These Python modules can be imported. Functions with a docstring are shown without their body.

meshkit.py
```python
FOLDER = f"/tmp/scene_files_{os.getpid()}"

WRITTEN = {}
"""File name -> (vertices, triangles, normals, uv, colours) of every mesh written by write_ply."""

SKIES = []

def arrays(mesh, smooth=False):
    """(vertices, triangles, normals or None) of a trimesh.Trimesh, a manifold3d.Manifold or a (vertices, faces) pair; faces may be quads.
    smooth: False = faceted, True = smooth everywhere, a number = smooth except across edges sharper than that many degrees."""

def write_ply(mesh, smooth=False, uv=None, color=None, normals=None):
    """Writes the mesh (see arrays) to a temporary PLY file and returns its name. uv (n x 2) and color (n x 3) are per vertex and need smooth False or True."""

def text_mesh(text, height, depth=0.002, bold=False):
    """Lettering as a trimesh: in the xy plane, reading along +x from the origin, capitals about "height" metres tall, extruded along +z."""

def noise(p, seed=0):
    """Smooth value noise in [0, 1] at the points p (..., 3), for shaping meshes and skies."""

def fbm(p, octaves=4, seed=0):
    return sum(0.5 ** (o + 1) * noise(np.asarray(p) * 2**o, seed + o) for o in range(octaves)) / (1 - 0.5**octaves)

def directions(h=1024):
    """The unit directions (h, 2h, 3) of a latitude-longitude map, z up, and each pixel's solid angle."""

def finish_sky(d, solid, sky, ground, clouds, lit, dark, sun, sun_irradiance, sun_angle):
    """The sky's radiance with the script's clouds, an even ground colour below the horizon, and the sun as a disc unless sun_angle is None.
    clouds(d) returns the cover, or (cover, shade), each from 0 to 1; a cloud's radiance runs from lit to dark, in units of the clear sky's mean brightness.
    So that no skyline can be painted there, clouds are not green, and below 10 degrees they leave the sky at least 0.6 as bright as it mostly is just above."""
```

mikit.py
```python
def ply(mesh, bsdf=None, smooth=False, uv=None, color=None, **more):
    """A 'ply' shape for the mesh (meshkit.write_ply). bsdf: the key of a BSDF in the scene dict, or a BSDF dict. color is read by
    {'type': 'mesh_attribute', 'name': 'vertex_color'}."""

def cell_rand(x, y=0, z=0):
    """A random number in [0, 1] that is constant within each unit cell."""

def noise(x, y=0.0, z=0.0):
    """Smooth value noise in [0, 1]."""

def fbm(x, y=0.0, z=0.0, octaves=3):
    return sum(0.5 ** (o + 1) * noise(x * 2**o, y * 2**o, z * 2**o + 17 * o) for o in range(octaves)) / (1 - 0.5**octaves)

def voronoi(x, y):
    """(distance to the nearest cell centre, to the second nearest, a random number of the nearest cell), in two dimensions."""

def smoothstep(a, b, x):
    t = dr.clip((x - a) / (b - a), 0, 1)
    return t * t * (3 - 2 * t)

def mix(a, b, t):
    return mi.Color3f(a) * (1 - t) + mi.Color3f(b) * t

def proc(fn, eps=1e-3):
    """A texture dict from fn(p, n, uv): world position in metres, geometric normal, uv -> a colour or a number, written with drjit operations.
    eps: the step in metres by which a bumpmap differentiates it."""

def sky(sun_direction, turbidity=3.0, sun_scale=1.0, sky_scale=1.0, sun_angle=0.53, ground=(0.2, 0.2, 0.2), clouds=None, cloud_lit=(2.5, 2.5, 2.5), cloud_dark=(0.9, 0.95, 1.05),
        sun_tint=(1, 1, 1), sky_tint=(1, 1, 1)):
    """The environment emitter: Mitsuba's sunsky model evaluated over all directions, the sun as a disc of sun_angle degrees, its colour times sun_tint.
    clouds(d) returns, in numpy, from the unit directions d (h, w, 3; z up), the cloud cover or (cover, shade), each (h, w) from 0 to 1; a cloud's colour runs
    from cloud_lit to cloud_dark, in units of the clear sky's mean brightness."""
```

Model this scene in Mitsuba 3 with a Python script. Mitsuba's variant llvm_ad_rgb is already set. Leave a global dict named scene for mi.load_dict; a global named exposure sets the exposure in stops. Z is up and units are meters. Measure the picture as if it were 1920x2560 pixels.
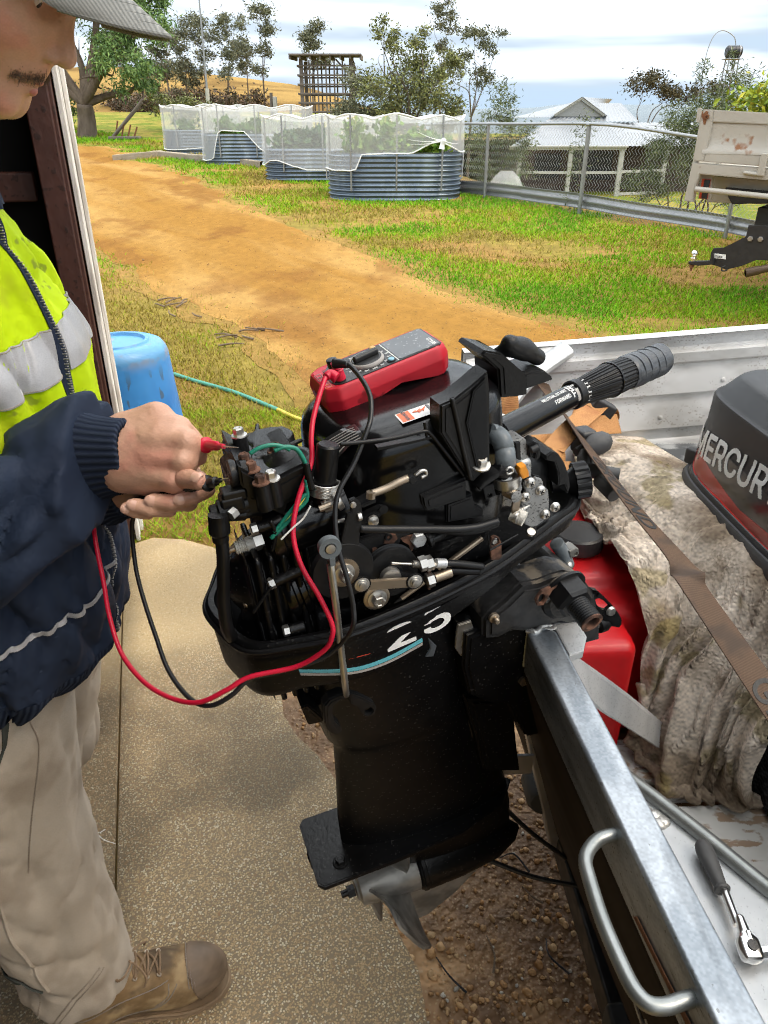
import math, random
import numpy as np, trimesh, manifold3d
import shapely, shapely.geometry as sg
import drjit as dr, mitsuba as mi
import mikit, meshkit
from mikit import proc, noise, fbm, voronoi, cell_rand, smoothstep, mix

scene, labels = {}, {}
PI = math.pi
T4 = mi.ScalarTransform4f

# ------------------------------------------------------------------ camera, sky, exposure
EYE = 1.55
PITCH = math.radians(28)
scene['type'] = 'scene'
scene['camera'] = {'type': 'perspective', 'fov_axis': 'x', 'fov': 54.85, 'near_clip': 0.02, 'far_clip': 9000.0,
                   'to_world': T4().look_at(origin=[0, 0, EYE], target=[0, math.cos(PITCH), EYE - math.sin(PITCH)], up=[0, 0, 1]),
                   'film': {'type': 'hdrfilm', 'width': 768, 'height': 1024}}

def cloud_cover(d):
    el = np.degrees(np.arcsin(np.clip(d[..., 2], -1, 1)))
    az = np.degrees(np.arctan2(d[..., 0], d[..., 1]))
    w = meshkit.fbm(np.stack([az / 16, el / 6, az * 0 + 3.1], -1), 3, 5) - .5
    p = np.stack([np.sin(np.radians(az)) * 3.4 + .25 * w, np.cos(np.radians(az)) * 3.4, (el + 2.2 * w) * .62 + az * .012], -1)
    streak = meshkit.fbm(p * np.array([1, 1, 1.0]), 5, 11)
    big = meshkit.fbm(p * np.array([.45, .45, .45]) + 7, 3, 23)
    s = np.clip((.55 * streak + .45 * big - .40) / .2, 0, 1)
    s = s * s * (3 - 2 * s)
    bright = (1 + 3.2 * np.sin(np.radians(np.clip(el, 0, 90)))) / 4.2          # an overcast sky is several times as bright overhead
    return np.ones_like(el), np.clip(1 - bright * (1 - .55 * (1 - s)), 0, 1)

SUN = (0.55, -0.22, 0.80)
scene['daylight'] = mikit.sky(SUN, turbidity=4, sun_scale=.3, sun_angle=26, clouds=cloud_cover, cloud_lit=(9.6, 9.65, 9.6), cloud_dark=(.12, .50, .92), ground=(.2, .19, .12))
exposure = 2.0

# ------------------------------------------------------------------ helpers: materials
def rgb(c):
    return {'type': 'rgb', 'value': list(map(float, c))}

def tex(c):
    return proc(c) if callable(c) else rgb(c) if isinstance(c, (tuple, list)) else c

def mat(name, color, rough=.5, metal=0.0, spec=.5, bump=None, height=.001, eps=1e-3, coat=0.0, sheen=0.0):
    b = {'type': 'principled', 'base_color': tex(color), 'roughness': proc(rough) if callable(rough) else float(rough), 'metallic': float(metal), 'specular': float(spec)}
    if coat:
        b['clearcoat'] = float(coat); b['clearcoat_gloss'] = .9
    if sheen:
        b['sheen'] = float(sheen)
    if bump is not None:
        b = {'type': 'bumpmap', 'arbitrary': proc(bump, eps), 'scale': float(height), 'nested': b}
    scene[name] = {'type': 'twosided', 'nested': b}
    return name

VC = {'type': 'mesh_attribute', 'name': 'vertex_color'}

# ------------------------------------------------------------------ helpers: shapes into the scene
def numbered(key):
    if key not in USED:
        USED.add(key); return key
    n = 1
    while '%s_%03d' % (key, n) in USED:
        n += 1
    key = '%s_%03d' % (key, n); USED.add(key)
    return key
USED = set()

def thing(name, label, cat, group=None):
    k = numbered(name)
    labels[k] = {'label': label, 'category': cat}
    if group: labels[k]['group'] = group
    return k

def add(name, mesh, m, parent=None, smooth=30, label=None, cat=None, group=None, kind=None, **more):
    k = numbered(parent + '__' + name if parent else name)
    scene[k] = mikit.ply(mesh, m, smooth, **more)
    d = {}
    if label: d['label'] = label
    if cat: d['category'] = cat
    if group: d['group'] = group
    if kind: d['kind'] = kind
    if d: labels[k] = d
    return k

def copy_shape(src, key, to_world, **info):
    """One more entry that reuses the mesh of src."""
    k = numbered(key)
    scene[k] = {**scene[src], 'to_world': to_world}
    if info: labels[k] = info
    return k

# ------------------------------------------------------------------ helpers: meshes
def cat_(ms):
    ms = [m for m in ms if m is not None and len(m.faces)]
    return trimesh.util.concatenate(ms) if len(ms) > 1 else ms[0]

def M4(R=None, t=(0, 0, 0)):
    m = np.eye(4)
    if R is not None: m[:3, :3] = R
    m[:3, 3] = t
    return m

def frame(z, x=None):
    z = np.asarray(z, float); z = z / np.linalg.norm(z)
    x = np.asarray(x if x is not None else ([1, 0, 0] if abs(z[0]) < .9 else [0, 1, 0]), float)
    x = x - z * (x @ z); x /= np.linalg.norm(x)
    return np.stack([x, np.cross(z, x), z], 1)

def rot(axis, deg):
    return trimesh.transformations.rotation_matrix(math.radians(deg), axis)[:3, :3]

def from_manifold(m):
    q = m.to_mesh()
    return trimesh.Trimesh(np.array(q.vert_properties[:, :3]), np.array(q.tri_verts), process=False)

def hull(P):
    return trimesh.convex.convex_hull(np.asarray(P, float))

def rbox(size, r=.004, c=(0, 0, 0), R=None, seg=3):
    """A box with rounded edges."""
    h = np.maximum(np.asarray(size, float) / 2 - r, 1e-5)
    s = trimesh.creation.icosphere(subdivisions=1 if seg < 3 else 2, radius=r).vertices
    P = np.concatenate([s + h * np.array([i, j, k]) for i in (-1, 1) for j in (-1, 1) for k in (-1, 1)])
    m = hull(P)
    m.apply_transform(M4(R, c))
    return m

def cyl(a, b, r, r2=None, n=24, bevel=0.0):
    """A (tapered) round bar from a to b, with bevelled ends."""
    a, b = np.asarray(a, float), np.asarray(b, float)
    r2 = r if r2 is None else r2
    L = np.linalg.norm(b - a)
    prof = [(0, 0), (r - bevel, 0), (r, bevel), (r2, L - bevel), (r2 - bevel, L), (0, L)] if bevel else [(0, 0), (r, 0), (r2, L), (0, L)]
    m = trimesh.creation.revolve(np.array(prof), sections=n)
    m.apply_transform(M4(frame(b - a), a))
    return m

def lathe(prof, a, d, n=32):
    """prof: (radius, distance) pairs turned round the axis from a along d."""
    m = trimesh.creation.revolve(np.array(prof, float), sections=n)
    m.apply_transform(M4(frame(d), a))
    return m

def spline(P, n=12, closed=False):
    P = np.asarray(P, float)
    if len(P) < 3:
        return P[0] + (P[-1] - P[0]) * np.linspace(0, 1, n + 1)[:, None]
    Q = np.vstack([P[-1:], P, P[:2]]) if closed else np.vstack([2 * P[0] - P[1], P, 2 * P[-1] - P[-2]])
    t = np.linspace(0, 1, n, endpoint=False)[:, None]
    out = []
    for i in range(len(Q) - 3):
        a, b, c, d = Q[i:i + 4]
        out.append(.5 * (2 * b + (c - a) * t + (2 * a - 5 * b + 4 * c - d) * t ** 2 + (3 * b - a - 3 * c + d) * t ** 3))
    if not closed: out.append(P[-1:])
    return np.vstack(out)

def tube(P, r, n=10, caps=True, flat=None, up=None):
    """A tube along P; r a number or one per point; flat: squash of the second axis; up: holds the section's first axis near it."""
    P = np.asarray(P, float)
    r = np.broadcast_to(np.asarray(r, float), (len(P),))
    t = np.gradient(P, axis=0)
    t /= np.maximum(np.linalg.norm(t, axis=1, keepdims=True), 1e-12)
    x = frame(t[0], up)[:, 0]
    ang = np.arange(n) / n * 2 * PI
    V = []
    for i in range(len(P)):
        if up is not None: x = np.asarray(up, float)
        x = x - t[i] * (x @ t[i]); x /= max(np.linalg.norm(x), 1e-9)
        y = np.cross(t[i], x) * (flat if flat else 1)
        V.append(P[i] + r[i] * (np.cos(ang)[:, None] * x + np.sin(ang)[:, None] * y))
    V = np.vstack(V)
    k = np.arange(len(P) - 1)[:, None] * n
    j = np.arange(n)[None]
    a, b = k + j, k + (j + 1) % n
    F = np.stack([a, b, b + n, a, b + n, a + n], -1).reshape(-1, 3)
    if caps:
        V = np.vstack([V, P[:1], P[-1:]])
        e = len(P) * n
        q = np.arange(n)
        F = np.vstack([F, np.stack([(q + 1) % n, q, np.full(n, e)], 1), np.stack([e - n + q, e - n + (q + 1) % n, np.full(n, e + 1)], 1)])
    return trimesh.Trimesh(V, F, process=False)

def grid(P, close_u=False, close_v=False):
    """A mesh from an (m, n, 3) array of points."""
    m, n = P.shape[:2]
    I = np.arange(m * n).reshape(m, n)
    if close_u: I = np.vstack([I, I[:1]])
    if close_v: I = np.hstack([I, I[:, :1]])
    a, b, c, d = I[:-1, :-1], I[1:, :-1], I[1:, 1:], I[:-1, 1:]
    F = np.concatenate([np.stack([a, b, c], -1).reshape(-1, 3), np.stack([a, c, d], -1).reshape(-1, 3)])
    return trimesh.Trimesh(P.reshape(-1, 3), F, process=False)

def sheet(P, th):
    """An (m, n, 3) surface thickened along its normals."""
    m = grid(P)
    nrm = meshkit.arrays(m, True)[2].reshape(P.shape)
    A, B = P + nrm * th / 2, P - nrm * th / 2
    edge = lambda X: np.concatenate([X[0, :-1], X[:-1, -1], X[-1, :0:-1], X[:0:-1, 0]])
    side = grid(np.stack([edge(A), edge(B)], 0), close_v=True)
    g2 = grid(B); g2.invert(); side.invert()
    return cat_([grid(A), g2, side])

def poly_prism(pts, h, bevel=0.0, holes=()):
    """The outline pts extruded from z = 0 to h, its top and bottom edges chamfered."""
    pg = sg.Polygon(pts, holes)
    if not pg.is_valid: pg = pg.buffer(0)
    if bevel <= 0:
        return trimesh.creation.extrude_polygon(pg, h, engine='earcut')
    cs = manifold3d.CrossSection([np.array(pg.exterior.coords)[:-1]] + [np.array(i.coords)[:-1] for i in pg.interiors], manifold3d.FillRule.EvenOdd)
    ins = cs.offset(-bevel, manifold3d.JoinType.Round, circular_segments=16)
    mid = manifold3d.Manifold.extrude(cs, h - 2 * bevel).translate([0, 0, bevel])
    ms = [mid]
    for k in range(1, 3):
        q = bevel * (1 - math.cos(k * PI / 4)); w = bevel * math.sin(k * PI / 4)
        sec = cs.offset(-q, manifold3d.JoinType.Round, circular_segments=16)
        ms.append(manifold3d.Manifold.extrude(sec, h - 2 * (bevel - w)).translate([0, 0, bevel - w]))
    out = from_manifold(manifold3d.Manifold.batch_boolean(ms, manifold3d.OpType.Add))
    return out if len(out.faces) and ins.area() > .2 * cs.area() else poly_prism(pts, h, bevel * .4 if bevel > 2e-4 else 0, holes)

def displace(mesh, amp, freq, seed=0, oct_=3):
    v, f, n = meshkit.arrays(mesh, True)
    d = (meshkit.fbm(v * freq, oct_, seed) - .5) * 2 * amp
    return trimesh.Trimesh(v + n * d[:, None], f, process=False)

def bolt(a, d, r, h=None, washer=True):
    """A hexagon-headed bolt with its flange, seated at a and pointing along d."""
    h = h or r * .9
    d = np.asarray(d, float) / np.linalg.norm(d)
    ms = []
    a = np.asarray(a, float)
    if washer: ms.append(lathe([(0, 0), (r * 1.55, 0), (r * 1.5, r * .22), (r * 1.1, r * .3), (0, r * .3)], a, d, 20))
    ms.append(lathe([(0, 0), (r, 0), (r, h * .85), (r * .84, h), (r * .55, h), (r * .45, h * .9), (0, h * .9)], a + d * r * .25, d, 6))
    return cat_(ms)

# ------------------------------------------------------------------ helpers: smooth solids from distance functions
def sdf_mesh(fn, lo, hi, h):
    """The surface fn = 0 as quads split in triangles (surface nets); fn takes (n, 3) points."""
    lo = np.asarray(lo, float)
    n = np.ceil((np.asarray(hi, float) - lo) / h).astype(int) + 1
    n = (n + 3) // 4 * 4 + 1
    ax = [lo[k] + h * np.arange(n[k]) for k in range(3)]
    cn = (n - 1) // 4 + 1
    cax = [ax[k][::4] for k in range(3)]
    cp = np.stack(np.meshgrid(*cax, indexing='ij'), -1).reshape(-1, 3)
    cv = fn(cp).reshape(cn)
    near = np.abs(cv) < 4 * h * 2.1
    blk = np.zeros(cn - 1, bool)
    for i, j, k in np.ndindex(2, 2, 2):
        blk |= near[i:cn[0] - 1 + i, j:cn[1] - 1 + j, k:cn[2] - 1 + k]
    need = np.zeros(n, bool)
    up = np.repeat(np.repeat(np.repeat(blk, 4, 0), 4, 1), 4, 2)
    for i, j, k in np.ndindex(2, 2, 2):
        need[i:n[0] - 1 + i, j:n[1] - 1 + j, k:n[2] - 1 + k] |= up
    val = np.repeat(np.repeat(np.repeat(cv, 4, 0), 4, 1), 4, 2)[2:2 + n[0], 2:2 + n[1], 2:2 + n[2]].copy()
    idx = np.argwhere(need)
    out = np.empty(len(idx))
    for s in range(0, len(idx), 400000):
        out[s:s + 400000] = fn(lo + h * idx[s:s + 400000])
    val[need] = out
    c = [val[i:n[0] - 1 + i, j:n[1] - 1 + j, k:n[2] - 1 + k] for i in (0, 1) for j in (0, 1) for k in (0, 1)]
    ins = [q < 0 for q in c]
    cnt = sum(q.astype(int) for q in ins)
    act = (cnt > 0) & (cnt < 8)
    I = np.argwhere(act)
    cc = np.stack([q[act] for q in c], 1)
    off = np.array([(i, j, k) for i in (0, 1) for j in (0, 1) for k in (0, 1)], float)
    acc = np.zeros((len(I), 3)); w = np.zeros(len(I))
    for a in range(8):
        for b in range(a + 1, 8):
            if np.abs(off[a] - off[b]).sum() != 1: continue
            cr = (cc[:, a] < 0) != (cc[:, b] < 0)
            t = np.where(cr, cc[:, a] / np.where(cr, cc[:, a] - cc[:, b], 1), 0)
            acc += np.where(cr[:, None], off[a] + (off[b] - off[a]) * t[:, None], 0); w += cr
    V = lo + h * (I + acc / w[:, None])
    num = np.full(act.shape, -1); num[act] = np.arange(len(I))
    F = []
    for ax_ in range(3):
        a1, a2 = (ax_ + 1) % 3, (ax_ + 2) % 3
        sl = [slice(1, n[k] - 1) for k in range(3)]; sl[ax_] = slice(0, n[ax_] - 1)
        s2 = list(sl); s2[ax_] = slice(1, n[ax_])
        s0, s1 = val[tuple(sl)] < 0, val[tuple(s2)] < 0
        E = np.argwhere(s0 != s1)
        if not len(E): continue
        flip = s0[tuple(E.T)]
        E = E + np.array([0 if k == ax_ else 1 for k in range(3)])
        d1 = np.eye(3, dtype=int)[a1]; d2 = np.eye(3, dtype=int)[a2]
        q = np.stack([num[tuple((E - d1 - d2).T)], num[tuple((E - d2).T)], num[tuple(E.T)], num[tuple((E - d1).T)]], 1)
        q = np.where(flip[:, None], q, q[:, ::-1])
        F += [q[:, [0, 1, 2]], q[:, [0, 2, 3]]]
    F = np.vstack(F)
    F = F[(F >= 0).all(1)]
    return trimesh.Trimesh(V, F, process=False)

def s_cap(p, a, b, ra, rb=None):
    rb = ra if rb is None else rb
    a, b = np.asarray(a, float), np.asarray(b, float)
    d = b - a
    t = np.clip((p - a) @ d / max(d @ d, 1e-12), 0, 1)
    return np.linalg.norm(p - a - t[:, None] * d, axis=1) - (ra + (rb - ra) * t)

def s_ell(p, c, r, R=None):
    q = p - np.asarray(c, float)
    if R is not None: q = q @ R
    r = np.asarray(r, float)
    k0 = np.linalg.norm(q / r, axis=1); k1 = np.linalg.norm(q / (r * r), axis=1)
    return k0 * (k0 - 1) / np.maximum(k1, 1e-9)

def s_box(p, c, half, r=0.0, R=None):
    q = p - np.asarray(c, float)
    if R is not None: q = q @ R
    q = np.abs(q) - (np.asarray(half, float) - r)
    return np.linalg.norm(np.maximum(q, 0), axis=1) + np.minimum(q.max(1), 0) - r

def smin(a, b, k):
    h = np.clip(.5 + .5 * (b - a) / k, 0, 1)
    return b + (a - b) * h - k * h * (1 - h)

def smax(a, b, k):
    return -smin(-a, -b, k)

def terrain(x, y):
    x = np.asarray(x, float); y = np.asarray(y, float)
    t = np.maximum(y - 7, 0); z = .05 * (np.sqrt(t * t + 1) - 1)
    s = (x - 4.76) * .793 + (y - 10.25) * .61      # metres beyond the wire fence
    k = np.clip((s - .6) / 6, 0, 1) * np.clip((x - .5) / 3.5, 0, 1)
    return z - k * k * (3 - 2 * k) * (2.4 + .05 * np.maximum(y - 10, 0))

def on_ground(P, dz=0.0):
    P = np.asarray(P, float)
    return np.column_stack([P[:, 0], P[:, 1], terrain(P[:, 0], P[:, 1]) + dz])

def ground_patch(poly, step, dz):
    """The part of the terrain inside a polygon as a sheet dz above it."""
    pg = poly if hasattr(poly, 'exterior') else sg.Polygon(poly).buffer(0)
    x0, y0, x1, y1 = pg.bounds
    X, Y = np.meshgrid(np.arange(x0, x1, step), np.arange(y0, y1, step))
    pin = np.column_stack([X.ravel(), Y.ravel()])
    inner = pg.buffer(-step * .4)
    pin = pin[shapely.contains_xy(inner, pin[:, 0], pin[:, 1])]
    bd = []
    for g in getattr(pg, 'geoms', [pg]):
        for q in [g.exterior] + list(g.interiors):
            bd += [q.interpolate(t).coords[0] for t in np.arange(0, q.length, step * .6)]
    P = np.vstack([pin, np.array(bd)])
    from scipy.spatial import Delaunay
    tri = Delaunay(P).simplices
    cen = P[tri].mean(1)
    tri = tri[shapely.contains_xy(pg, cen[:, 0], cen[:, 1])]
    a, b, c = P[tri[:, 0]], P[tri[:, 1]], P[tri[:, 2]]
    cr = (b[:, 0] - a[:, 0]) * (c[:, 1] - a[:, 1]) - (b[:, 1] - a[:, 1]) * (c[:, 0] - a[:, 0])
    tri[cr < 0] = tri[cr < 0][:, ::-1]
    return trimesh.Trimesh(on_ground(P, dz), tri, process=False)

# ------------------------------------------------------------------ materials of the setting
def soil_color(p, n, uv):
    a = fbm(p.x * 1.3, p.y * 1.3, 0, 4)
    b = fbm(p.x * 9 + 5, p.y * 9, 0, 3)
    g = mix(mix((.19, .145, .03), (.23, .135, .04), smoothstep(.35, .65, a)), mix((.10, .125, .013), (.19, .16, .03), smoothstep(.35, .65, a)), smoothstep(14, 30, p.y))
    return g * (.65 + .7 * b)
mat('m_soil', soil_color, .95, spec=.2)

def sand_color(p, n, uv):
    ac, al = p.x * .83 + p.y * .55, p.y * .83 - p.x * .55
    a = fbm(ac * 1.6 + .5 * noise(al * .5, 7, 1), al * .28, 0, 4)
    b = fbm(p.x * 14, p.y * 9, 2, 4)
    c = noise(p.x * 90, p.y * 90, 1)
    g = mix((.27, .14, .030), (.36, .215, .068), smoothstep(.3, .7, a))
    g = mix(g, (.17, .073, .018), .55 * smoothstep(.52, .72, fbm(p.x * 1.9 + 9, p.y * 1.1, 5, 4)))
    return g * (.72 + .35 * b + .2 * c)
mat('m_sand', sand_color, .95, spec=.15, bump=lambda p, n, uv: .6 * fbm(p.x * 18, p.y * 14, 0, 4) + .4 * noise(p.x * 120, p.y * 120, 0), height=.02, eps=4e-3)

def aggregate(p, n, uv):
    d1, d2, r = voronoi(p.x * 215, p.y * 215)
    e1, e2, q = voronoi(p.x * 130 + 40, p.y * 130)
    big = fbm(p.x * 2.2, p.y * 2.2, 0, 4)
    dry = smoothstep(1.35, 1.9, p.y + .9 * (fbm(p.x * 2 + 3, p.y * 2, 1, 3) - .5) + .25 * p.x)
    paste = mix((.24, .185, .12), (.50, .39, .235), dry)
    stone = mix(mix((.34, .20, .09), (.60, .48, .31), r), (.72, .67, .56), smoothstep(.82, .9, r))
    stone = mix(stone, mix((.5, .38, .2), (.62, .52, .36), r), .7 * dry)
    g = mix(paste, stone, (1 - smoothstep(.34, .46, d1)) * smoothstep(.25, .5, r + .15))
    g = mix(g, stone * .85, (1 - smoothstep(.3, .42, e1)) * smoothstep(.62, .7, q))
    stain = smoothstep(.5, .75, fbm(p.x * 3.4 + 11, p.y * 3.4, 3, 4))
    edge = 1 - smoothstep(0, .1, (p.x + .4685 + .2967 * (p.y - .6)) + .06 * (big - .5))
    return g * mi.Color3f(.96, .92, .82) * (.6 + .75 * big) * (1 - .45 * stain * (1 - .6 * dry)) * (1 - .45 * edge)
def aggregate_bump(p, n, uv):
    d1, d2, r = voronoi(p.x * 215, p.y * 215)
    return (1 - smoothstep(.1, .5, d1)) * r + 1.4 * fbm(p.x * 12, p.y * 12, 0, 3)
mat('m_aggregate', aggregate, .62, spec=.4, bump=aggregate_bump, height=.0022, eps=1.2e-3)

def dirt_color(p, n, uv):
    a = fbm(p.x * 5, p.y * 5, 0, 4)
    b = fbm(p.x * 40, p.y * 40, 2, 3)
    g = mix((.19, .105, .05), (.48, .285, .135), smoothstep(.36, .66, a))
    d1, d2, r = voronoi(p.x * 130, p.y * 130)
    g = mix(g, mix((.3, .16, .06), (.45, .33, .2), r), .55 * (1 - smoothstep(.2, .4, d1)) * smoothstep(.45, .6, r))
    return g * (.6 + .8 * b)
mat('m_dirt', dirt_color, .6, spec=.4, bump=lambda p, n, uv: fbm(p.x * 22, p.y * 22, 0, 4) + .3 * noise(p.x * 150, p.y * 150, 0), height=.016, eps=2e-3)

mat('m_grass', VC, .7, spec=.2)
scene['m_leaf'] = {'type': 'twosided', 'nested': {'type': 'principled', 'base_color': VC, 'roughness': .55, 'specular': .35}}
mat('m_pebble', VC, .6, spec=.4)
mat('m_bark', lambda p, n, uv: mix((.07, .052, .04), (.22, .175, .135), fbm(p.x * 9, p.y * 9, p.z * 2.2, 4)), .95, spec=.1, bump=lambda p, n, uv: fbm(p.x * 14, p.y * 14, p.z * 3, 3), height=.06, eps=.01)
mat('m_twig', (.16, .115, .075), .9)
mat('m_dry_hill', lambda p, n, uv: mix((.24, .155, .052), (.13, .08, .027), smoothstep(.4, .66, fbm(p.x * .16, p.y * .09, p.z * .5, 5))), .95, spec=.05)
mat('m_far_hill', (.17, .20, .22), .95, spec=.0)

def corrugated(p, n, uv):
    st = smoothstep(.45, .75, fbm(p.x * 4, p.y * 4, p.z * 1.3, 4))
    return mix((.15, .19, .24), (.26, .31, .36), st)
mat('m_bed_steel', corrugated, .38, metal=.75, spec=.5)
def galv(p, n, uv):
    a = fbm(p.x * 22, p.y * 22, p.z * 22, 3)
    return mix((.27, .28, .29), (.42, .43, .44), a)
mat('m_galv', galv, .42, metal=.8)
mat('m_wire', (.36, .37, .37), .5, metal=.6)
scene['m_net'] = {'type': 'mask', 'opacity': .27, 'nested': {'type': 'twosided', 'nested': {'type': 'diffuse', 'reflectance': rgb((.9, .92, .93))}}}
mat('m_net_hem', (.78, .8, .8), .9)
mat('m_roof_steel', (.30, .32, .34), .35, metal=.25)
mat('m_white_timber', (.42, .41, .37), .6)
mat('m_brick', lambda p, n, uv: mix((.17, .075, .042), (.27, .13, .08), noise(p.x * 4, p.y * 4, p.z * 11)), .9)
mat('m_dark_room', (.03, .03, .032), .6)
mat('m_house_wall', lambda p, n, uv: mix((.05, .03, .022), (.10, .075, .055), noise(p.x * 2, p.y * 2, p.z * 5)), .9)
mat('m_old_timber', lambda p, n, uv: mix((.10, .085, .075), (.2, .17, .145), fbm(p.x * 6, p.y * 6, p.z * 1.5, 3)), .9)
mat('m_tank_black', (.018, .019, .02), .35)
mat('m_concrete_old', lambda p, n, uv: mix((.2, .16, .11), (.34, .30, .24), fbm(p.x * 6, p.y * 6, p.z * 6, 4)), .95)
def ute_paint(p, n, uv):
    r = smoothstep(.68, .76, fbm(p.x * 7, p.y * 7, p.z * 5, 4))
    return mix(mix((.35, .325, .28), (.43, .41, .36), fbm(p.x * 3, p.y * 3, p.z * 3, 3)), (.22, .09, .03), r)
mat('m_ute_cream', ute_paint, .4, spec=.5)
mat('m_black_steel', lambda p, n, uv: mix((.012, .012, .013), (.05, .04, .035), smoothstep(.5, .8, fbm(p.x * 25, p.y * 25, p.z * 25, 3))), .45)
mat('m_rust', lambda p, n, uv: mix((.12, .045, .02), (.24, .11, .05), fbm(p.x * 40, p.y * 40, p.z * 40, 3)), .9)
mat('m_chrome', (.75, .75, .74), .18, metal=1.0)
mat('m_orange', (.75, .27, .02), .5)
mat('m_red_lamp', (.55, .06, .02), .25, coat=.6)
mat('m_flower_red', (.5, .03, .05), .6)


def verge_color(p, n, uv):
    a = fbm(p.x * 4, p.y * 3, 0, 4)
    return mix((.20, .13, .03), (.27, .165, .05), a) * (.7 + .5 * fbm(p.x * 26, p.y * 26, 0, 3))
mat('m_verge', verge_color, .95, spec=.15)
# ------------------------------------------------------------------ ground, driveway, apron
rng = np.random.default_rng(7)
xs = np.unique(np.concatenate([np.linspace(-1500, -60, 30), np.linspace(-60, -12, 40), np.linspace(-12, 12, 97), np.linspace(12, 60, 40), np.linspace(60, 1500, 30)]))
ys = np.unique(np.concatenate([np.linspace(-60, -2, 20), np.linspace(-2, 20, 90), np.linspace(20, 60, 60), np.linspace(60, 3000, 60)]))
GX, GY = np.meshgrid(xs, ys, indexing='ij')
GZ = terrain(GX, np.minimum(GY, 45)) - np.maximum(GY - 60, 0) * .012 - .004
add('ground', grid(np.stack([GX, GY, GZ], -1)), 'm_soil', smooth=True, kind='structure', label='grassy earth that runs out to the horizon')

drive_right = [(1.872,5.814,-0.001),(1.297,6.503,-0.001),(0.777,7.433,0.004),(0.351,8.213,0.028),(-0.163,9.196,0.07),(-0.788,10.262,0.12),(-1.573,11.683,0.189),(-2.407,13.399,0.273),(-3.422,15.709,0.388),(-4.383,17.484,0.476),(-5.41,19.08,0.556),(-6.077,19.886,0.596),(-6.727,20.983,0.65),(-6.586,22.068,0.705),(-7.513,23.56,0.779),(-8.126,24.146,0.809)]
drive_left = [(-10.269,26.635,0.933),(-8.26,21.215,0.662),(-6.267,15.842,0.395),(-4.275,10.813,0.147),(-3.79,9.961,0.106),(-3.064,8.947,0.059),(-2.515,8.127,0.025),(-2.002,7.239,0.001),(-1.663,6.712,-0.001),(-1.298,6.306,-0.001),(-0.988,5.814,-0.001),(-0.713,5.34,-0.001),(-0.537,4.916,-0.001),(-0.406,4.441,-0.001)]
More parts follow.
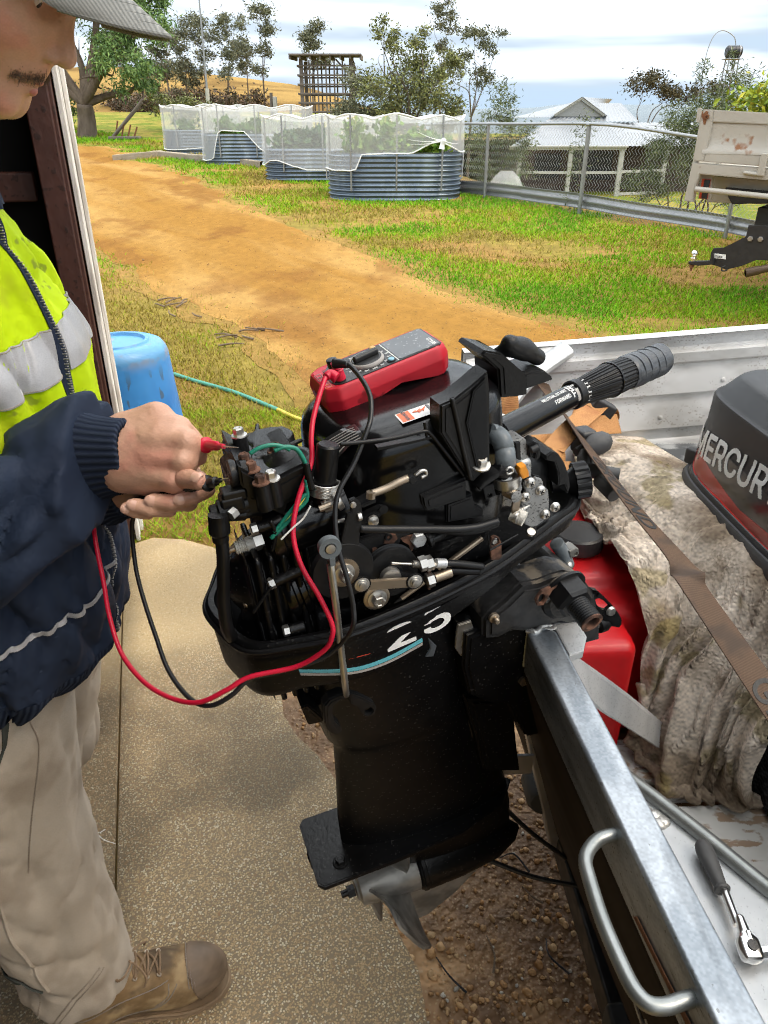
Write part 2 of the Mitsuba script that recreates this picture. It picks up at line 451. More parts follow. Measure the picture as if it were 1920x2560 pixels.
drive = np.array([p[:2] for p in drive_right] + [(-14, 26.0), (-16, 22)] + [p[:2] for p in drive_left[1:]] + [(-.35, 2.9), (1.2, 2.5), (2.6, 2.9), (3.0, 4.0)])
def ragged(poly, amp, step, seed):
    L = sg.Polygon(poly).buffer(0).exterior
    t = np.arange(0, L.length, step)
    P = np.array([L.interpolate(a).coords[0] for a in t])
    q = np.column_stack([P, np.zeros(len(P))])
    far = np.clip(P[:, 1] / 8, .35, 2.5)[:, None]
    return P + far * amp * 2 * np.stack([meshkit.fbm(q * 1.7, 4, seed) - .5, meshkit.fbm(q * 1.7, 4, seed + 9) - .5], 1)
drive_poly = sg.Polygon(ragged(drive, .2, .1, 3)).buffer(0)
if hasattr(drive_poly, 'geoms'): drive_poly = max(drive_poly.geoms, key=lambda g: g.area)
dm = ground_patch(np.array(drive_poly.exterior.coords), .16, .006)
def drive_z(xy):
    """How high the driveway stands over the terrain: its ragged edge is flush, two shallow wheel ruts run along it."""
    d_ = shapely.distance(shapely.points(xy), drive_poly.exterior)
    q = np.column_stack([xy, xy[:, 0] * 0])
    wob = .25 * (meshkit.fbm(q * .6, 2, 9) - .5)
    rut = np.exp(-((d_ - .62 + wob) / .16) ** 2) + np.exp(-((d_ - 1.9 + wob) / .2) ** 2) * .8
    k = np.clip(d_ / .5, 0, 1)
    return .0035 + k * (.018 + .012 * (meshkit.fbm(q * 1.1, 3, 4) - .5) - .015 * rut * np.clip((xy[:, 1] - 3.4) / 2, 0, 1))
vz = dm.vertices.copy()
vz[:, 2] = terrain(vz[:, 0], vz[:, 1]) + drive_z(vz[:, :2])
dm = trimesh.Trimesh(vz, dm.faces, process=False)
verge = sg.Polygon(ragged(np.array(drive_poly.buffer(.16).exterior.coords)[:-1], .22, .1, 57)).buffer(0)
verge = max(getattr(verge, 'geoms', [verge]), key=lambda g: g.area)
verge = verge.difference(drive_poly.buffer(-.06))
verge = max(getattr(verge, 'geoms', [verge]), key=lambda g: g.area)
add('verge', ground_patch(verge, .2, .0015), 'm_verge', smooth=True, kind='structure', label='worn sandy verge along both edges of the driveway')
add('driveway', dm, 'm_sand', smooth=True, kind='structure', label='rutted orange gravel driveway curving away to the left')

apron = np.array([p[:2] for p in [(-0.9543,2.2202,0),(-1.025,2.6156,0),(-0.9615,2.6609,0),(-0.8232,2.6457,0),(-0.6757,2.5788,0),(-0.4915,2.2497,0),(-0.3906,1.9541,0),(-0.3177,1.7725,0),(-0.2935,1.6416,0),(-0.2494,1.5584,0),(-0.177,1.4723,0),(-0.121,1.3769,0),(-0.0986,1.2891,0),(-0.0765,1.1698,0),(-0.0422,1.1091,0),(0.0205,0.9879,0),(0.0715,0.8901,0),(0.0857,0.8007,0)]])
apron = np.vstack([apron, [(.0, .55), (.05, .2), (-.35, .2), (-.4685, .6)]])
apron_poly = sg.Polygon(ragged(apron, .045, .02, 31)).buffer(0)
slabline = lambda y: -.4685 - .2967 * (y - .6)
apron_poly = apron_poly.intersection(sg.Polygon([(slabline(0) + .004, 0), (2, 0), (2, 4), (slabline(4) + .004, 4)]))
crack = sg.LineString([p[:2] for p in [(-0.6401,1.1842,0),(-0.5331,1.1887,0),(-0.4477,1.2048,0),(-0.3714,1.2165,0),(-0.2708,1.2231,0),(-0.1864,1.2277,0),(-0.0905,1.2377,0)]]).buffer(.0035)
apron_pieces = [g for g in getattr(apron_poly.difference(crack), 'geoms', [apron_poly]) if g.area > .01]
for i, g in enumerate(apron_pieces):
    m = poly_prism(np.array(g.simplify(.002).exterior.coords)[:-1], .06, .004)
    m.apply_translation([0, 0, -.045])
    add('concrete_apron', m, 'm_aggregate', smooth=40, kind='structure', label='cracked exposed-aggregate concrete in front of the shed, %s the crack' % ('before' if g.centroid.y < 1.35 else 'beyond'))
dirt = ground_patch(np.array([(-.2, .3), (-.6, 1.2), (-.5, 2.1), (-.25, 2.6), (.4, 3.0), (3.2, 3.0), (3.2, -.4), (.2, -.4)]), .04, .004)
v = dirt.vertices.copy(); v[:, 2] += .03 * (meshkit.fbm(v * 5, 4, 8) - .55)
v[:, 2] = np.maximum(v[:, 2], .006)
add('dirt', trimesh.Trimesh(v, dirt.faces, process=False), 'm_dirt', smooth=True, kind='structure', label='damp brown dirt beneath the boat and the outboard motor')

# loose stones on the dirt and along the apron's broken edge
def scatter_stones(name, P, size, tint, seed, label, sub_=1, white=(.5, .46, .38)):
    r = np.random.default_rng(seed)
    base = trimesh.creation.icosphere(subdivisions=sub_)
    nv = len(base.vertices)
    n = len(P)
    s = size * np.exp(r.normal(0, .38, n))
    sc = s[:, None] * r.uniform(.55, 1.1, (n, 3)) * [1, 1, .75]
    jig = 1 + r.normal(0, .13, (8, nv, 1))
    A = r.uniform(0, 2 * PI, n); ca, sa = np.cos(A), np.sin(A)
    V = base.vertices[None] * jig[r.integers(0, 8, n)] * sc[:, None, :]
    V = np.stack([V[..., 0] * ca[:, None] - V[..., 1] * sa[:, None], V[..., 0] * sa[:, None] + V[..., 1] * ca[:, None], V[..., 2]], -1) + P[:, None, :]
    F = (base.faces[None] + np.arange(n)[:, None, None] * nv).reshape(-1, 3)
    a, b = np.array(tint[0]), np.array(tint[1])
    t = r.uniform(0, 1, (n, 1)) ** 1.3
    col = (a + (b - a) * t) * r.uniform(.7, 1.15, (n, 1))
    w = (r.uniform(0, 1, n) < .1) & (s < size * 1.3)
    col[w] = np.array(white) * r.uniform(.7, 1.1, (w.sum(), 1))
    add(name, trimesh.Trimesh(V.reshape(-1, 3), F, process=False), 'm_pebble', smooth=True, kind='stuff', label=label, cat='gravel', color=np.repeat(col, nv, 0))
r = np.random.default_rng(12)
P = np.column_stack([r.uniform(-.25, 1.1, 9000), r.uniform(.3, 2.0, 9000)])
dens = meshkit.fbm(np.column_stack([P * 4, P[:, 0] * 0]), 3, 41)
keep = (r.uniform(0, 1, len(P)) < np.clip((dens - .36) * 4, .06, 1)) & ~shapely.contains_xy(apron_poly.buffer(-.015), P[:, 0], P[:, 1])
P = P[keep]
hz = .03 * (meshkit.fbm(np.column_stack([P, P[:, 0] * 0 + .004]) * 5, 4, 8) - .55) + .004
scatter_stones('gravel', np.column_stack([P, np.maximum(hz, .006) + .002]), .0052, ((.32, .155, .05), (.58, .38, .19)), 13, 'loose brown and orange pebbles over the damp dirt')

r = np.random.default_rng(15)
u = r.uniform(0, 1, 30000)
Py = 2.9 * (15 / 2.9) ** u
P = np.column_stack([r.uniform(-.62, .62, len(u)) * Py, Py])
P = P[shapely.contains_xy(drive_poly.buffer(.05), P[:, 0], P[:, 1])][:9000]
scatter_stones('driveway_gravel', on_ground(P, 0) + np.column_stack([P * 0, drive_z(P)]), .0042, ((.16, .075, .018), (.30, .18, .06)), 16, 'fine loose grit on the orange driveway', 0, (.36, .27, .15))
# ------------------------------------------------------------------ raised garden beds in a row, each under its net
def stadium(L, Wd, n=20):
    r = Wd / 2
    a = np.linspace(-PI / 2, PI / 2, n)
    right = np.column_stack([L / 2 - r + r * np.cos(a), r * np.sin(a)])
    left = -right
    nx = 14
    bot = np.column_stack([np.linspace(-(L / 2 - r), L / 2 - r, nx)[1:-1], np.full(nx - 2, -r)])
    return np.vstack([bot, right, -bot, left])

def leaf_cloud(P, size, col, seed, aspect=2.2, up=0.0, droop=0.0, curl=.25):
    """Leaves at the points P: (vertices, faces, colours), each a bent pair of triangles pairs."""
    r = np.random.default_rng(seed)
    n = len(P)
    d = r.normal(0, 1, (n, 3)); d[:, 2] = d[:, 2] * .8 + up - droop
    d /= np.linalg.norm(d, axis=1, keepdims=True)
    s = np.cross(d, r.normal(0, 1, (n, 3))); s /= np.maximum(np.linalg.norm(s, axis=1, keepdims=True), 1e-6)
    nn = np.cross(d, s)
    L = (size * r.uniform(.6, 1.3, n))[:, None]
    w = L / aspect
    V = np.stack([P, P + d * L * .5 + s * w * .5 + nn * L * curl * .3, P + d * L + nn * L * curl * -.2, P + d * L * .5 - s * w * .5 + nn * L * curl * .3], 1)
    F = np.array([[0, 1, 2], [0, 2, 3]])[None] + np.arange(n)[:, None, None] * 4
    return V.reshape(-1, 3), F.reshape(-1, 3), np.repeat(col, 4, 0)

def leaf_colors(n, cols, seed, var=.25):
    r = np.random.default_rng(seed)
    c = np.array(cols)[r.integers(0, len(cols), n)]
    return np.clip(c * r.uniform(1 - var, 1 + var, (n, 1)), .004, .9)

ORD = ['first', 'second', 'third', 'fourth', 'fifth', 'sixth', 'seventh', 'eighth', 'ninth', 'tenth', 'eleventh', 'twelfth']
BED = [  # centre x, y, ground z, length, width, turn, rim height
    (.19, 14.5, .30, 2.34, 1.35, 2, .74),
    (-1.25, 17.0, .45, 2.40, 1.2, 3, .57),
    (-3.05, 20.1, .58, 2.6, 1.2, 4, .66),
    (-4.75, 22.8, .72, 2.5, 1.2, 4, .56)]
names = ['first garden bed in the row, nearest and largest of the four', 'second corrugated steel garden bed, its net hanging low in front', 'third corrugated steel garden bed of the row, with the net parted in the middle', 'farthest small corrugated steel garden bed, beside the tree at the left']
def bed_point(b, x, y, z):
    cx, cy, g, L, Wd, tn, h = b
    c, s = math.cos(math.radians(tn)), math.sin(math.radians(tn))
    return np.stack([cx + x * c - y * s, cy + x * s + y * c, g + z], -1)
for i, b in enumerate(BED):
    cx, cy, g, L, Wd, tn, h = b
    t = thing('garden_bed', names[i], 'garden bed', 'raised garden beds in a row')
    base = stadium(L, Wd)
    nz = 8 * 10
    zz = np.linspace(-.1, h, nz)
    off = .020 * np.cos(zz / .076 * 2 * PI)
    nrm = base / np.linalg.norm(base, axis=1, keepdims=True)
    P = np.stack([bed_point(b, base[:, 0] * (1 + o), base[:, 1] * (1 + o), np.full(len(base), z)) for z, o in zip(zz, off)], 0)
    P2 = np.stack([bed_point(b, base[:, 0] * .985, base[:, 1] * .975, np.full(len(base), z)) for z in (h, h - .25)], 0)
    add('wall', grid(np.vstack([P, P2]), close_v=True), 'm_bed_steel', t, smooth=50)
    soil = trimesh.creation.extrude_polygon(sg.Polygon(base * .97), .02, engine='earcut')
    soil.vertices = bed_point(b, soil.vertices[:, 0], soil.vertices[:, 1], soil.vertices[:, 2] + h - .12)
    add('soil', soil, 'm_soil', t)
    top = 1.30 - .06 * (i == 1) if i == 0 else h + .58
    posts = [(-L * .49, -.05), (-L * .33, -Wd * .5), (0, -Wd * .51), (L * .33, -Wd * .5), (L * .49, 0), (L * .3, Wd * .5), (0, Wd * .51), (-L * .33, Wd * .5)]
    for k, (x, y) in enumerate(posts):
        a = bed_point(b, np.array(x), np.array(y), np.array(.15)); c = bed_point(b, np.array(x), np.array(y), np.array(top))
        add('net_post', cyl(a, c, .016, n=10), 'm_galv', t)
    hoop = spline([bed_point(b, np.array(x), np.array(y), np.array(top)) for x, y in posts], 6, closed=True)
    # the net: a roof sheet, and a skirt that hangs unevenly over the rim
    rr = np.linspace(0, 1, 14)
    st = stadium(L * 1.03, Wd * 1.06, 24)
    ang = np.arange(len(st)) / len(st) * 2 * PI
    px_, py_ = np.array(posts).T
    def sagged(x, y, zt):
        q = np.stack([x * 1.7 + i * 9, y * 1.7, x * 0], -1)
        near_ = np.min(np.hypot(x[..., None] - px_, y[..., None] - py_), -1)
        return zt + .05 * (meshkit.fbm(q, 3, 5) - .5) - .085 * np.clip(near_ / .4, 0, 1) ** 1.5
    roof = np.stack([bed_point(b, st[:, 0] * k, st[:, 1] * k, sagged(st[:, 0] * k, st[:, 1] * k, top + .015) - .07 * (1 - k)) for k in rr], 0)
    add('net_roof', grid(roof, close_v=True), 'm_net', t, smooth=True)
    drop = np.zeros(len(st))
    X = st[:, 0] / L * 2
    front = st[:, 1] < 0
    if i == 0:   low = np.interp(X, [-1.1, -.95, -.62, -.56, -.5, -.2, .2, .58, .8, .95, 1.1], [.5, .47, .47, .5, .72, .73, .73, .94, .82, .74, .74])
    elif i == 1: low = np.interp(X, [-1.1, -.98, -.9, -.75, -.5, -.3, .3, 1.1], [.28, .26, .34, .36, .26, .19, .18, .3])
    elif i == 2: low = np.interp(X, [-1.1, -.95, -.8, -.68, -.6, -.2, .05, .3, .6, 1.1], [.12, .08, .12, .66, .72, .7, .35, .16, .12, .2])
    else:        low = np.interp(X, [-1.1, -.9, -.5, .1, .5, 1.1], [.12, .08, .1, .16, .5, .2])
    low = np.where(front, low, .3) + .03 * (meshkit.fbm(np.column_stack([ang * 3, ang * 0, ang * 0 + i]), 3, 2) - .5)
    kk = np.linspace(0, 1, 16)
    sk = []
    fold = meshkit.fbm(np.column_stack([ang * 6, ang * 0, ang * 0 + i * 5]), 3, 9) - .5
    for k in kk:
        zt = sagged(st[:, 0], st[:, 1], top + .015)
        zz_ = zt + (low - zt) * k
        bulge = 1.0 + .012 * k + .035 * k * fold
        sk.append(bed_point(b, st[:, 0] * bulge, st[:, 1] * (bulge + .02 * k), zz_))
    sk = np.stack(sk, 0)
    add('net_skirt', grid(sk, close_v=True), 'm_net', t, smooth=True)
    add('net_hem', tube(np.vstack([sk[-1], sk[-1][:1]]), .011, 5, caps=False), 'm_net_hem', t)
    add('net_edge', tube(np.vstack([sk[0], sk[0][:1]]), .013, 5, caps=False), 'm_net_hem', t)
    if i == 0:
        kn = bed_point(b, np.array(.56 * L / 2 + .12), np.array(-Wd * .56), np.array(.92))
        P_ = [kn + np.array([dx, -.03, dz]) for dx, dz in ((-.03, -.12), (-.02, -.05), (0, 0), (.02, .04))]
        add('net_knot', tube(spline(P_, 5), np.interp(np.linspace(0, 1, 16), [0, .3, .7, 1], [.05, .035, .05, .02]), 10), 'm_net_hem', t)
        for e in [(-.45, 1.12), (-.6, 1.0), (.28, .95), (-.55, .93)]:
            q = bed_point(b, np.array(.56 * L / 2 + .12 + e[0]), np.array(-Wd * .55), np.array(e[1] - .06))
            add('net_fold', tube(spline([q, (q + kn) / 2 + [0, -.02, -.02], kn], 6), np.linspace(.002, .010, 13), 6), 'm_net_hem', t)
    # vegetables
    r = np.random.default_rng(50 + i)
    npl = [6, 6, 5, 3][i]
    for k in range(npl):
        x = (k + .5) / npl * 1.5 - .75
        p0 = bed_point(b, np.array(x * L / 2), np.array(r.uniform(-.3, .1)), np.array(h - .1))
        hgt = [.34, .3, .34, .26][i] * r.uniform(.75, 1.3)
        if i == 0 and k in (0, 2): hgt = .55
        n = 170
        u = r.uniform(0, 1, n) ** .8
        Pp = p0 + np.column_stack([r.normal(0, .11, n), r.normal(0, .11, n), u * hgt])
        cols = [[(.10, .22, .02), (.16, .28, .03), (.2, .3, .04)], [(.06, .13, .045), (.09, .17, .06)], [(.08, .18, .03), (.13, .24, .04)], [(.09, .2, .03), (.1, .18, .03)]][i]
        kind_ = ['leafy green bolting vegetable', 'grey-green cabbage', 'bushy green vegetable', 'low green vegetable'][i]
        v_, f_, c_ = leaf_cloud(Pp, .13 if i != 1 else .17, leaf_colors(n, cols, 60 + 10 * i + k), 70 + 10 * i + k, aspect=1.5, up=.8)
        tn_ = thing('vegetable_plant', '%s in the %s bed, %s from the left' % (kind_, ['nearest', 'second', 'third', 'farthest'][i], ORD[k]), 'plant', 'vegetables in the %s garden bed' % ['nearest', 'second', 'third', 'farthest'][i])
        add('leaves', trimesh.Trimesh(v_, f_, process=False), 'm_leaf', tn_, smooth=False, color=c_)
        add('stem', cyl(p0, p0 + [0, 0, hgt * .9], .012, .005, 7), 'm_twig', tn_)
        if i == 0 and k in (0, 2):
            nf = 16
            Pf = p0 + np.column_stack([r.normal(0, .05, nf), r.normal(0, .05, nf), hgt + r.uniform(-.02, .08, nf)])
            v_, f_, c_ = leaf_cloud(Pf, .05, leaf_colors(nf, [(.6, .5, .04)], 5), 6 + k, 1.2)
            add('flower_head', trimesh.Trimesh(v_, f_, process=False), 'm_leaf', tn_, smooth=False, kind='stuff', color=c_)

# old concrete strip in the grass before the far beds
kp = np.array([(-6.752,20.53,0.628),(-6.277,20.983,0.65),(-5.926,21.453,0.674),(-5.6,21.215,0.662),(-4.476,20.31,0.617),(-3.712,19.886,0.596),(-2.838,18.889,0.546)])
sec = []
for q in spline(kp, 5):
    sec.append([q + [0, -.14, -.1], q + [0, -.14, .10], q + [0, -.11, .13], q + [0, .16, .13], q + [0, .18, .1], q + [0, .18, -.1]])
m = grid(np.array(sec), close_v=True)
kk = thing('concrete_strip', 'weathered old concrete strip edging the grass before the far garden beds', 'kerb')
add('strip', displace(m, .025, 3, 3), 'm_concrete_old', kk, smooth=30)

# ------------------------------------------------------------------ wire fence with a guard rail along its foot
FA = np.array([1.43, 14.58]); FD = np.array([3.33, -4.33]); FD = FD / np.linalg.norm(FD)
def fpt(t, z, o=0.0):
    return np.array([FA[0] + FD[0] * t + FD[1] * -o, FA[1] + FD[1] * t + FD[0] * o, z])
fence = thing('wire_fence', 'galvanised chain wire fence with pipe rail and a steel guard rail along its foot', 'fence')
top_t = [-1.2, 0, 1.3, 3.0, 4.6, 6.2, 7.6]
top_z = [1.45, 1.468, 1.472, 1.47, 1.32, 1.17, 1.08]
ptop = lambda t: float(np.interp(t, top_t, top_z))
add('top_rail', tube(spline([fpt(t, z) for t, z in zip(top_t, top_z)], 6), .024, 10), 'm_galv', fence)
for t in (.55, 2.67, 5.15, 7.4):
    z0 = terrain(*fpt(t, 0)[:2]) - .3
    add('post', cyl(fpt(t, z0, .01), fpt(t, ptop(t) - .02, .01), .034 if t == 2.67 else .027, n=12), 'm_galv', fence)
    add('rail_clamp', cyl(fpt(t - .03, ptop(t)), fpt(t + .03, ptop(t)), .032, n=12, bevel=.004), 'm_galv', fence)
# chain wire: zigzag wires joined in one part
tubes = []
pitch = .055
for k in range(int(8.4 / pitch)):
    t0 = -1.0 + k * pitch
    P = []
    for j in range(24):
        z = .15 + j * .056
        if z > ptop(t0): break
        P.append(fpt(t0 + (pitch / 2 if j % 2 else -pitch / 2), z - .02 * (t0 > 3) * (t0 - 3), (.004 if (j + k) % 2 else -.004)))
    if len(P) > 2: tubes.append(tube(np.array(P), .0034, 3, caps=False))
add('chain_wire', cat_(tubes), 'm_wire', fence, smooth=False, kind='stuff')
prof = np.array([(0, 0), (.02, .004), (.035, .03), (.035, .055), (.01, .08), (0, .105), (.01, .13), (.035, .155), (.035, .18), (.02, .206), (0, .21)]) * [1.1, 1.0]
gt = [-1.3, 0, 1.3, 3.1, 5.05, 6.1, 7.8]
gz = [.35, .35, .345, .285, .2, .14, .02]
for a, b_ in ((-1.3, 1.33), (1.28, 5.1), (5.04, 7.8)):
    ts = np.linspace(a, b_, 14)
    P = []
    for t in ts:
        z = float(np.interp(t, gt, gz)) + .006 * math.sin(t * 3)
        P.append([fpt(t, z + q, .05 + .004 * (a > 1.2) + o + .006 * math.sin(t * 5 + q * 9)) * [1, 1, 1] for o, q in prof])
    P = np.array(P)
    # the profile bulges towards the grass
    add('guard_rail', sheet(P, .005), 'm_galv', fence, smooth=45)

# ------------------------------------------------------------------ lattice tower, mast, meter post, far tank
lt = thing('lattice_tower', 'tall weathered timber lattice tower with a small flat roof', 'tower')
X0, X1, Yf, Yb = -2.5, -1.0, 26.0, 27.5
zt, zb = 3.1, .85
for (x, y) in ((X0, Yf), (X1, Yf), (X0, Yb), (X1, Yb)):
    add('corner_post', rbox((.11, .11, zt - zb + .1), .008, (x, y, (zt + zb) / 2)), 'm_old_timber', lt)
for k in range(1, 6):
    x = X0 + (X1 - X0) * k / 6
    for y in (Yf - .07, Yb + .07):
        add('upright', rbox((.045, .03, zt - zb), .006, (x, y, (zt + zb) / 2)), 'm_old_timber', lt)
for k in range(1, 4):
    y = Yf + (Yb - Yf) * k / 4
    for x in (X0 - .07, X1 + .07):
        add('upright', rbox((.03, .045, zt - zb), .006, (x, y, (zt + zb) / 2)), 'm_old_timber', lt)
for k in range(9):
    z = zb + .15 + (zt - zb - .3) * k / 8
    for y in (Yf - .108, Yb + .108):
        add('crosspiece', rbox((X1 - X0 + .2, .03, .045), .006, ((X0 + X1) / 2, y, z)), 'm_old_timber', lt)
    for x in (X0 - .108, X1 + .108):
        add('crosspiece', rbox((.035, Yb - Yf + .1, .055), .006, (x, (Yf + Yb) / 2, z)), 'm_old_timber', lt)
roof = add('roof', rbox((2.15, 2.3, .05), .01, ((X0 + X1) / 2, (Yf + Yb) / 2, zt + .16), rot([1, 0, 0], 2)), 'm_old_timber', lt)
for k in range(8):
    x = X0 - .3 + (X1 - X0 + .6) * k / 7
    add('rafter', rbox((.05, 2.2, .09), .008, (x, (Yf + Yb) / 2, zt + .085), rot([1, 0, 0], 2)), 'm_old_timber', lt)
for s in (-1, 1):
    cxm = X0 + .1 if s < 0 else X1 - .1
    add('brace', rbox((.05, .04, .55), .006, (cxm + .16 * -s, Yf - .02, zt - .17), rot([0, 1, 0], 45 * -s)), 'm_old_timber', lt)

ms = thing('antenna_mast', 'tall thin pale mast rising above the far garden beds', 'mast')
add('upper_pole', cyl((-8.31, 40, 2.8), (-8.24, 40, 9.2), .045, .025, 8), 'm_galv', ms)
add('lower_pole', cyl((-8.34, 40, 1.0), (-8.31, 40, 2.8), .1, .09, 10), 'm_white_timber', ms)
mp = thing('meter_post', 'thin dark post with a pale box behind the second garden bed', 'post')
q = [(-3.6258,27,1.6296),(-3.5868,27,2.175),(-3.502,27,2.1235)]
add('post', cyl((q[0][0], 27, .9), (q[1][0], 27, q[1][2] + .1), .05, n=8), 'm_old_timber', mp)
add('box', rbox((.13, .12, .62), .02, (q[2][0] + .03, 26.95, q[2][2] - .27)), 'm_white_timber', mp)

tk = thing('water_tank', 'black drum tank lying on a tall steel stand above the shrubs', 'water tank')
tp = np.array([24.13, 60, 5.62])
prof_t = [(0, -.52), (.28, -.52), (.36, -.46), (.37, -.3), (.35, -.28), (.37, -.25), (.37, -.03), (.35, 0), (.37, .03), (.37, .25), (.35, .28), (.37, .3), (.36, .46), (.28, .52), (0, .52)]
add('drum', lathe([(r_, z + .52) for r_, z in prof_t], tp - [.52, 0, 0], (1, 0, 0), 28), 'm_tank_black', tk)
for sx in (-.33, .33):
    for sy in (-.3, .3):
        add('leg', cyl(tp + [sx, sy, -.37], tp + [sx * 1.3, sy * 1.4, -6.5], .05, n=8), 'm_galv', tk)
    add('cradle', rbox((.06, .8, .07), .01, tp + [sx, 0, -.39]), 'm_galv', tk)
    add('strap', lathe([(.375, 0), (.385, 0), (.385, .06), (.375, .06)], tp + [sx - .03, 0, 0], (1, 0, 0), 28), 'm_galv', tk)
add('platform', rbox((1.15, .9, .05), .01, tp + [0, 0, -.44]), 'm_galv', tk)
add('overflow_pipe', tube(spline([(24.2, 60, 6.0), (23.95, 60, 6.5), (23.2, 60, 6.85), (22.65, 60, 6.65), (22.35, 60, 5.9), (22.25, 60, 4.6), (22.2, 60, 0)], 8), .03, 8), 'm_galv', tk)

# ------------------------------------------------------------------ the house below the garden
hs = thing('house', 'pale house with silver corrugated roofs and a white-posted verandah beyond the fence', 'house')
def slab(P, th): return sheet(np.array(P, float), th)
def corr_plane(a, b, c, d, n, amp=.02):
    """A corrugated sheet with corners a, b (eave) and d, c (ridge)."""
    a, b, c, d = (np.asarray(q, float) for q in (a, b, c, d))
    u = np.linspace(0, 1, n * 4 + 1)[:, None, None]; w = np.linspace(0, 1, 2)[None, :, None]
    P = (a + (b - a) * u) * (1 - w) + (d + (c - d) * u) * w
    nr = np.cross(b - a, d - a); nr /= np.linalg.norm(nr)
    return grid(P + nr * amp * np.cos(u * n * 2 * PI))
E1, E2 = np.array([6.9, 45, .22]), np.array([13.2, 45, .22])
add('verandah_roof', corr_plane(E1, E2, (12.6, 47.6, 1.35), (9.3, 47.6, 1.35), 30), 'm_roof_steel', hs, smooth=True)
add('verandah_roof', corr_plane(E2, (21, 47.5, .22), (21, 50, 1.35), (12.6, 47.6, 1.35), 30), 'm_roof_steel', hs, smooth=True)
add('main_roof', corr_plane((9.2, 47.7, 1.4), (14.5, 47.7, 1.4), (14.0, 50, 2.35), (11.4, 50, 2.35), 20, .03), 'm_roof_steel', hs, smooth=True)
g = np.array([(9.75, 48.2, 1.65), (12.6, 48.2, 1.65), (11.2, 48.2, 2.5)])
add('gable', trimesh.Trimesh(np.vstack([g, g + [0, .1, 0]]), [[0, 1, 2], [3, 5, 4], [0, 2, 5], [0, 5, 3], [1, 4, 5], [1, 5, 2], [0, 3, 4], [0, 4, 1]], process=False), 'm_galv', hs, smooth=False)
add('gable_roof', corr_plane((12.75, 47.9, 1.66), (13.6, 53, 1.9), (14.3, 53, 2.62), (11.2, 47.9, 2.62), 14, .025), 'm_roof_steel', hs, smooth=True)
add('gable_roof', corr_plane((11.2, 47.9, 2.62), (12.6, 53, 2.6), (8.2, 53, 1.6), (9.55, 47.9, 1.62), 14, .025), 'm_roof_steel', hs, smooth=True)
for a, b_ in ((g[0], g[2]), (g[2], g[1])):
    add('barge_board', cyl(a + [0, -.2, .06], b_ + [0, -.2, .06], .07, n=4), 'm_white_timber', hs)
add('fascia', rbox((6.4, .06, .17), .01, (10.05, 44.98, .12)), 'm_white_timber', hs)
add('gutter', rbox((6.5, .14, .1), .03, (10.05, 44.86, .2)), 'm_white_timber', hs)
for x in (7.45, 10.25, 13.05):
    add('verandah_post', rbox((.2 if x < 13 else .26, .2, 2.6), .01, (x, 45.1, -1.2)), 'm_white_timber', hs)
add('verandah_post', rbox((.2, .2, 2.6), .01, (15.9, 46.3, -1.3)), 'm_white_timber', hs)
add('handrail', rbox((5.5, .09, .14), .01, (10.2, 45.1, -1.1)), 'm_white_timber', hs)
R_ = rot([0, 0, 1], 22)
add('handrail', rbox((2.9, .09, .14), .01, (14.5, 45.65, -1.06), R_), 'm_white_timber', hs)
add('handrail', rbox((2.9, .09, .14), .01, (14.5, 45.65, -2.2), R_), 'm_white_timber', hs)
add('wall', rbox((14, .25, 3.2), .01, (14.8, 48.2, -1.2)), 'm_house_wall', hs)
add('wall', rbox((.25, 5, 3.2), .01, (8.0, 50.6, -1.2)), 'm_white_timber', hs, label='pale side wall')
add('window', rbox((1.5, .06, 1.3), .01, (9.6, 48.05, -.9)), 'm_dark_room', hs)
add('window', rbox((2.2, .06, 1.5), .01, (12.3, 48.05, -.9)), 'm_dark_room', hs)
add('verandah_floor', rbox((15, 3.4, .15), .01, (14, 46.6, -2.55)), 'm_concrete_old', hs)
bw = thing('brick_wall', 'low red brick wall beyond the fence, under the utility truck tray', 'wall')
for row in range(7):
    for k in range(15):
        x = 5.3 + k * .245 + (.12 if row % 2 else 0)
        add('brick', rbox((.232, .11, .076), .006, (x, 12.2 - .32 * (x - 5.3), -.42 + row * .087), rot([0, 0, 1], -17.7), seg=2), 'm_brick', bw)
# ------------------------------------------------------------------ hills, trees, shrubs
x = np.linspace(-150, 60, 60); y = np.linspace(48, 200, 34)
HX, HY = np.meshgrid(x, y, indexing='ij')
ridge = np.interp(HX / HY * 100, [-70, -46, -34, -26, -18, -10, 0, 12], [5.5, 8.0, 9.2, 8.6, 7.8, 6.4, 3.0, -4.0])
HZ = 1.0 + (ridge - 1.0) * np.clip((HY - 56) / 80, 0, 1) ** .8 + 1.2 * (meshkit.fbm(np.stack([HX, HY, HX * 0], -1) * .05, 4, 3) - .5)
HZ = np.where(HY > 150, HZ - (HY - 150) * .12, HZ)
add('dry_hill', grid(np.stack([HX, HY, HZ - .3], -1)), 'm_dry_hill', smooth=True, kind='structure', label='golden dry grass hill behind the garden')
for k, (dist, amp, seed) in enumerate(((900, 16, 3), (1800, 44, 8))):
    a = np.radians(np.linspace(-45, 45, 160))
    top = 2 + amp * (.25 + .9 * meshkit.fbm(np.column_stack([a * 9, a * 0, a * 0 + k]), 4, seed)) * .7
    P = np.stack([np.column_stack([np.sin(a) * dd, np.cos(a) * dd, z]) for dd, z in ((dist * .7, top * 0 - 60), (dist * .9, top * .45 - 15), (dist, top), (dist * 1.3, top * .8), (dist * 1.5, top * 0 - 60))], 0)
    add('far_hill', grid(P), 'm_far_hill', smooth=True, kind='structure', label='low blue-grey wooded hill on the horizon, %s range' % ('nearer' if k == 0 else 'farther'))

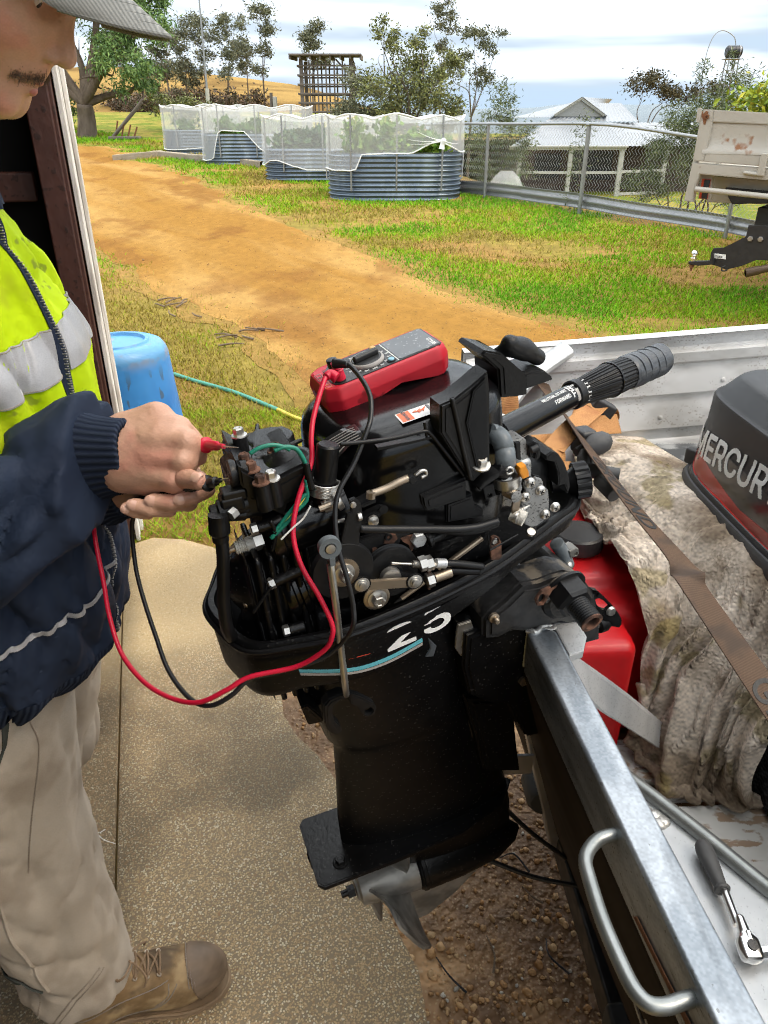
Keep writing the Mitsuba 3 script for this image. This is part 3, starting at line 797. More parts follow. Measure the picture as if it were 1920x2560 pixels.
def limbs(base, targets, r0, seed, fork=.3, wig=.08, twigs=0):
    r = np.random.default_rng(seed)
    base = np.asarray(base, float)
    targets = np.asarray(targets, float)
    mid = base + (targets.mean(0) - base) * fork
    mid[:2] = base[:2] * .65 + mid[:2] * .35
    ts = [tube(spline([base - [0, 0, .2], base, (base + mid) / 2 + r.normal(0, r0 * .3, 3), mid], 5), np.linspace(r0 * 1.25, r0 * .85, 16), 10)]
    ls = []
    for q in targets:
        d = np.linalg.norm(q - mid)
        c1 = mid + (q - mid) * .35 + r.normal(0, wig * d, 3) + [0, 0, .08 * d]
        c2 = mid + (q - mid) * .7 + r.normal(0, wig * d, 3)
        P = spline([mid, c1, c2, q], 5)
        ls.append(tube(P, np.linspace(r0 * .5, r0 * .07, len(P)), 7))
        for _ in range(twigs):
            a = P[r.integers(5, len(P) - 1)]
            e = a + np.clip(r.normal(0, .15, 3), -.25, .25) * d * [1, 1, .8]
            ls.append(tube(spline([a, (a + e) / 2 + r.normal(0, .05 * d, 3), e], 4), np.linspace(r0 * .16, r0 * .03, 9), 5))
    return ts[0], cat_(ls)

def tree(name, label, base, blobs, r0, n, size, cols, seed, group=None, aspect=2.4, droop=0.0, up=0.0, clump=.16, nclump=14, fork=.3, twigs=2, cat='tree', wig=.08, crown_name='crown'):
    """blobs: (x, y, z, rx, ry, rz) relative to the base."""
    r = np.random.default_rng(seed)
    base = np.asarray(base, float)
    t = thing(name, label, cat, group)
    B = np.array(blobs, float)
    w = np.prod(B[:, 3:], 1) ** (2 / 3); w /= w.sum()
    P = []
    tg = []
    for b, q in zip(B, w):
        k = max(3, int(nclump))
        c = r.normal(0, 1, (k, 3)); c /= np.linalg.norm(c, axis=1, keepdims=True)
        c = c * r.uniform(.35, 1.0, (k, 1)) ** .6
        c = base + b[:3] + c * b[3:]
        m = int(n * q)
        cl = c[r.integers(0, k, m)]
        s = clump * b[3:].mean() * r.uniform(.5, 1.7, (k,))[r.integers(0, k, m)][:, None]
        P.append(cl + r.normal(0, 1, (m, 3)) * s * [1, 1, .7])
        tg.append(base + b[:3])
    P = np.vstack(P)
    tr, lm = limbs(base, tg, r0, seed + 1, fork, wig, twigs)
    v, f, c = leaf_cloud(P, size, leaf_colors(len(P), cols, seed + 2, .4), seed + 3, aspect, up, droop)
    add(crown_name, trimesh.Trimesh(v, f, process=False), 'm_leaf', t, smooth=False, color=c)
    add('trunk', tr, 'm_bark', t, smooth=True)
    add('limbs', lm, 'm_bark', t, smooth=True)
    return t

G_dark = [(0.06, 0.1, 0.036), (0.1, 0.15, 0.044), (0.14, 0.2, 0.06)]
G_olive = [(0.095, 0.114, 0.038), (0.171, 0.19, 0.057), (0.247, 0.266, 0.085), (0.133, 0.133, 0.057)]
G_pepper = [(0.09, 0.17, 0.056), (0.14, 0.24, 0.07), (0.2, 0.3, 0.09)]
G_gum = [(0.09, 0.1, 0.06), (0.15, 0.16, 0.09), (0.2, 0.2, 0.12)]
G_feather = [(0.067, 0.095, 0.038), (0.114, 0.142, 0.057), (0.162, 0.19, 0.076)]
G_lemon = [(0.24, 0.3, 0.022), (0.33, 0.375, 0.03), (0.135, 0.21, 0.03), (0.45, 0.42, 0.045)]

tree('pepper_tree', 'big spreading pepper tree with drooping foliage and forked trunk at the left', (-10.0, 28, 1.0),
     [(-2.6, 0, 3.2, 1.5, 1.5, 1.3), (-1.3, .5, 5.2, 1.8, 1.8, 1.3), (.6, 0, 5.4, 1.7, 1.6, 1.2), (2.2, .2, 4.6, 1.1, 1.3, 1.0), (2.5, -.3, 3.2, .85, .9, .95), (1.7, -.5, 2.2, .9, 1, .9), (2.3, 0, 1.75, .5, .7, .5), (-1.9, -.3, 2.0, .8, .8, .5), (-.3, .6, 3.9, 1.1, 1, .6), (1.0, .8, 3.0, .6, .8, .6), (3.0, .2, 4.1, .35, .5, .4)],
     .3, 36000, .15, G_pepper, 11, aspect=3.0, droop=.9, clump=.17, nclump=16, fork=.28, twigs=3)
tree('shrub', 'dull green low shrub in the dry grass right of the pepper tree', (-7.2, 31, 1.1), [(-.6, 0, .8, .9, .8, .6), (.5, .1, .6, .8, .7, .5), (1.4, 0, .4, .6, .5, .4)], .05, 3500, .13, G_olive, 21, cat='shrub', fork=.2)
tree('shrub', 'dark green low shrub in the dry grass left of the pepper tree', (-12.2, 31, 1.1), [(-.3, 0, .7, .9, .8, .6), (.7, .1, .9, .7, .7, .6)], .05, 3000, .13, G_dark, 22, cat='shrub', fork=.2)
# saplings along the foot of the hill
GUMS = ((-.345, 1.0), (-.315, 1.15), (-.285, .8), (-.262, .95), (-.236, 1.05), (-.207, 1.0), (-.18, .9), (-.16, 1.1), (-.30, .55), (-.25, .6), (-.095, .9), (.075, 1.2))
for k, (u_, h_) in enumerate(GUMS):
    yy = 72 + 5 * math.sin(k * 2.3)
    r = np.random.default_rng(300 + k)
    bl = [(r.normal(0, .5), 0, 6.6 * h_, 1.05, 1, .55), (r.normal(0, .6), 0, 5.7 * h_, .9, .9, .5), (r.normal(0, .5), 0, 4.4 * h_, .8, .8, .45)]
    if k % 2: bl.append((r.normal(0, .8), 0, 3.2 * h_, .8, .7, .4))
    q = u_ * (yy * .883) * 1.0
    zb_ = 1.6
    kinds = ['tall thin gum sapling', 'thin grey gum sapling', 'sparse gum sapling', 'short gum sapling']
    tree('gum_tree', 'thin sparse gum tree along the dry hill, %s from the left in the row' % ORD[sorted(GUMS).index((u_, h_))], (q, yy, zb_), bl, .07, 2300, .24, G_gum, 310 + k, group='gum trees along the hill', clump=.3, nclump=6, fork=.55, twigs=1)
r = np.random.default_rng(77)
for k in range(9):
    q = (-.36 + .024 * k + r.normal(0, .006))
    yy = 64 + r.uniform(-3, 5)
    tree('dry_bush', 'brown leafless-looking bush at the foot of the dry hill, %s from the left' % ORD[k], (q * yy * .883, yy, 1.7), [(0, 0, 1.0, 1.1, .8, .7), (r.normal(0, .7), 0, .6, .9, .7, .5)], .06, 900, .3, [(.09, .055, .035), (.13, .085, .05), (.07, .06, .03)], 340 + k, group='bushes at the foot of the hill', cat='bush', fork=.2, clump=.3)
tree('olive_tree', 'loose olive-green tree standing behind the nearest garden bed', (.55, 20.5, .6),
     [(-.5, 0, 1.5, .55, .6, .5), (.1, .1, 1.9, .55, .5, .5), (.6, 0, 1.5, .6, .6, .55), (.95, .1, 2.0, .4, .45, .3), (-.25, 0, 2.55, .28, .3, .3), (-.7, 0, 2.75, .16, .16, .25), (.3, 0, 2.6, .28, .3, .28), (.8, .1, 1.0, .6, .6, .45), (-.2, 0, .9, .6, .6, .4), (-.55, 0, 3.0, .1, .1, .14)],
     .07, 12500, .085, G_olive, 41, clump=.26, nclump=9, twigs=3)
tree('olive_tree', 'smaller grey-green tree between the lattice tower and the olive-green tree', (-.75, 21.5, .65),
     [(-.2, 0, 1.0, .5, .5, .45), (.25, 0, 1.3, .45, .45, .45), (0, 0, 1.8, .3, .3, .3), (.5, 0, .7, .4, .4, .4)], .05, 5000, .09, G_gum, 42, clump=.28, nclump=8)
tree('garden_shrub', 'wispy green shrub with bare twigs just behind the fence beside the nearest bed', (2.35, 17.2, -.3),
     [(-.3, 0, 1.3, .45, .4, .5), (.25, 0, 1.6, .4, .4, .5), (0, 0, 2.1, .3, .3, .4), (.55, .1, 1.1, .4, .4, .35), (-.1, 0, .7, .4, .4, .35)],
     .035, 5200, .085, G_feather, 43, cat='shrub', clump=.25, nclump=10, aspect=4, twigs=3, fork=.15)
tree('gum_tree', 'taller sparse gum tree behind the wispy shrub by the fence', (4.1, 40, -1.2), [(0, 0, 6.1, .6, .6, .35), (.6, 0, 5.6, .5, .5, .3), (-.7, 0, 5.2, .6, .6, .35), (.3, 0, 4.4, .7, .6, .35), (1.2, 0, 6.2, .25, .3, .2)], .06, 2600, .15, G_gum, 44, clump=.3, nclump=6, fork=.5)
tree('feathery_shrub', 'large dark feathery shrub with bare lower stems beyond the fence near the truck', (4.75, 12.3, -.9),
     [(-.2, 0, 2.45, .5, .5, .35), (.3, .1, 2.6, .5, .5, .4), (.65, 0, 2.2, .4, .4, .4), (-.45, -.1, 1.9, .4, .4, .4), (.15, 0, 2.0, .55, .5, .4), (-.75, 0, 1.6, .35, .3, .3), (.55, 0, 1.6, .45, .4, .35), (-.2, 0, 3.05, .1, .1, .14), (.2, 0, 3.2, .06, .06, .12)],
     .04, 17000, .07, G_feather, 45, cat='shrub', clump=.2, nclump=16, aspect=5.5, twigs=5, fork=.1, up=.3)
tree('lemon_tree', 'bright yellow-green lemon tree above the tray of the truck', (4.75, 9.6, -.1),
     [(-.5, 0, 1.85, .32, .4, .2), (0, 0, 2.0, .45, .5, .25), (.5, 0, 2.0, .5, .5, .35), (-.1, 0, 1.6, .6, .5, .3), (-.3, 0, 2.25, .1, .1, .12)], .05, 2600, .085, G_lemon, 46, clump=.25, nclump=10, aspect=1.8)
tree('tall_weed', 'slender leafy weed stem climbing the fence in front of the house', (3.05, 12.75, -.1), [(0, 0, 1.05, .12, .12, .3), (.05, 0, 1.5, .09, .09, .2), (-.02, 0, .6, .07, .07, .2)], .012, 320, .075, G_feather, 47, cat='plant', clump=.5, nclump=8, aspect=4, fork=.4)
tree('gum_tree', 'dark round-crowned gum tree on the skyline behind the house roof', (24, 78, -3), [(-.5, 0, 7.6, 1.7, 1.5, .8), (1.8, 0, 6.8, 1.5, 1.3, .8), (4.0, 0, 6.6, 1.0, 1, .7), (6.2, 0, 7.0, 1.2, 1, .8)], .12, 3600, .3, [(.05, .05, .025), (.09, .075, .03)], 48, clump=.3, nclump=9, fork=.4)
for k, (x_, y_, lab, cols) in enumerate(((3.3, 13.4, 'silver-grey lavender bush behind the guard rail', [(.16, .17, .15), (.22, .23, .2)]), (3.85, 12.9, 'larger silver-grey lavender bush beside the fence post', [(.15, .16, .14), (.21, .22, .2)]))):
    tree('lavender_bush', lab, (x_, y_, -.35), [(0, 0, .45, .28, .25, .2), (.25, 0, .4, .22, .2, .16)], .02, 1400, .06, cols, 70 + k, cat='bush', aspect=5, up=.8, fork=.1)
tree('broom_bush', 'tufted yellow-green bush in front of the verandah', (3.15, 16.0, -1.05), [(0, 0, .45, .3, .25, .25)], .02, 900, .14, [(.16, .19, .04), (.22, .24, .05)], 72, cat='bush', aspect=6, up=1.2, fork=.1)
for k, (x_, y_) in enumerate(((5.1, 11.0), (5.6, 10.6), (6.1, 10.4))):
    tree('flowering_plant', 'bright green garden plant under the truck tray, %s from the left' % ORD[k], (x_, y_, -.35), [(0, 0, .35, .3, .25, .17), (.2, 0, .3, .25, .2, .13)], .015, 900, .08, [(.12, .22, .02), (.17, .27, .03), (.1, .17, .02)], 74 + k, cat='plant', group='garden plants under the truck tray', aspect=2, fork=.1, up=.4)
ot = tree('orange_tree', 'small orange tree hung with ripe fruit under pale netting behind the fence', (2.35, 15.9, -.85), [(0, 0, .75, .28, .28, .3), (.15, 0, 1.1, .2, .2, .2)], .03, 900, .09, G_pepper, 80, clump=.35, nclump=9, aspect=1.9, fork=.25)
r = np.random.default_rng(81)
for k in range(9):
    p = np.array([2.35, 15.9, -.05]) + r.normal(0, 1, 3) * [.24, .1, .16] + [.12, -.2, 0]
    add('orange', trimesh.creation.icosphere(2, .05).apply_translation(p), 'm_orange', ot, smooth=True)
u = np.linspace(0, 2 * PI, 40, endpoint=False); w = np.linspace(0, 1, 14)
U, Wg = np.meshgrid(u, w, indexing='ij')
rad = .5 * np.sqrt(np.clip(1 - (Wg * .98) ** 2.6, 0, 1)) * (1 + .14 * (meshkit.fbm(np.stack([np.cos(U) * 2, np.sin(U) * 2, Wg * 2], -1), 3, 4) - .5))
add('netting', grid(np.stack([2.4 + rad * np.cos(U), 15.9 + rad * np.sin(U), -.85 + Wg * 1.5], -1), close_u=True), 'm_net', ot, smooth=True)

pl = thing('plough', 'rusty old plough frame resting in the grass near the pepper tree', 'plough')
o = np.array([(-8.417,26.815,0.942)][0])
add('beam', cyl(o + [-.35, 0, .1], o + [.75, .1, 1.15], .035, n=8), 'm_old_timber', pl)
add('beam', cyl(o + [-.35, .2, .1], o + [.7, .2, 1.05], .03, n=8), 'm_old_timber', pl)
for k in range(4):
    add('tine', cyl(o + [-.3 + .2 * k, .1, .05], o + [-.15 + .2 * k, .1, .55 - .06 * k], .025, n=7), 'm_rust', pl)
add('skid', rbox((1.0, .3, .08), .02, o + [0, .1, .06]), 'm_old_timber', pl)

# ------------------------------------------------------------------ grass
def blades(name, P, h, w, cols, seed, label, lean=.5, green=None):
    r = np.random.default_rng(seed)
    n = len(P)
    a = r.uniform(0, 2 * PI, n)
    s = np.column_stack([np.cos(a), np.sin(a), np.zeros(n)])
    hh = h * r.uniform(.5, 1.4, n)
    ln = r.normal(0, lean, (n, 2)) * hh[:, None]
    tip = P + np.column_stack([ln, hh])
    V = np.stack([P - s * w[:, None] / 2, P + s * w[:, None] / 2, tip], 1)
    F = np.arange(n * 3).reshape(-1, 3)
    k = len(cols)
    t = r.uniform(0, 1, n) if green is None else np.clip(green + r.normal(0, .18, n), 0, .999)
    ia = (t * (k - 1)).astype(int); fr = (t * (k - 1) - ia)[:, None]
    C = np.array(cols)
    c = (C[ia] * (1 - fr) + C[ia + 1] * fr) * r.uniform(.65, 1.2, (n, 1))
    col = np.repeat(c, 3, 0) 
    add(name, trimesh.Trimesh(V.reshape(-1, 3), F, process=False), 'm_grass', smooth=False, kind='stuff', label=label, cat='grass', color=col)

r = np.random.default_rng(5)
def sample(x0, x1, y0, y1, n):
    """More blades near the eye than far off."""
    u = r.uniform(0, 1, n)
    y = y0 * (y1 / y0) ** u if y0 > 0 else r.uniform(y0, y1, n)
    x = r.uniform(x0, x1, n) * y
    return np.column_stack([x, y])
P = sample(-.62, .62, 3.2, 34, 430000)
q = np.column_stack([P, P[:, 0] * 0])
edge = shapely.distance(shapely.points(P), drive_poly.exterior) * np.where(shapely.contains_xy(drive_poly, P[:, 0], P[:, 1]), -1, 1)
dens = meshkit.fbm(q * .8, 4, 71)
right = P[:, 0] > -.3 - .12 * P[:, 1] + 1.2 * (P[:, 1] > 9)
bare = smooth_ = np.clip((meshkit.fbm(q * [.55, 1.1, 1] + 3, 4, 19) - .52) * 7, 0, 1)
keep = r.uniform(0, 1, len(P)) < np.clip(.3 + edge * np.where(edge < 0, .9, 1.6) - .35 * (meshkit.fbm(q * 3, 3, 88) - .4) * 2, 0, 1) ** 1.5 * (1 - .85 * bare) * np.where((P[:, 0] < -.3) & (P[:, 1] < 9), .55, 1)
keep &= (P[:, 0] - 4.76) * .793 + (P[:, 1] - 10.25) * .61 < .3
P, dens, edge, bare = P[keep], dens[keep], edge[keep], bare[keep]
for b in BED[:4]:
    k_ = (np.abs(P[:, 0] - b[0]) < b[3] / 2) & (np.abs(P[:, 1] - b[1]) < b[4] / 2 - .05)
    P, dens, edge, bare = P[~k_], dens[~k_], edge[~k_], bare[~k_]
leftside = (P[:, 0] < -.2) & (P[:, 1] < 8.5)
g_ = np.clip(.5 + (dens - .5) * 2.6 + .25 * np.clip(edge - .3, -.4, .5) - .3 * bare - .40 * leftside, 0, 1)
G3 = on_ground(P, -.004)
GRASS = [(0.354, 0.271, 0.074), (0.328, 0.31, 0.025), (0.256, 0.443, 0.009), (0.186, 0.441, 0.006), (0.112, 0.312, 0.008)]
blades('grass', G3, .022 + .0022 * P[:, 1], .0035 + .0011 * P[:, 1], GRASS, 91, 'lively green and yellow lawn grass beside the driveway', green=g_)
# thin dry grass before the driveway, towards the shed
P = np.column_stack([r.uniform(-1.6, .6, 60000), r.uniform(1.9, 4.2, 60000)])
q = np.column_stack([P, P[:, 0] * 0])
dens = meshkit.fbm(q * 2.2, 4, 33)
thin = np.clip((P[:, 1] - 2.2) * .9, .0, 1) * np.clip(1.1 - (P[:, 0] + .35) * 1.2, 0, 1)
keep = (r.uniform(0, 1, len(P)) < np.clip((dens - .38) * 5, .05, 1) * thin) & ~shapely.contains_xy(apron_poly, P[:, 0], P[:, 1]) & (P[:, 0] > slabline(P[:, 1]) + .0)
P, dens = P[keep], dens[keep]
blades('dry_grass', on_ground(P, 0), np.full(len(P), .03), np.full(len(P), .0055), GRASS, 92, 'thin yellowing grass between the concrete and the driveway', lean=.8, green=np.clip(.22 + (dens - .5) * 1.6, 0, 1))
# ------------------------------------------------------------------ shed opening at the left, tub, hose, sticks
mat('m_jamb', lambda p, n, uv: mix((.035, .012, .009), (.075, .026, .018), fbm(p.x * 30, p.y * 30, p.z * 9, 4)) * (1 - .5 * smoothstep(.66, .72, fbm(p.x * 60, p.y * 60, p.z * 40, 3))), .55, bump=lambda p, n, uv: fbm(p.x * 60, p.y * 60, p.z * 40, 3), height=.002)
mat('m_white_trim', lambda p, n, uv: mix((.42, .39, .35), (.66, .64, .60), smoothstep(.3, .6, fbm(p.x * 30, p.y * 30, p.z * 5, 4))), .6)
mat('m_shed_sheet', (.22, .22, .21), .5, metal=.3)
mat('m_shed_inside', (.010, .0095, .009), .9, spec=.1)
def tub_blue(p, n, uv):
    sc = smoothstep(.62, .68, fbm(p.x * 34, p.y * 34, p.z * 9, 3))
    dirt = smoothstep(.52, .7, fbm(p.x * 11, p.y * 11, p.z * 14, 4)) * smoothstep(.55, .64, p.z)
    g = mix((.018, .16, .50), (.06, .30, .66), fbm(p.x * 6, p.y * 6, p.z * 5, 3))
    g = mix(g, (.15, .37, .60), smoothstep(.57, .63, p.z) * .75)
    g = mix(g, (.06, .1, .14), .8 * sc * (1 - smoothstep(.5, .6, p.z)))
    return mix(g, (.32, .22, .15), .55 * dirt)
mat('m_tub', tub_blue, .38, spec=.5, bump=lambda p, n, uv: fbm(p.x * 40, p.y * 40, p.z * 40, 3), height=.002)
mat('m_hose_green', (.06, .30, .22), .4)
mat('m_hose_yellow', (.62, .48, .06), .4)

fl = sg.Polygon([(slabline(.1), .1), (slabline(2.72), 2.72), (slabline(2.72) - 3.6, 2.0), (slabline(.1) - 3.4, -.9)])
m = poly_prism(np.array(fl.exterior.coords)[:-1], .1, .006); m.apply_translation([0, 0, -.082])
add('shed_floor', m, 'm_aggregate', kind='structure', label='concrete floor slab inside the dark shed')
sh = thing('shed', 'dark open shed at the left with rust-brown steel door jamb and white trim', 'shed')
wd = np.array([-.2842, .9588, 0])      # along the opening, away from the eye
wn = np.array([.9588, .2842, 0])       # out of the shed
J = np.array([-1.047, 2.66, 0])
Rw = np.stack([wn, wd, [0, 0, 1]], 1)
add('door_jamb', rbox((.075, .12, 2.9), .006, J + wn * -.035 + wd * .0 + [0, 0, 1.45], Rw), 'm_jamb', sh)
add('jamb_flange', rbox((.012, .16, 2.9), .003, J + wn * .006 + wd * .03 + [0, 0, 1.45], Rw), 'm_jamb', sh)
add('edge_trim', rbox((.016, .13, 2.9), .003, J + wn * .026 + wd * .055 + [0, 0, 1.45], Rw), 'm_white_trim', sh)
add('edge_trim', rbox((.012, .05, 2.9), .003, J + wn * .041 + wd * .10 + [0, 0, 1.452], Rw), 'm_white_trim', sh)
c0 = J + wd * .12
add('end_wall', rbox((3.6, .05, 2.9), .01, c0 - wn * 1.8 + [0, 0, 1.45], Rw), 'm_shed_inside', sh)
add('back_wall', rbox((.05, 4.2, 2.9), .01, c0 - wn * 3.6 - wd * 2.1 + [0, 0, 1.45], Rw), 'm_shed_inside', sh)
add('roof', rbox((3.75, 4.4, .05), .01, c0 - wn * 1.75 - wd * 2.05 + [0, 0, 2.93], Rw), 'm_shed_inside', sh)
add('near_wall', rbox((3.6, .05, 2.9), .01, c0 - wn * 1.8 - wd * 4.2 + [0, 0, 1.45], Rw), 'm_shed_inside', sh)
for k in range(3):
    add('girt', rbox((3.4, .06, .09), .008, c0 - wn * 1.8 - wd * .06 + [0, 0, .6 + .75 * k], Rw), 'm_jamb', sh)
lk = c0 - wn * .22 - wd * .10
add('latch', rbox((.09, .02, .16), .01, lk + [0, 0, 1.12], Rw @ rot([0, 1, 0], 14)), 'm_galv', sh)
add('latch', lathe([(0, 0), (.018, 0), (.018, .012), (0, .014)], lk - wd * .02 + [0, 0, 1.1], -wd, 16), 'm_galv', sh)

tb = thing('blue_tub', 'upturned scuffed blue plastic drum on the grass beside the shed jamb', 'drum')
tc = np.array([-1.215, 3.32, 0.0])
h_ = .665
prof = [(.0, h_ - .012), (.10, h_ - .012), (.125, h_ - .012), (.13, h_ + .003), (.142, h_ + .003), (.147, h_ - .006), (.178, h_ - .005), (.2, h_ - .014), (.216, h_ - .035), (.224, h_ - .06), (.238, h_ - .25), (.25, h_ - .4), (.252, h_ - .41), (.252, h_ - .43), (.262, .12), (.268, .05), (.28, .04), (.28, .0), (.262, 0)]
add('shell', lathe(prof, tc, (0, 0, 1), 64), 'm_tub', tb, smooth=40)

hp = np.array([(-1.5573,5.0012,0.012),(-1.2604,4.7545,0.012),(-0.9745,4.5368,0.012),(-0.7671,4.3356,0.012),(-0.6356,4.1963,0.012),(-0.4952,4.0418,0.012)])
hp = np.vstack([[(-1.9, 5.25, .012)], hp, [(-.3, 3.9, .012), (-.1, 3.7, .012)]])
hz_ = thing('garden_hose', 'thin green and yellow garden hose lying across the grass', 'hose')
hs_ = spline(hp, 10)
n1 = int(len(hs_) * .62)
add('green_length', tube(hs_[:n1 + 1], .0125, 10), 'm_hose_green', hz_)
add('yellow_length', tube(hs_[n1:], .0125, 10), 'm_hose_yellow', hz_)

NTH = ORD + ['thirteenth', 'fourteenth', 'fifteenth', 'sixteenth']
r = np.random.default_rng(19)
for cx, cy, nn in ((-1.93, 7.1, 6), (-1.2, 5.95, 7), (-1.7, 6.6, 2)):
    for k in range(nn):
        a = r.uniform(0, PI); L = r.uniform(.08, .22)
        p = np.array([cx + r.normal(0, .1), cy + r.normal(0, .14), .014])
        d = np.array([math.cos(a), math.sin(a), 0]) * L / 2
        P = spline([p - d, p + r.normal(0, .012, 3) * [1, 1, .3] + [0, 0, .012], p + d + [0, 0, r.uniform(0, .03)]], 4)
        add('stick', tube(P, np.linspace(.009, .005, len(P)), 6), 'm_twig', label='grey dry twig in the rut beside the driveway, %s in the %s heap' % (NTH[k], {6: 'farther', 7: 'nearer', 2: 'middle'}[nn]), cat='twig', group='twigs along the driveway rut')
r = np.random.default_rng(23)
NTH = ORD + ['thirteenth', 'fourteenth', 'fifteenth', 'sixteenth']
for k in range(16):
    a = r.uniform(0, PI); L = r.uniform(.03, .09)
    p = np.array([.5 - .028 * k, r.uniform(.55, 1.3), .016])
    d = np.array([math.cos(a), math.sin(a), 0]) * L / 2
    P = spline([p - d, p + r.normal(0, .012, 3) * [1, 1, .2] + [0, 0, .006], p + d], 4)
    add('stick', tube(P, np.linspace(.0026, .0012, len(P)), 5), 'm_black_steel' if k % 2 else 'm_twig', label='dark wet twig on the dirt beneath the motor, %s counted from the boat side' % NTH[k], cat='twig', group='twigs on the dirt')
m_ = [(-0.5751,1.8039,0.01),(-0.5468,1.7899,0.01),(-0.5062,1.7664,0.01)]
add('stick', tube(spline(m_, 5), .0022, 5), 'm_black_steel', label='thin black twig lying on the pale concrete', cat='twig')
# ------------------------------------------------------------------ the boat: a = towards its bow, l = across it away from the eye, z = up
BYAW = math.radians(3)
BFW = np.array([math.cos(BYAW), math.sin(BYAW), 0]); BLT = np.array([-math.sin(BYAW), math.cos(BYAW), 0])
BM = np.stack([BFW, BLT, [0, 0, 1]], 1)
def bt(P):
    return np.asarray(P, float) @ BM.T + [0, .85, 0]
def bmesh(m):
    m = m.copy(); m.vertices = bt(m.vertices); return m

def dirty_white(p, n, uv):
    a = fbm(p.x * 9, p.y * 9, p.z * 14, 4)
    s = smoothstep(.70, .76, noise(p.x * 260, p.y * 260, p.z * 260)) * smoothstep(.45, .6, fbm(p.x * 11, p.y * 11, p.z * 11, 3))
    g = mix((.40, .395, .38), (.56, .56, .555), smoothstep(.3, .6, a))
    return mix(g, (.22, .18, .14), .5 * s)
mat('m_boat_white', dirty_white, .35, spec=.5, bump=lambda p, n, uv: fbm(p.x * 9, p.y * 9, p.z * 9, 3), height=.003, eps=4e-3)
def floor_white(p, n, uv):
    a = fbm(p.x * 12, p.y * 30, 0, 4)
    b = fbm(p.x * 30, p.y * 60, 4, 4)
    g = mix((.50, .485, .44), (.62, .61, .58), a)
    return mix(g, (.26, .15, .07), smoothstep(.54, .68, b) * .8)
mat('m_floor_white', floor_white, .5)
mat('m_floor_dirt', lambda p, n, uv: mix((.075, .035, .017), (.30, .17, .08), smoothstep(.35, .7, fbm(p.x * 26, p.y * 50, p.z * 20, 4))), .75, bump=lambda p, n, uv: fbm(p.x * 60, p.y * 60, p.z * 60, 3), height=.006)
def alu(p, n, uv):
    a = fbm(p.x * 40, p.y * 14, p.z * 40, 4)
    f = noise(p.x * 420, p.y * 420, p.z * 420)
    sp = smoothstep(.84, .88, noise(p.x * 330, p.y * 260, p.z * 330))
    g = mix((.26, .29, .32), (.40, .43, .46), smoothstep(.3, .65, a)) * (.85 + .3 * f)
    sm = smoothstep(.52, .72, fbm(p.x * 60, p.y * 7, p.z * 60, 4))
    g = g * (1 - .28 * sm)
    return mix(g, (.12, .11, .10), .6 * sp)
mat('m_alu', alu, .40, metal=.78, bump=lambda p, n, uv: noise(p.x * 500, p.y * 500, p.z * 500) + 2 * fbm(p.x * 24, p.y * 10, p.z * 24, 3), height=.00012, eps=1e-3)
mat('m_alu_shaded', lambda p, n, uv: mix((.022, .016, .012), (.05, .038, .03), fbm(p.x * 12, p.y * 4, p.z * 30, 4)), .75, spec=.2)  # transom plate: its under-lit darkness is put into the base colour
mat('m_alu_bright', lambda p, n, uv: mix((.40, .415, .425), (.56, .57, .575), fbm(p.x * 30, p.y * 30, p.z * 30, 3)) * (1 - .25 * smoothstep(.74, .82, noise(p.x * 520, p.y * 420, p.z * 520))), .4, metal=.55)
mat('m_weld', lambda p, n, uv: mix((.35, .33, .3), (.8, .8, .78), fbm(p.x * 120, p.y * 120, p.z * 120, 3)), .4, metal=.7)
mat('m_galv_tube', lambda p, n, uv: mix((.20, .215, .21), (.38, .395, .385), fbm(p.x * 60, p.y * 60, p.z * 60, 4)), .38, metal=.8)
def towel_color(p, n, uv):
    a = fbm(p.x * 8, p.y * 8, p.z * 8, 4)
    b = fbm(p.x * 16 + 9, p.y * 16, p.z * 16, 4)
    g = mix((.26, .20, .145), (.60, .52, .435), smoothstep(.3, .62, a))
    g = mix(g, (.22, .17, .05), .6 * smoothstep(.58, .7, b))
    g = mix(g, (.07, .06, .05), .6 * smoothstep(.66, .80, fbm(p.x * 26, p.y * 26, p.z * 26 + 5, 4)))
    return g * (.62 + .7 * noise(p.x * 210, p.y * 210, p.z * 210))
mat('m_towel', towel_color, .98, spec=.05, sheen=.4, bump=lambda p, n, uv: noise(p.x * 300, p.y * 300, p.z * 300) + .5 * noise(p.x * 600, p.y * 600, p.z * 600), height=.0035, eps=8e-4)
mat('m_red_plastic', lambda p, n, uv: mix((.42, .005, .008), (.52, .010, .013), fbm(p.x * 20, p.y * 20, p.z * 20, 3)), .38, spec=.5)
mat('m_black_plastic', (.02, .02, .021), .45)
mat('m_rubber', lambda p, n, uv: mix((.035, .036, .038), (.07, .07, .07), fbm(p.x * 40, p.y * 40, p.z * 40, 3)), .6)
mat('m_mat_grey', lambda p, n, uv: mix((.07, .075, .08), (.30, .31, .31), smoothstep(.38, .62, fbm(p.x * 22, p.y * 30, p.z * 20, 5))), .45)
mat('m_carpet', lambda p, n, uv: (.006 + .06 * noise(p.x * 260, p.y * 260, p.z * 260) ** 2) * mi.Color3f(1, 1.02, 1.06), .95, bump=lambda p, n, uv: noise(p.x * 190, p.y * 190, p.z * 190), height=.01, eps=1e-3)
def webbing(c0, c1, dark):
    def f(p, n, uv):
        rib = .5 + .5 * dr.sin(uv.x * 2 * PI / .0032)
        st = smoothstep(.45, .7, fbm(uv.x * 26, uv.y * 20, 3, 4))
        return mix(mix(c0, c1, .6 * rib + .2 * noise(uv.x * 900, uv.y * 900)), dark, .7 * st)
    return f
mat('m_strap_brown', webbing((.05, .027, .013), (.115, .062, .031), (.03, .018, .011)), .7, bump=lambda p, n, uv: .5 + .5 * dr.sin(uv.x * 2 * PI / .0032), height=.0006, eps=3e-4)
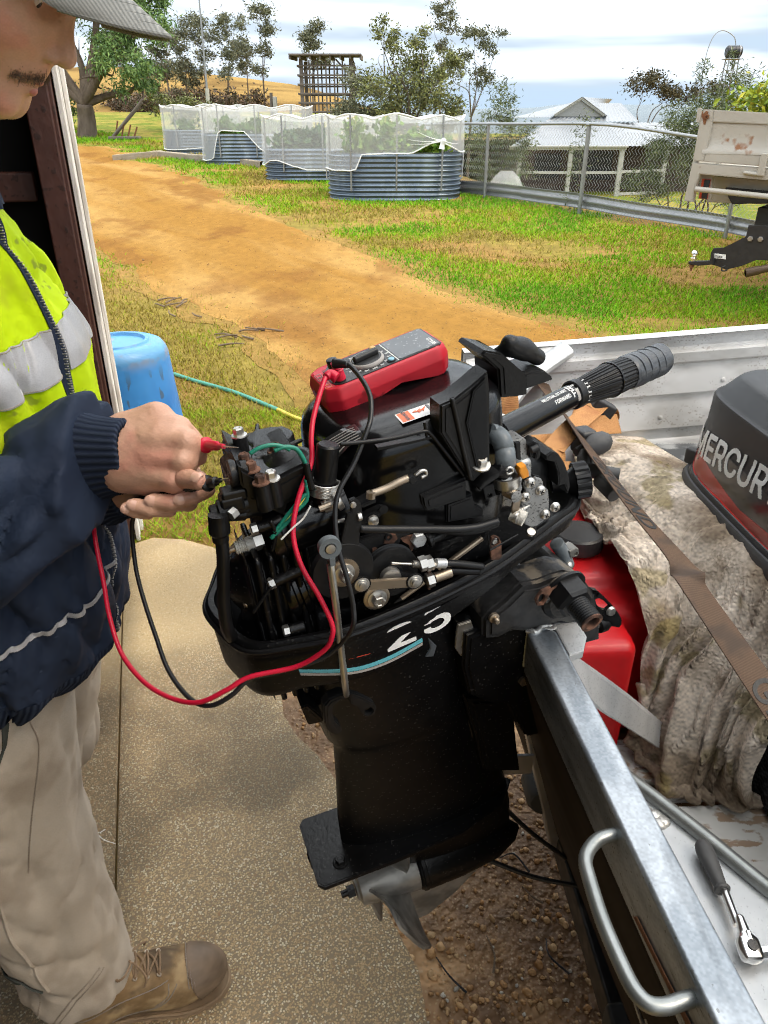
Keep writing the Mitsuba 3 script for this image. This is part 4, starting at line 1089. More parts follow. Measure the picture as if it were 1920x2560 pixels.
mat('m_strap_orange', webbing((.33, .14, .035), (.54, .28, .11), (.3, .11, .035)), .7, bump=lambda p, n, uv: .5 + .5 * dr.sin(uv.x * 2 * PI / .0032), height=.0006, eps=3e-4)
mat('m_print_black', (.012, .011, .010), .6)
mat('m_steel', lambda p, n, uv: mix((.42, .40, .37), (.62, .6, .56), fbm(p.x * 80, p.y * 80, p.z * 80, 3)), .32, metal=.9)

boat = thing('boat', 'small open white aluminium boat on its trailer, seen over the bare metal transom', 'boat')
# hull side beyond: a pressed profile run along the gunwale
def hull_side(sgn, name):
    A = np.concatenate([np.linspace(.225, 2.2, 40), np.linspace(2.3, 3.4, 12)])
    prof = [(.045, -.055), (.045, -.004), (.041, 0), (-.002, 0), (-.006, -.004), (-.006, -.030), (-.001, -.036), (.012, -.040), (.012, -.062), (.007, -.068), (.007, -.082), (.012, -.09),
            (.020, -.135), (.015, -.143), (.015, -.157), (.022, -.166), (.034, -.215), (.028, -.224), (.028, -.244), (.038, -.254), (.06, -.33), (.10, -.48), (.16, -.58)]
    P = []
    for a in A:
        z0 = 1.083 + .066 * (a - .29) + .015 * max(a - 1, 0) ** 2
        half = .80 - .02 * (a - .9) ** 2 * (a > .9) - .10 * max(a - 1.6, 0) ** 2
        row = []
        for i, (d, q) in enumerate(prof):
            l = half + .006 - d if i >= 4 else half + d * .9
            row.append((a, sgn * l, z0 + q))
        P.append(row)
    P = np.array(P, float)
    return P
far = hull_side(1, 'far')
add('hull_side', bmesh(grid(far)), 'm_boat_white', boat, smooth=35, label='white inside of the far hull side with pressed ridges')
far_o = far.copy(); far_o[:, 4:, 1] += .05
out = grid(np.stack([np.column_stack([far[:, 0, 0], far[:, 0, 1] - f * .18, far[:, 0, 2] - f * .62]) for f in (0, .4, 1)], 1)); 
add('hull_outside', bmesh(out), 'm_boat_white', boat, smooth=True)
r = np.random.default_rng(3)
for zrel, st in ((-.112, .0), (-.19, .07), (-.26, .03)):
    for k in range(7):
        a = .42 + st + .21 * k
        z0 = 1.083 + .066 * (a - .29)
        add('rivet', bmesh(lathe([(0, -.001), (.006, -.001), (.0055, .002), (.003, .0035), (0, .004)], (a, .80 + .006 - np.interp(-zrel, [.09, .135, .166, .215, .254, .33], [.012, .02, .022, .034, .038, .06]), z0 + zrel), (0, -1, 0), 10)), 'm_boat_white', boat)
# near hull side, mostly outside the frame
near = hull_side(-1, 'near')[:, ::-1]
add('hull_side', bmesh(grid(near)), 'm_boat_white', boat, smooth=35)
# transom: top box beam, plate below it, pad, weld, knee
def bbox(s, c, r=.004, R=None): return bmesh(rbox(s, r, c, R))
TR_ = rot([0, 0, 1], 4.0)
def trm(m):
    """The transom stands 4 degrees off square."""
    m = m.copy(); m.vertices = (m.vertices - [.186, -.06, 0]) @ TR_.T + [.186, -.06, 0]
    return bmesh(m)
add('transom_beam', trm(rbox((.039, .52, .068), .005, (.2055, -.328, .916))), 'm_alu', boat)
add('transom_beam', trm(rbox((.052, .90, .066), .005, (.2110, .388, .914))), 'm_alu', boat)
add('transom_weld', trm(displace(tube(spline([(.186, -.064, .949), (.197, -.072, .9505), (.208, -.062, .951), (.226, -.060, .949)], 14), .0040, 8), .002, 260, 3)), 'm_weld', boat, smooth=True)
for k in range(14):
    t = k / 13
    add('weld_bead', trm(lathe([(0, 0), (.0042, 0), (.0036, .0014), (.002, .002), (0, .0022)], (.19 + .034 * t, -.066 - .004 * math.sin(t * 9) + .004 * t, .9502), (0, 0, 1), 9)), 'm_weld', boat)
padpoly = [(.226, .02), (.250, .02), (.262, -.02), (.262, -.085), (.246, -.115), (.226, -.12)]
m = poly_prism(padpoly, .012, .002); m.vertices[:, 2] += .936
add('transom_pad', trm(m), 'm_alu_bright', boat)
tp_ = np.array([[(.19, l, .883), (.19, l, .87), (.34, l, .36), (.36, l, .36), (.230, l, .884)] for l in (-.75, .78)], float)
add('transom_plate', trm(grid(tp_, close_v=True)), 'm_alu_shaded', boat, smooth=False)
st = poly_prism([(-.43, .893), (-.435, .900), (-.49, .905), (-.545, .913), (-.55, .905)], .001)
st.vertices = np.column_stack([.1850 - st.vertices[:, 2], st.vertices[:, 0], st.vertices[:, 1]])
add('scratch', trm(st), 'm_rust', boat)
hb = [np.array(q) for q in [(0.2397,0.4968,0.93),(0.2272,0.493,0.93),(0.2098,0.4872,0.93),(0.1968,0.4753,0.93),(0.1904,0.4628,0.93),(0.1895,0.4459,0.93),(0.1913,0.4034,0.93),(0.198,0.3597,0.93),(0.2032,0.3423,0.93),(0.2109,0.3344,0.93),(0.2234,0.3334,0.93),(0.2397,0.3379,0.93),(0.2639,0.3432,0.93)]]
add('grab_handle', tube(spline(hb, 6), .0068, 14), 'm_galv_tube', boat)
# diagonal brace from the transom down to the floor
ke = np.array([[(0.2382,0.7822,0.9229),(0.3068,0.8422,0.8334),(0.3825,0.9037,0.7362),(0.4559,0.9651,0.6385),(0.5062,1.0173,0.5665)], [(0.2503,0.7659,0.8923),(0.3126,0.8194,0.7906),(0.3778,0.8837,0.6986),(0.4525,0.9455,0.6017),(0.5026,0.9977,0.5296)]]).transpose(1, 0, 2)
ke2 = np.array([[(0.2382,0.7822,0.9229),(0.3068,0.8422,0.8334),(0.3825,0.9037,0.7362),(0.4559,0.9651,0.6385),(0.5062,1.0173,0.5665)], [(0.2467,0.7948,0.9148),(0.3184,0.8587,0.822),(0.3954,0.9202,0.7247),(0.4683,0.9814,0.6267),(0.5192,1.0335,0.5543)]]).transpose(1, 0, 2)
add('knee_brace', sheet(np.stack([spline(ke[:, 0], 5), spline(ke[:, 1], 5)], 1), .006), 'm_alu_bright', boat, smooth=50)
add('knee_flange', sheet(np.stack([spline(ke2[:, 0], 5), spline(ke2[:, 1], 5)], 1), .005), 'm_alu_bright', boat, smooth=50)
# corner step with its tube edge
stp = [(.29, .14), (.34, .09), (.4076, -.0207), (.525, -.2142), (.70, -.50), (.78, -.80), (.29, -.80)]
m = poly_prism(stp, .012, .003); m.vertices[:, 2] += .583
add('corner_step', bmesh(m), 'm_alu_bright', boat)
tb_ = [(.33, .10, .596), (.40, -.010, .600), (.47, -.12, .602), (.53, -.222, .602), (.70, -.50, .602)]
add('step_tube', bmesh(tube(spline(tb_, 6), .0115, 16)), 'm_galv_tube', boat)
for k, (a, l) in enumerate(((.418, -.064), (.43, -.072), (.437, -.082), (.431, -.086))):
    add('step_weld', bmesh(displace(lathe([(0, 0), (.012, 0), (.010, .004), (.006, .0065), (0, .007)], (a - .012, l - .008, .594), (0, 0, 1), 14), .0015, 200, k)), 'm_weld', boat, smooth=True)
m = sheet(np.array([[(.285, l, .63), (.292, l, .602), (.305 + .06 * (l + .7), l, .5965)] for l in np.linspace(-.75, .05, 8)], float), .003)
add('step_flange', bmesh(m), 'm_alu_bright', boat, smooth=40)
# floor planks with dirty gaps
add('floor', bbox((1.7, 1.5, .012), (1.23, 0, .430), .003), 'm_floor_dirt', boat)
for l0, l1 in ((-.62, -.46), (-.42, -.24), (-.20, -.135), (-.105, .052), (.112, .205), (.40, .60)):
    add('floor_plank', bbox((1.62, l1 - l0, .02), (1.185, (l0 + l1) / 2, .447), .006), 'm_floor_white', boat)
for l in (.078, .222, .095):
    add('floor_ridge', bbox((1.6, .010, .012), (1.18, l, .440), .004), 'm_floor_white', boat)
# thwart and its carpeted aft face
add('thwart', bbox((.54, 1.5, .04), (.945, 0, .828), .012), 'm_boat_white', boat)
add('thwart_face', bbox((.03, 1.46, .36), (.70, 0, .63), .008), 'm_boat_white', boat)
nC = 40
cu, cv = np.meshgrid(np.linspace(-.72, .12, nC), np.linspace(.47, .853, nC), indexing='ij')
cb = .680 - .006 * meshkit.fbm(np.stack([cu * 60, cv * 60, cu * 0], -1), 2, 3)
add('carpet', bmesh(sheet(np.stack([cb, cu, cv], -1), .008)), 'm_carpet', boat, smooth=True, label='shaggy black carpet on the aft face of the seat')
# corner bracket at the far quarter
ck = [(.215, .52, .95), (.27, .62, .985), (.36, .73, 1.04), (.46, .80, 1.082)]
add('quarter_knee', bmesh(tube(spline(ck, 6), .024, 14, flat=.7)), 'm_alu_bright', boat)
add('quarter_plate', bmesh(sheet(np.array([[(.215, .56, .962), (.23, .8, 1.06)], [(.30, .66, 1.01), (.33, .8, 1.078)], [(.40, .75, 1.06), (.44, .805, 1.09)]], float), .005)), 'm_boat_white', boat, smooth=60)

# rubber mat on the seat
mp_ = [(.66, .80), (.645, .74), (.655, .67), (.676, .60), (.70, .56), (.75, .55), (1.02, .56), (1.04, .60), (1.05, .76), (1.0, .80)]
m = poly_prism(spline(mp_, 5, closed=True), .008, .003); m.vertices[:, 2] += .849
mk = thing('rubber_mat', 'worn grey rubber mat with a dark rim on the seat behind the towel', 'mat')
add('mat', bmesh(m), 'm_mat_grey', mk)
ring = np.column_stack([spline(mp_, 5, closed=True), np.full(len(mp_) * 5, .856)])
add('rim', bmesh(tube(np.vstack([ring, ring[:1]]), .006, 8, caps=False)), 'm_rubber', mk)

# trailer parts below
tr = thing('trailer', 'dark steel boat trailer frame with a galvanised upright below the transom', 'trailer')
add('rear_beam', bbox((.055, 1.5, .06), (.362, -.15, .315), .006), 'm_black_steel', tr)
add('side_rail', bbox((2.2, .06, .08), (1.45, .35, .27), .006), 'm_black_steel', tr)
add('side_rail', bbox((2.2, .06, .08), (1.45, -.5, .27), .006), 'm_black_steel', tr)
add('beam_sleeve', bbox((.066, .09, .07), (.362, -.26, .315), .008), 'm_rubber', tr)
for z0, z1, a, l, s in ((.30, .70, .296, .108, .055),):
    add('upright', bbox((.035, s, z1 - z0), (a, l, (z0 + z1) / 2), .004, rot([0, 1, 0], -14)), 'm_galv', tr)
tab = poly_prism([(-.05, -.022), (.03, -.022), (.03, .022), (-.05, .022)], .006, .0015, holes=[[(-.03 + .012 * math.cos(t), .005 * math.sin(t)) for t in np.linspace(0, 2 * PI, 16, endpoint=False)]])
tab.apply_transform(M4(rot([1, 0, 0], 90), (.232, .07, .56)))
add('lamp_bracket', bmesh(tab), 'm_galv', tr)
for l in (.10,):
    add('roller', bmesh(lathe([(0, 0), (.03, 0), (.036, .012), (.036, .06), (.03, .07), (0, .07)], (.31, l, .42), (0, 1, 0), 20)), 'm_rubber', tr)
for p in (((.33, .02, .37), (.19, .06, .50)), ((.345, -.03, .36), (.185, .0, .40))):
    add('cable', bmesh(tube(spline([p[0], (np.array(p[0]) + p[1]) / 2 - [0, 0, .01], p[1]], 6), .0042, 8)), 'm_black_plastic', tr)
for sx in (.9, 2.3):
    add('axle_stand', bbox((.08, .08, .30), (sx, -.1, .13), .006), 'm_black_steel', tr)
add('axle', bbox((.07, 1.7, .07), (1.6, 0, .24), .006), 'm_black_steel', tr)
for sl in (-.85, .85):
    add('wheel', bmesh(lathe([(0, 0), (.15, .0), (.16, .01), (.25, .0), (.28, .02), (.285, .09), (.28, .16), (.25, .17), (.16, .16), (0, .17)], (1.6, sl - .085, .285), (0, 1, 0), 36)), 'm_rubber', tr)

# fuel tank
ft = thing('fuel_tank', 'bright red plastic fuel tank on the boat floor, half covered by the towel', 'fuel tank')
def tank_sdf(p):
    d = s_box(p, (.452, .46, .60), (.113, .21, .145), .03)
    d = smin(d, s_box(p, (.40, .25, .595), (.062, .085, .135), .022), .012)
    d = smin(d, s_box(p, (.455, .50, .745), (.11, .17, .022), .018), .012)
    neck = s_cap(p, (.42, .44, .70), (.42, .44, .735), .052)
    return smin(d, neck, .01)
add('body', bmesh(sdf_mesh(tank_sdf, (.24, .12, .42), (.62, .70, .82), .006)), 'm_red_plastic', ft, smooth=True)
add('cap', bmesh(lathe([(0, 0), (.05, 0), (.052, .006), (.05, .03), (.046, .034), (.02, .036), (0, .036)], (.42, .44, .775), (0, 0, 1), 40)), 'm_black_plastic', ft)
add('hose_fitting', bmesh(lathe([(.016, 0), (.016, .03), (.02, .03), (.02, .05), (.017, .052), (.017, .075), (.024, .075), (.024, .1), (.018, .1), (.018, .14), (0, .14)], (.455, .235, .495), (1, .05, 0), 22)), 'm_red_plastic', ft)
add('seam', bmesh(tube(spline([(.30, .185, .712), (.45, .19, .712), (.46, .262, .714), (.58, .265, .714)], 6), .004, 8)), 'm_red_plastic', ft)

# towel
rows = np.array([
 [(.66, .80, .868), (.69, .68, .868), (.73, .55, .866), (.75, .40, .866), (.76, .28, .866), (.76, .16, .866), (.76, .03, .864)],
 [(.60, .80, .872), (.63, .67, .874), (.66, .52, .872), (.69, .39, .872), (.71, .28, .872), (.715, .16, .872), (.72, .02, .868)],
 [(.545, .80, .868), (.575, .655, .868), (.60, .495, .868), (.625, .37, .868), (.65, .265, .868), (.668, .15, .866), (.675, .015, .862)],
 [(.525, .795, .862), (.535, .645, .835), (.545, .48, .83), (.575, .34, .79), (.610, .25, .785), (.640, .14, .78), (.662, .012, .78)],
 [(.51, .79, .855), (.50, .63, .80), (.505, .465, .80), (.535, .31, .795), (.553, .225, .69), (.590, .125, .65), (.65, .02, .66)],
 [(.505, .785, .852), (.485, .625, .79), (.485, .455, .79), (.502, .275, .785), (.532, .213, .60), (.568, .105, .55), (.645, .035, .56)],
 [(.50, .78, .85), (.472, .62, .785), (.466, .445, .785), (.468, .258, .775), (.508, .20, .50), (.553, .065, .468), (.665, .07, .475)]], float)
def surf(rows, nu, nv):
    a = np.stack([spline(c, nv) for c in rows.transpose(1, 0, 2)], 1)
    b = np.stack([spline(c, nu) for c in a], 0)
    return b
S = surf(rows, 28, 20)
uu, vv = np.meshgrid(np.linspace(0, 1, S.shape[1]), np.linspace(0, 1, S.shape[0]))
gm = meshkit.arrays(grid(S), True)[2].reshape(S.shape)
if gm[60, 60, 2] < 0: gm = -gm
warp = .14 * (meshkit.fbm(np.stack([uu * 4, vv * 3, uu * 0], -1), 3, 5) - .5)
rid = meshkit.noise(np.stack([(uu + warp + .12 * vv * (uu - .5)) * 21, vv * 1.6, uu * 0], -1), 4)
rid = 1 - np.abs(2 * rid - 1)
rid2 = meshkit.noise(np.stack([(uu + warp) * 7 + 2, vv * 1.1 + uu * 2, uu * 0], -1), 9)
cross = meshkit.fbm(np.stack([uu * 9, vv * 9, uu * 0 + 4], -1), 3, 6)
hang = np.clip(vv * 2.2 - .5, 0, 1)
fine = 1 - np.abs(2 * meshkit.noise(np.stack([(uu + 1.6 * warp) * 34 + vv * 5, vv * 5 + uu * 6, uu * 0 + 3], -1), 12) - 1)
amp = (.009 + .020 * hang) * rid ** 3 + (.010 + .026 * hang) * (rid2 - .4) + .018 * (cross - .5) * (1 - .6 * hang) + (.005 + .008 * hang) * fine ** 4
amp = amp * np.clip(-.15 + 2.6 * vv, 0, 1)
S2 = S + gm * amp[..., None]
S2[..., 2] = np.maximum(S2[..., 2], .466)
tw = thing('towel', 'dirty beige bath towel draped over the boat seat and hanging to the floor', 'towel')
tmesh = sheet(S2, .007)
add('cloth', bmesh(tmesh), 'm_towel', tw, smooth=True)
hem = S2[-4:-1].mean(0)[100:]
hm = tube(np.column_stack([S2[-1, 100:, 0], S2[-1, 100:, 1], np.maximum(S2[-1, 100:, 2], .478)]), .012, 8)
add('hem', bmesh(displace(hm, .003, 90, 2)), 'm_towel', tw, smooth=True)

# ratchet on the corner step
rk = thing('ratchet_wrench', 'chrome ratchet wrench with black rubber grip lying on the aluminium corner step', 'ratchet')
A0, A1, A2, A3 = [np.array(q) for q in [(0.4645,0.7206,0.61),(0.4681,0.6531,0.61),(0.4654,0.6052,0.61),(0.4658,0.5596,0.61)]]
dd = (A3 - A0) / np.linalg.norm(A3 - A0)
L1 = np.linalg.norm(A1 - A0)
add('grip', lathe([(0, -.012), (.006, -.011), (.0105, -.006), (.0125, .002), (.0128, .012), (.0115, L1 * .45), (.0095, L1 * .75), (.0085, L1 * .9), (.0105, L1 * .93), (.0115, L1 * .97), (.0105, L1), (0, L1)], A0 + [0, 0, .004], dd, 28), 'm_rubber', rk)
add('shaft', cyl(A1 + [0, 0, .003], A2 + [0, 0, .002], .0058, .0056, 18), 'm_chrome', rk)
hd = sdf_mesh(lambda p: smin(s_ell(p, (0, 0, 0), (.019, .0155, .0095)), smin(s_cap(p, (-.035, 0, 0), (-.01, 0, 0), .0055, .009), s_box(p, (.002, 0, 0), (.014, .013, .0092), .005), .006), .004), (-.05, -.03, -.02), (.035, .03, .02), .0011)
Rr = frame((0.12, -.25, 1), dd)
hd.apply_transform(M4(Rr, A2 + (A3 - A2) * .72 + [0, 0, .006]))
add('head', hd, 'm_chrome', rk, smooth=True)
pc = A2 + (A3 - A2) * .72 + [0, 0, .006]
add('selector', lathe([(0, 0), (.007, 0), (.0065, .003), (0, .0035)], pc + Rr @ [0, 0, .0092] - Rr @ [.0, 0, 0], Rr[:, 2], 20), 'm_black_plastic', rk)
add('selector_lever', rbox((.012, .005, .003), .001, pc + Rr @ [-.012, 0, .0098], Rr), 'm_chrome', rk)
add('drive_square', rbox((.0095, .0095, .012), .001, pc + Rr @ [.004, .0, -.012], Rr), 'm_chrome', rk)
ext = cyl(pc + np.array([.012, -.004, -.003]), pc + np.array([.07, .0, -.003]), .0075, n=6)
sk_ = thing('socket_bar', 'short chrome socket bar lying beside the ratchet head', 'socket')
add('bar', ext, 'm_chrome', sk_)

# ------------------------------------------------------------------ webbing straps
def strap(P, w, N, uvlen=True, n=10, th=.0016):
    """Flat webbing along P with half-width directions N; returns (mesh, uv)."""
    P = spline(P, n); N = spline(N, n)
    t = np.gradient(P, axis=0); t /= np.linalg.norm(t, axis=1, keepdims=True)
    N = N - t * (N * t).sum(1, keepdims=True); N /= np.linalg.norm(N, axis=1, keepdims=True)
    B = np.cross(t, N)
    s = np.concatenate([[0], np.cumsum(np.linalg.norm(np.diff(P, axis=0), axis=1))])
    k = np.linspace(-1, 1, 7)
    rows = []
    uv = []
    for sd in (1, -1):
        X = P[:, None] + N[:, None] * (k * w / 2)[None, :, None] * sd + B[:, None] * (th / 2) * sd
        rows.append(X); uv.append(np.stack(np.broadcast_arrays(s[:, None], (k * w / 2 * sd)[None]), -1))
    X = np.concatenate(rows, 1); U = np.concatenate(uv, 1)
    m = grid(X, close_v=True)
    return m, U.reshape(-1, 2), P, N, B, s

P_ = [(0.3622,1.6614,1.0109),(0.3605,1.5274,1.0146),(0.3601,1.3773,1.0304),(0.3756,1.2013,1.0189),(0.4048,1.0524,0.9946),(0.4418,0.9356,0.9665)] + [(0.4404,0.8765,0.9619),(0.4945,0.7834,0.8933),(0.553,0.687,0.8185)]
P_ = [np.array(q) for q in P_]
side_, deep_ = np.array([.72, .45, .5]), np.array([.30, .82, -.48])
N_ = [side_ * math.sin(t) + deep_ * math.cos(t) for t in np.radians([24, 8, 6, 14, 22, 34, 50, 66, 75])]
sm, suv, SP, SN, SB, SS = strap(P_, .047, N_)
ts = thing('tie_down_strap', 'long stretched brown tie-down strap running diagonally across the boat over the towel', 'strap')
add('webbing', sm, 'm_strap_brown', ts, smooth=True, uv=suv)
def strap_text(txt, h, s0, off, P, N, B, S, side, thick=.0004, flip=1):
    m = meshkit.text_mesh(txt, h, thick, bold=True).subdivide_to_size(.006)
    v = m.vertices
    q = s0 + v[:, 0]
    f = lambda A: np.stack([np.interp(q, S, A[:, k]) for k in range(3)], 1)
    m.vertices = f(P) + f(N) * ((v[:, 1] - h / 2 + off) * flip)[:, None] + f(B) * ((.0012 + v[:, 2]) * side)[:, None]
    return m
sside = 1 if (SB[40] @ np.array([-.5, -.6, .6])) > 0 else -1
add('lettering', strap_text('GROUND', .034, float(SS[30]), 0, SP, SN, SB, SS, sside, flip=1 if sside > 0 else -1), 'm_print_black', ts, smooth=False)
add('lettering', strap_text('GROUND', .036, float(SS[71]), 0, SP, SN, SB, SS, sside, flip=1 if sside > 0 else -1), 'm_print_black', ts, smooth=False)

os_ = thing('orange_strap', 'folded orange ratchet strap with a loose loop lying beside the hull side behind the tiller', 'strap')
def ostrap(pix, face, w=.042):
    P = spline([np.array(q) for q in pix], 6)
    t = np.gradient(P, axis=0)
    f = spline([np.array(q, float) for q in face], max(1, int(math.ceil((len(P) - 1) / (len(face) - 1)))))[:len(P)] if len(face) > 1 else np.tile(np.array(face[0], float), (len(P), 1))
    m, uv, *_ = strap(P, w, np.cross(t, f), n=1)
    add('webbing', m, 'm_strap_orange', os_, smooth=True, uv=uv)
ostrap([(0.3108,1.2553,1.014),(0.3503,1.325,1.0172),(0.3862,1.3821,1.0182),(0.4298,1.4415,1.0234)], [(-.2, -.6, .75)])
ostrap([(0.4298,1.4415,1.0234),(0.4463,1.4592,1.0247),(0.4652,1.4723,1.0174),(0.4804,1.486,1.0006),(0.4851,1.4875,0.9821),(0.4754,1.4702,0.9709)], [(-.2, -.6, .75), (-.1, .1, 1), (.6, .5, .5), (.95, .2, .1)])
ostrap([(0.3835,1.3586,0.9953),(0.4046,1.3832,0.9989),(0.437,1.4154,0.9955),(0.4653,1.436,0.9918),(0.4921,1.4554,0.9856)], [(-.1, -.75, .6), (0, -.8, .55)])
ostrap([(0.3108,1.2553,1.014),(0.3132,1.2427,1.0116),(0.315,1.225,1.0104),(0.3167,1.2155,1.003)], [(.1, -.5, .8), (.8, -.5, .2)])
ostrap([(0.316,1.2163,1.0045),(0.3193,1.2022,0.9993),(0.3231,1.1865,0.9911)], [(.2, -.8, .5)])
ostrap([(0.4026,1.4206,0.984),(0.4122,1.4622,0.9984),(0.425,1.488,1.0043),(0.4446,1.5004,1.0064)], [(-.6, -.7, .2), (-.4, -.6, .6)])
ostrap([(0.2855,1.2958,1.0049),(0.3123,1.315,0.9984),(0.3375,1.325,0.9959)], [(0, -.7, .7)])
rb_ = [(0.4473,1.4736,0.9985),(0.4334,1.445,0.9874)]
add('buckle', rbox((.05, .03, .09), .006, (np.array(rb_[0]) + rb_[1]) / 2, rot([0, 1, 0], 28)), 'm_black_plastic', os_)
for q, lab in (([(0.2415,1.4914,1.0533),(0.2506,1.4834,1.0169),(0.2467,1.4752,0.9802)], 'hanging'),):
    m, uv, *_ = strap([np.array(x) for x in q], .07, [(1, .2, 0)] * 3)
    hs2 = thing('orange_strap', 'wide orange strap hanging over the hull side directly behind the motor cover', 'strap')
    add('webbing', m, 'm_strap_orange', hs2, smooth=True, uv=uv)

# fuel line with its black primer bulb and connectors, lying on the towel
fl_ = thing('fuel_line', 'black fuel line with rubber primer bulb and plugs lying on the towel', 'hose')
q = [np.array(x) for x in [(0.4052,1.297,1.0072),(0.3825,1.3182,1.0045),(0.3718,1.2437,0.9922),(0.386,1.2187,0.9878),(0.3919,1.1693,0.98),(0.3978,1.1457,0.9782)]]
add('plug', rbox((.035, .04, .05), .008, q[1], rot([0, 0, 1], 20)), 'm_black_plastic', fl_)
bulb = lathe([(0, -.03), (.012, -.028), (.02, -.015), (.022, 0), (.02, .014), (.013, .024), (0, .027)], q[0], (.8, .4, .15), 28)
add('primer_bulb', bulb, 'm_rubber', fl_)
add('neck', cyl(q[0] - np.array([.01, 0, 0]), q[0] + np.array([-.045, -.02, -.01]), .011, .009, 14), 'm_rubber', fl_)
add('connector', tube(spline([(0.3773,1.2698,0.9987),(0.3701,1.2554,0.993),(0.3711,1.2386,0.9826),(0.3734,1.2261,0.9804)], 5), .013, 12), 'm_rubber', fl_)
add('line', tube(spline([(0.3794,1.2749,0.9977),(0.3837,1.2597,1.0011),(0.3806,1.2358,0.9879),(0.3824,1.2145,0.9799)], 6), .007, 10), 'm_rubber', fl_)
add('connector', cyl(q[3] + np.array([-.02, 0, 0]), q[3] + np.array([.035, -.02, .0]), .014, .012, 16), 'm_rubber', fl_)
add('connector', tube(spline([(0.3903,1.2004,0.9747),(0.3936,1.1677,0.977),(0.4011,1.1485,0.973)], 5), .015, 12), 'm_rubber', fl_)

# the motor's own cowl, taken off and set on the seat
mat('m_cowl', lambda p, n, uv: mix((.012, .012, .013), (.022, .022, .023), fbm(p.x * 14, p.y * 14, p.z * 14, 4)), .42, spec=.5, bump=lambda p, n, uv: noise(p.x * 500, p.y * 500, p.z * 500), height=.0004, eps=6e-4)
mat('m_decal_red', lambda p, n, uv: mix((.10, .012, .010), (.55, .015, .012), smoothstep(.25, .8, fbm(p.x * 9, p.y * 9, p.z * 9, 3))), .15, spec=.6, coat=.6)
mat('m_decal_black', (.012, .012, .012), .12, spec=.6, coat=.8)
mat('m_decal_white', (.66, .66, .64), .4)
mat('m_decal_redline', (.75, .02, .015), .3)
COWL_A = .838
def cowl_ring(fx, fy, z, n=96, e=4.6):
    t = np.arange(n) / n * 2 * PI
    c, s = np.cos(t), np.sin(t)
    k = (np.abs(c) ** e + np.abs(s) ** e) ** (-1 / e)
    return np.column_stack([COWL_A + fx * k * c, .33 + fy * k * s, np.full(n, z)])
levels = [(.172, .268, .866), (.179, .274, .872), (.180, .275, .888), (.174, .270, .898), (.170, .266, .900), (.1695, .2655, .905), (.166, .264, .985), (.163, .263, 1.000), (.162, .262, 1.003), (.159, .262, 1.058), (.157, .260, 1.064), (.150, .253, 1.069), (.126, .226, 1.102), (.118, .218, 1.108), (.10, .18, 1.112), (.05, .09, 1.114), (.001, .001, 1.114)]
cw = thing('motor_cowl', 'black engine cowl with white lettering and red decal set down on the boat seat', 'engine cowl')
P = np.stack([cowl_ring(*l) for l in levels], 0)
add('shell', bmesh(grid(P, close_v=True)), 'm_cowl', cw, smooth=32)
add('seal', bmesh(grid(np.stack([cowl_ring(*l) for l in [(.165, .26, .852), (.177, .272, .853), (.186, .280, .862), (.187, .281, .882), (.183, .277, .890), (.172, .268, .890)]], 0), close_v=True)), 'm_rubber', cw, smooth=40)
add('latch', bmesh(rbox((.02, .03, .035), .005, (.70, .585, .905), rot([0, 0, 1], 30))), 'm_rubber', cw)
def on_cowl(l, z, off=.0006):
    """A point of the cowl's aft face at the place l across and the height z."""
    zl = np.array([q[2] for q in levels[5:10]]); fx = np.interp(z, zl, [q[0] for q in levels[5:10]]); fy = np.interp(z, zl, [q[1] for q in levels[5:10]])
    s = np.clip(np.abs(l - .33) / fy, 0, .999)
    return np.stack([COWL_A - (fx + off) * (1 - s ** 4.6) ** (1 / 4.6), l, z], -1)
def cowl_decal(poly, m, name, off=.0006, label=None):
    pg = sg.Polygon(poly).buffer(0)
    tm = trimesh.creation.extrude_polygon(pg, .0005, engine='earcut').subdivide_to_size(.012)
    v = tm.vertices
    tm.vertices = on_cowl(v[:, 0], v[:, 1], off + v[:, 2])
    add(name, bmesh(tm), m, cw, smooth=False, label=label)
DEC = [(0.5666,0.9849),(0.5415,0.9102),(0.4371,0.9054),(0.3074,0.9041),(0.2107,0.9062),(0.1507,0.9113),(0.1475,0.9653),(0.2753,0.9842),(0.4334,0.9878),(0.5389,0.987)]
cowl_decal([(min(a, .572), b) for a, b in DEC], 'm_decal_black', 'decal', .0005)
RED = [(0.5772,0.9266),(0.543,0.9027),(0.4847,0.8913),(0.3894,0.8946),(0.3042,0.8976),(0.2335,0.8969),(0.145,0.8996),(0.1577,0.926),(0.2455,0.9219),(0.3136,0.9172),(0.3793,0.9252),(0.4522,0.9374),(0.5075,0.9497),(0.5296,0.9469)]
cowl_decal([(min(a, .578), b) for a, b in RED], 'm_decal_red', 'decal', .0012, 'translucent red flash of the decal')
LN = [(0.5692,0.9094),(0.4976,0.8987),(0.3935,0.9033),(0.3058,0.9008),(0.2347,0.8994),(0.1457,0.9011),(0.144,0.8975),(0.2329,0.8956),(0.3042,0.8976),(0.392,0.9001),(0.4962,0.8957),(0.5679,0.9067)]
cowl_decal([(min(a, .58), b) for a, b in LN], 'm_decal_redline', 'pinstripe', .0020)
tx = meshkit.text_mesh('MERCURY', .052, .0006, bold=True).subdivide_to_size(.008)
v = tx.vertices.copy()
l0, z0 = [(0.5613,0.9334)][0]
ex = v[:, 0] * .97
tx.vertices = on_cowl(min(l0, .554) - ex, z0 + .004 + v[:, 1] * 1.02 + .10 * ex, .0016 + v[:, 2])
tx.invert()
add('lettering', bmesh(tx), 'm_decal_white', cw, smooth=False)
for k in range(2):
    wv = [(.556 - .05 * t, z0 + .012 - .011 * k + .006 * math.sin(t * 2 * PI * 2.2)) for t in np.linspace(0, 1, 20)]
    up_ = [(a, b + .0026) for a, b in wv[::-1]]
    cowl_decal(wv + up_, 'm_decal_black', 'wave_mark', .0026)
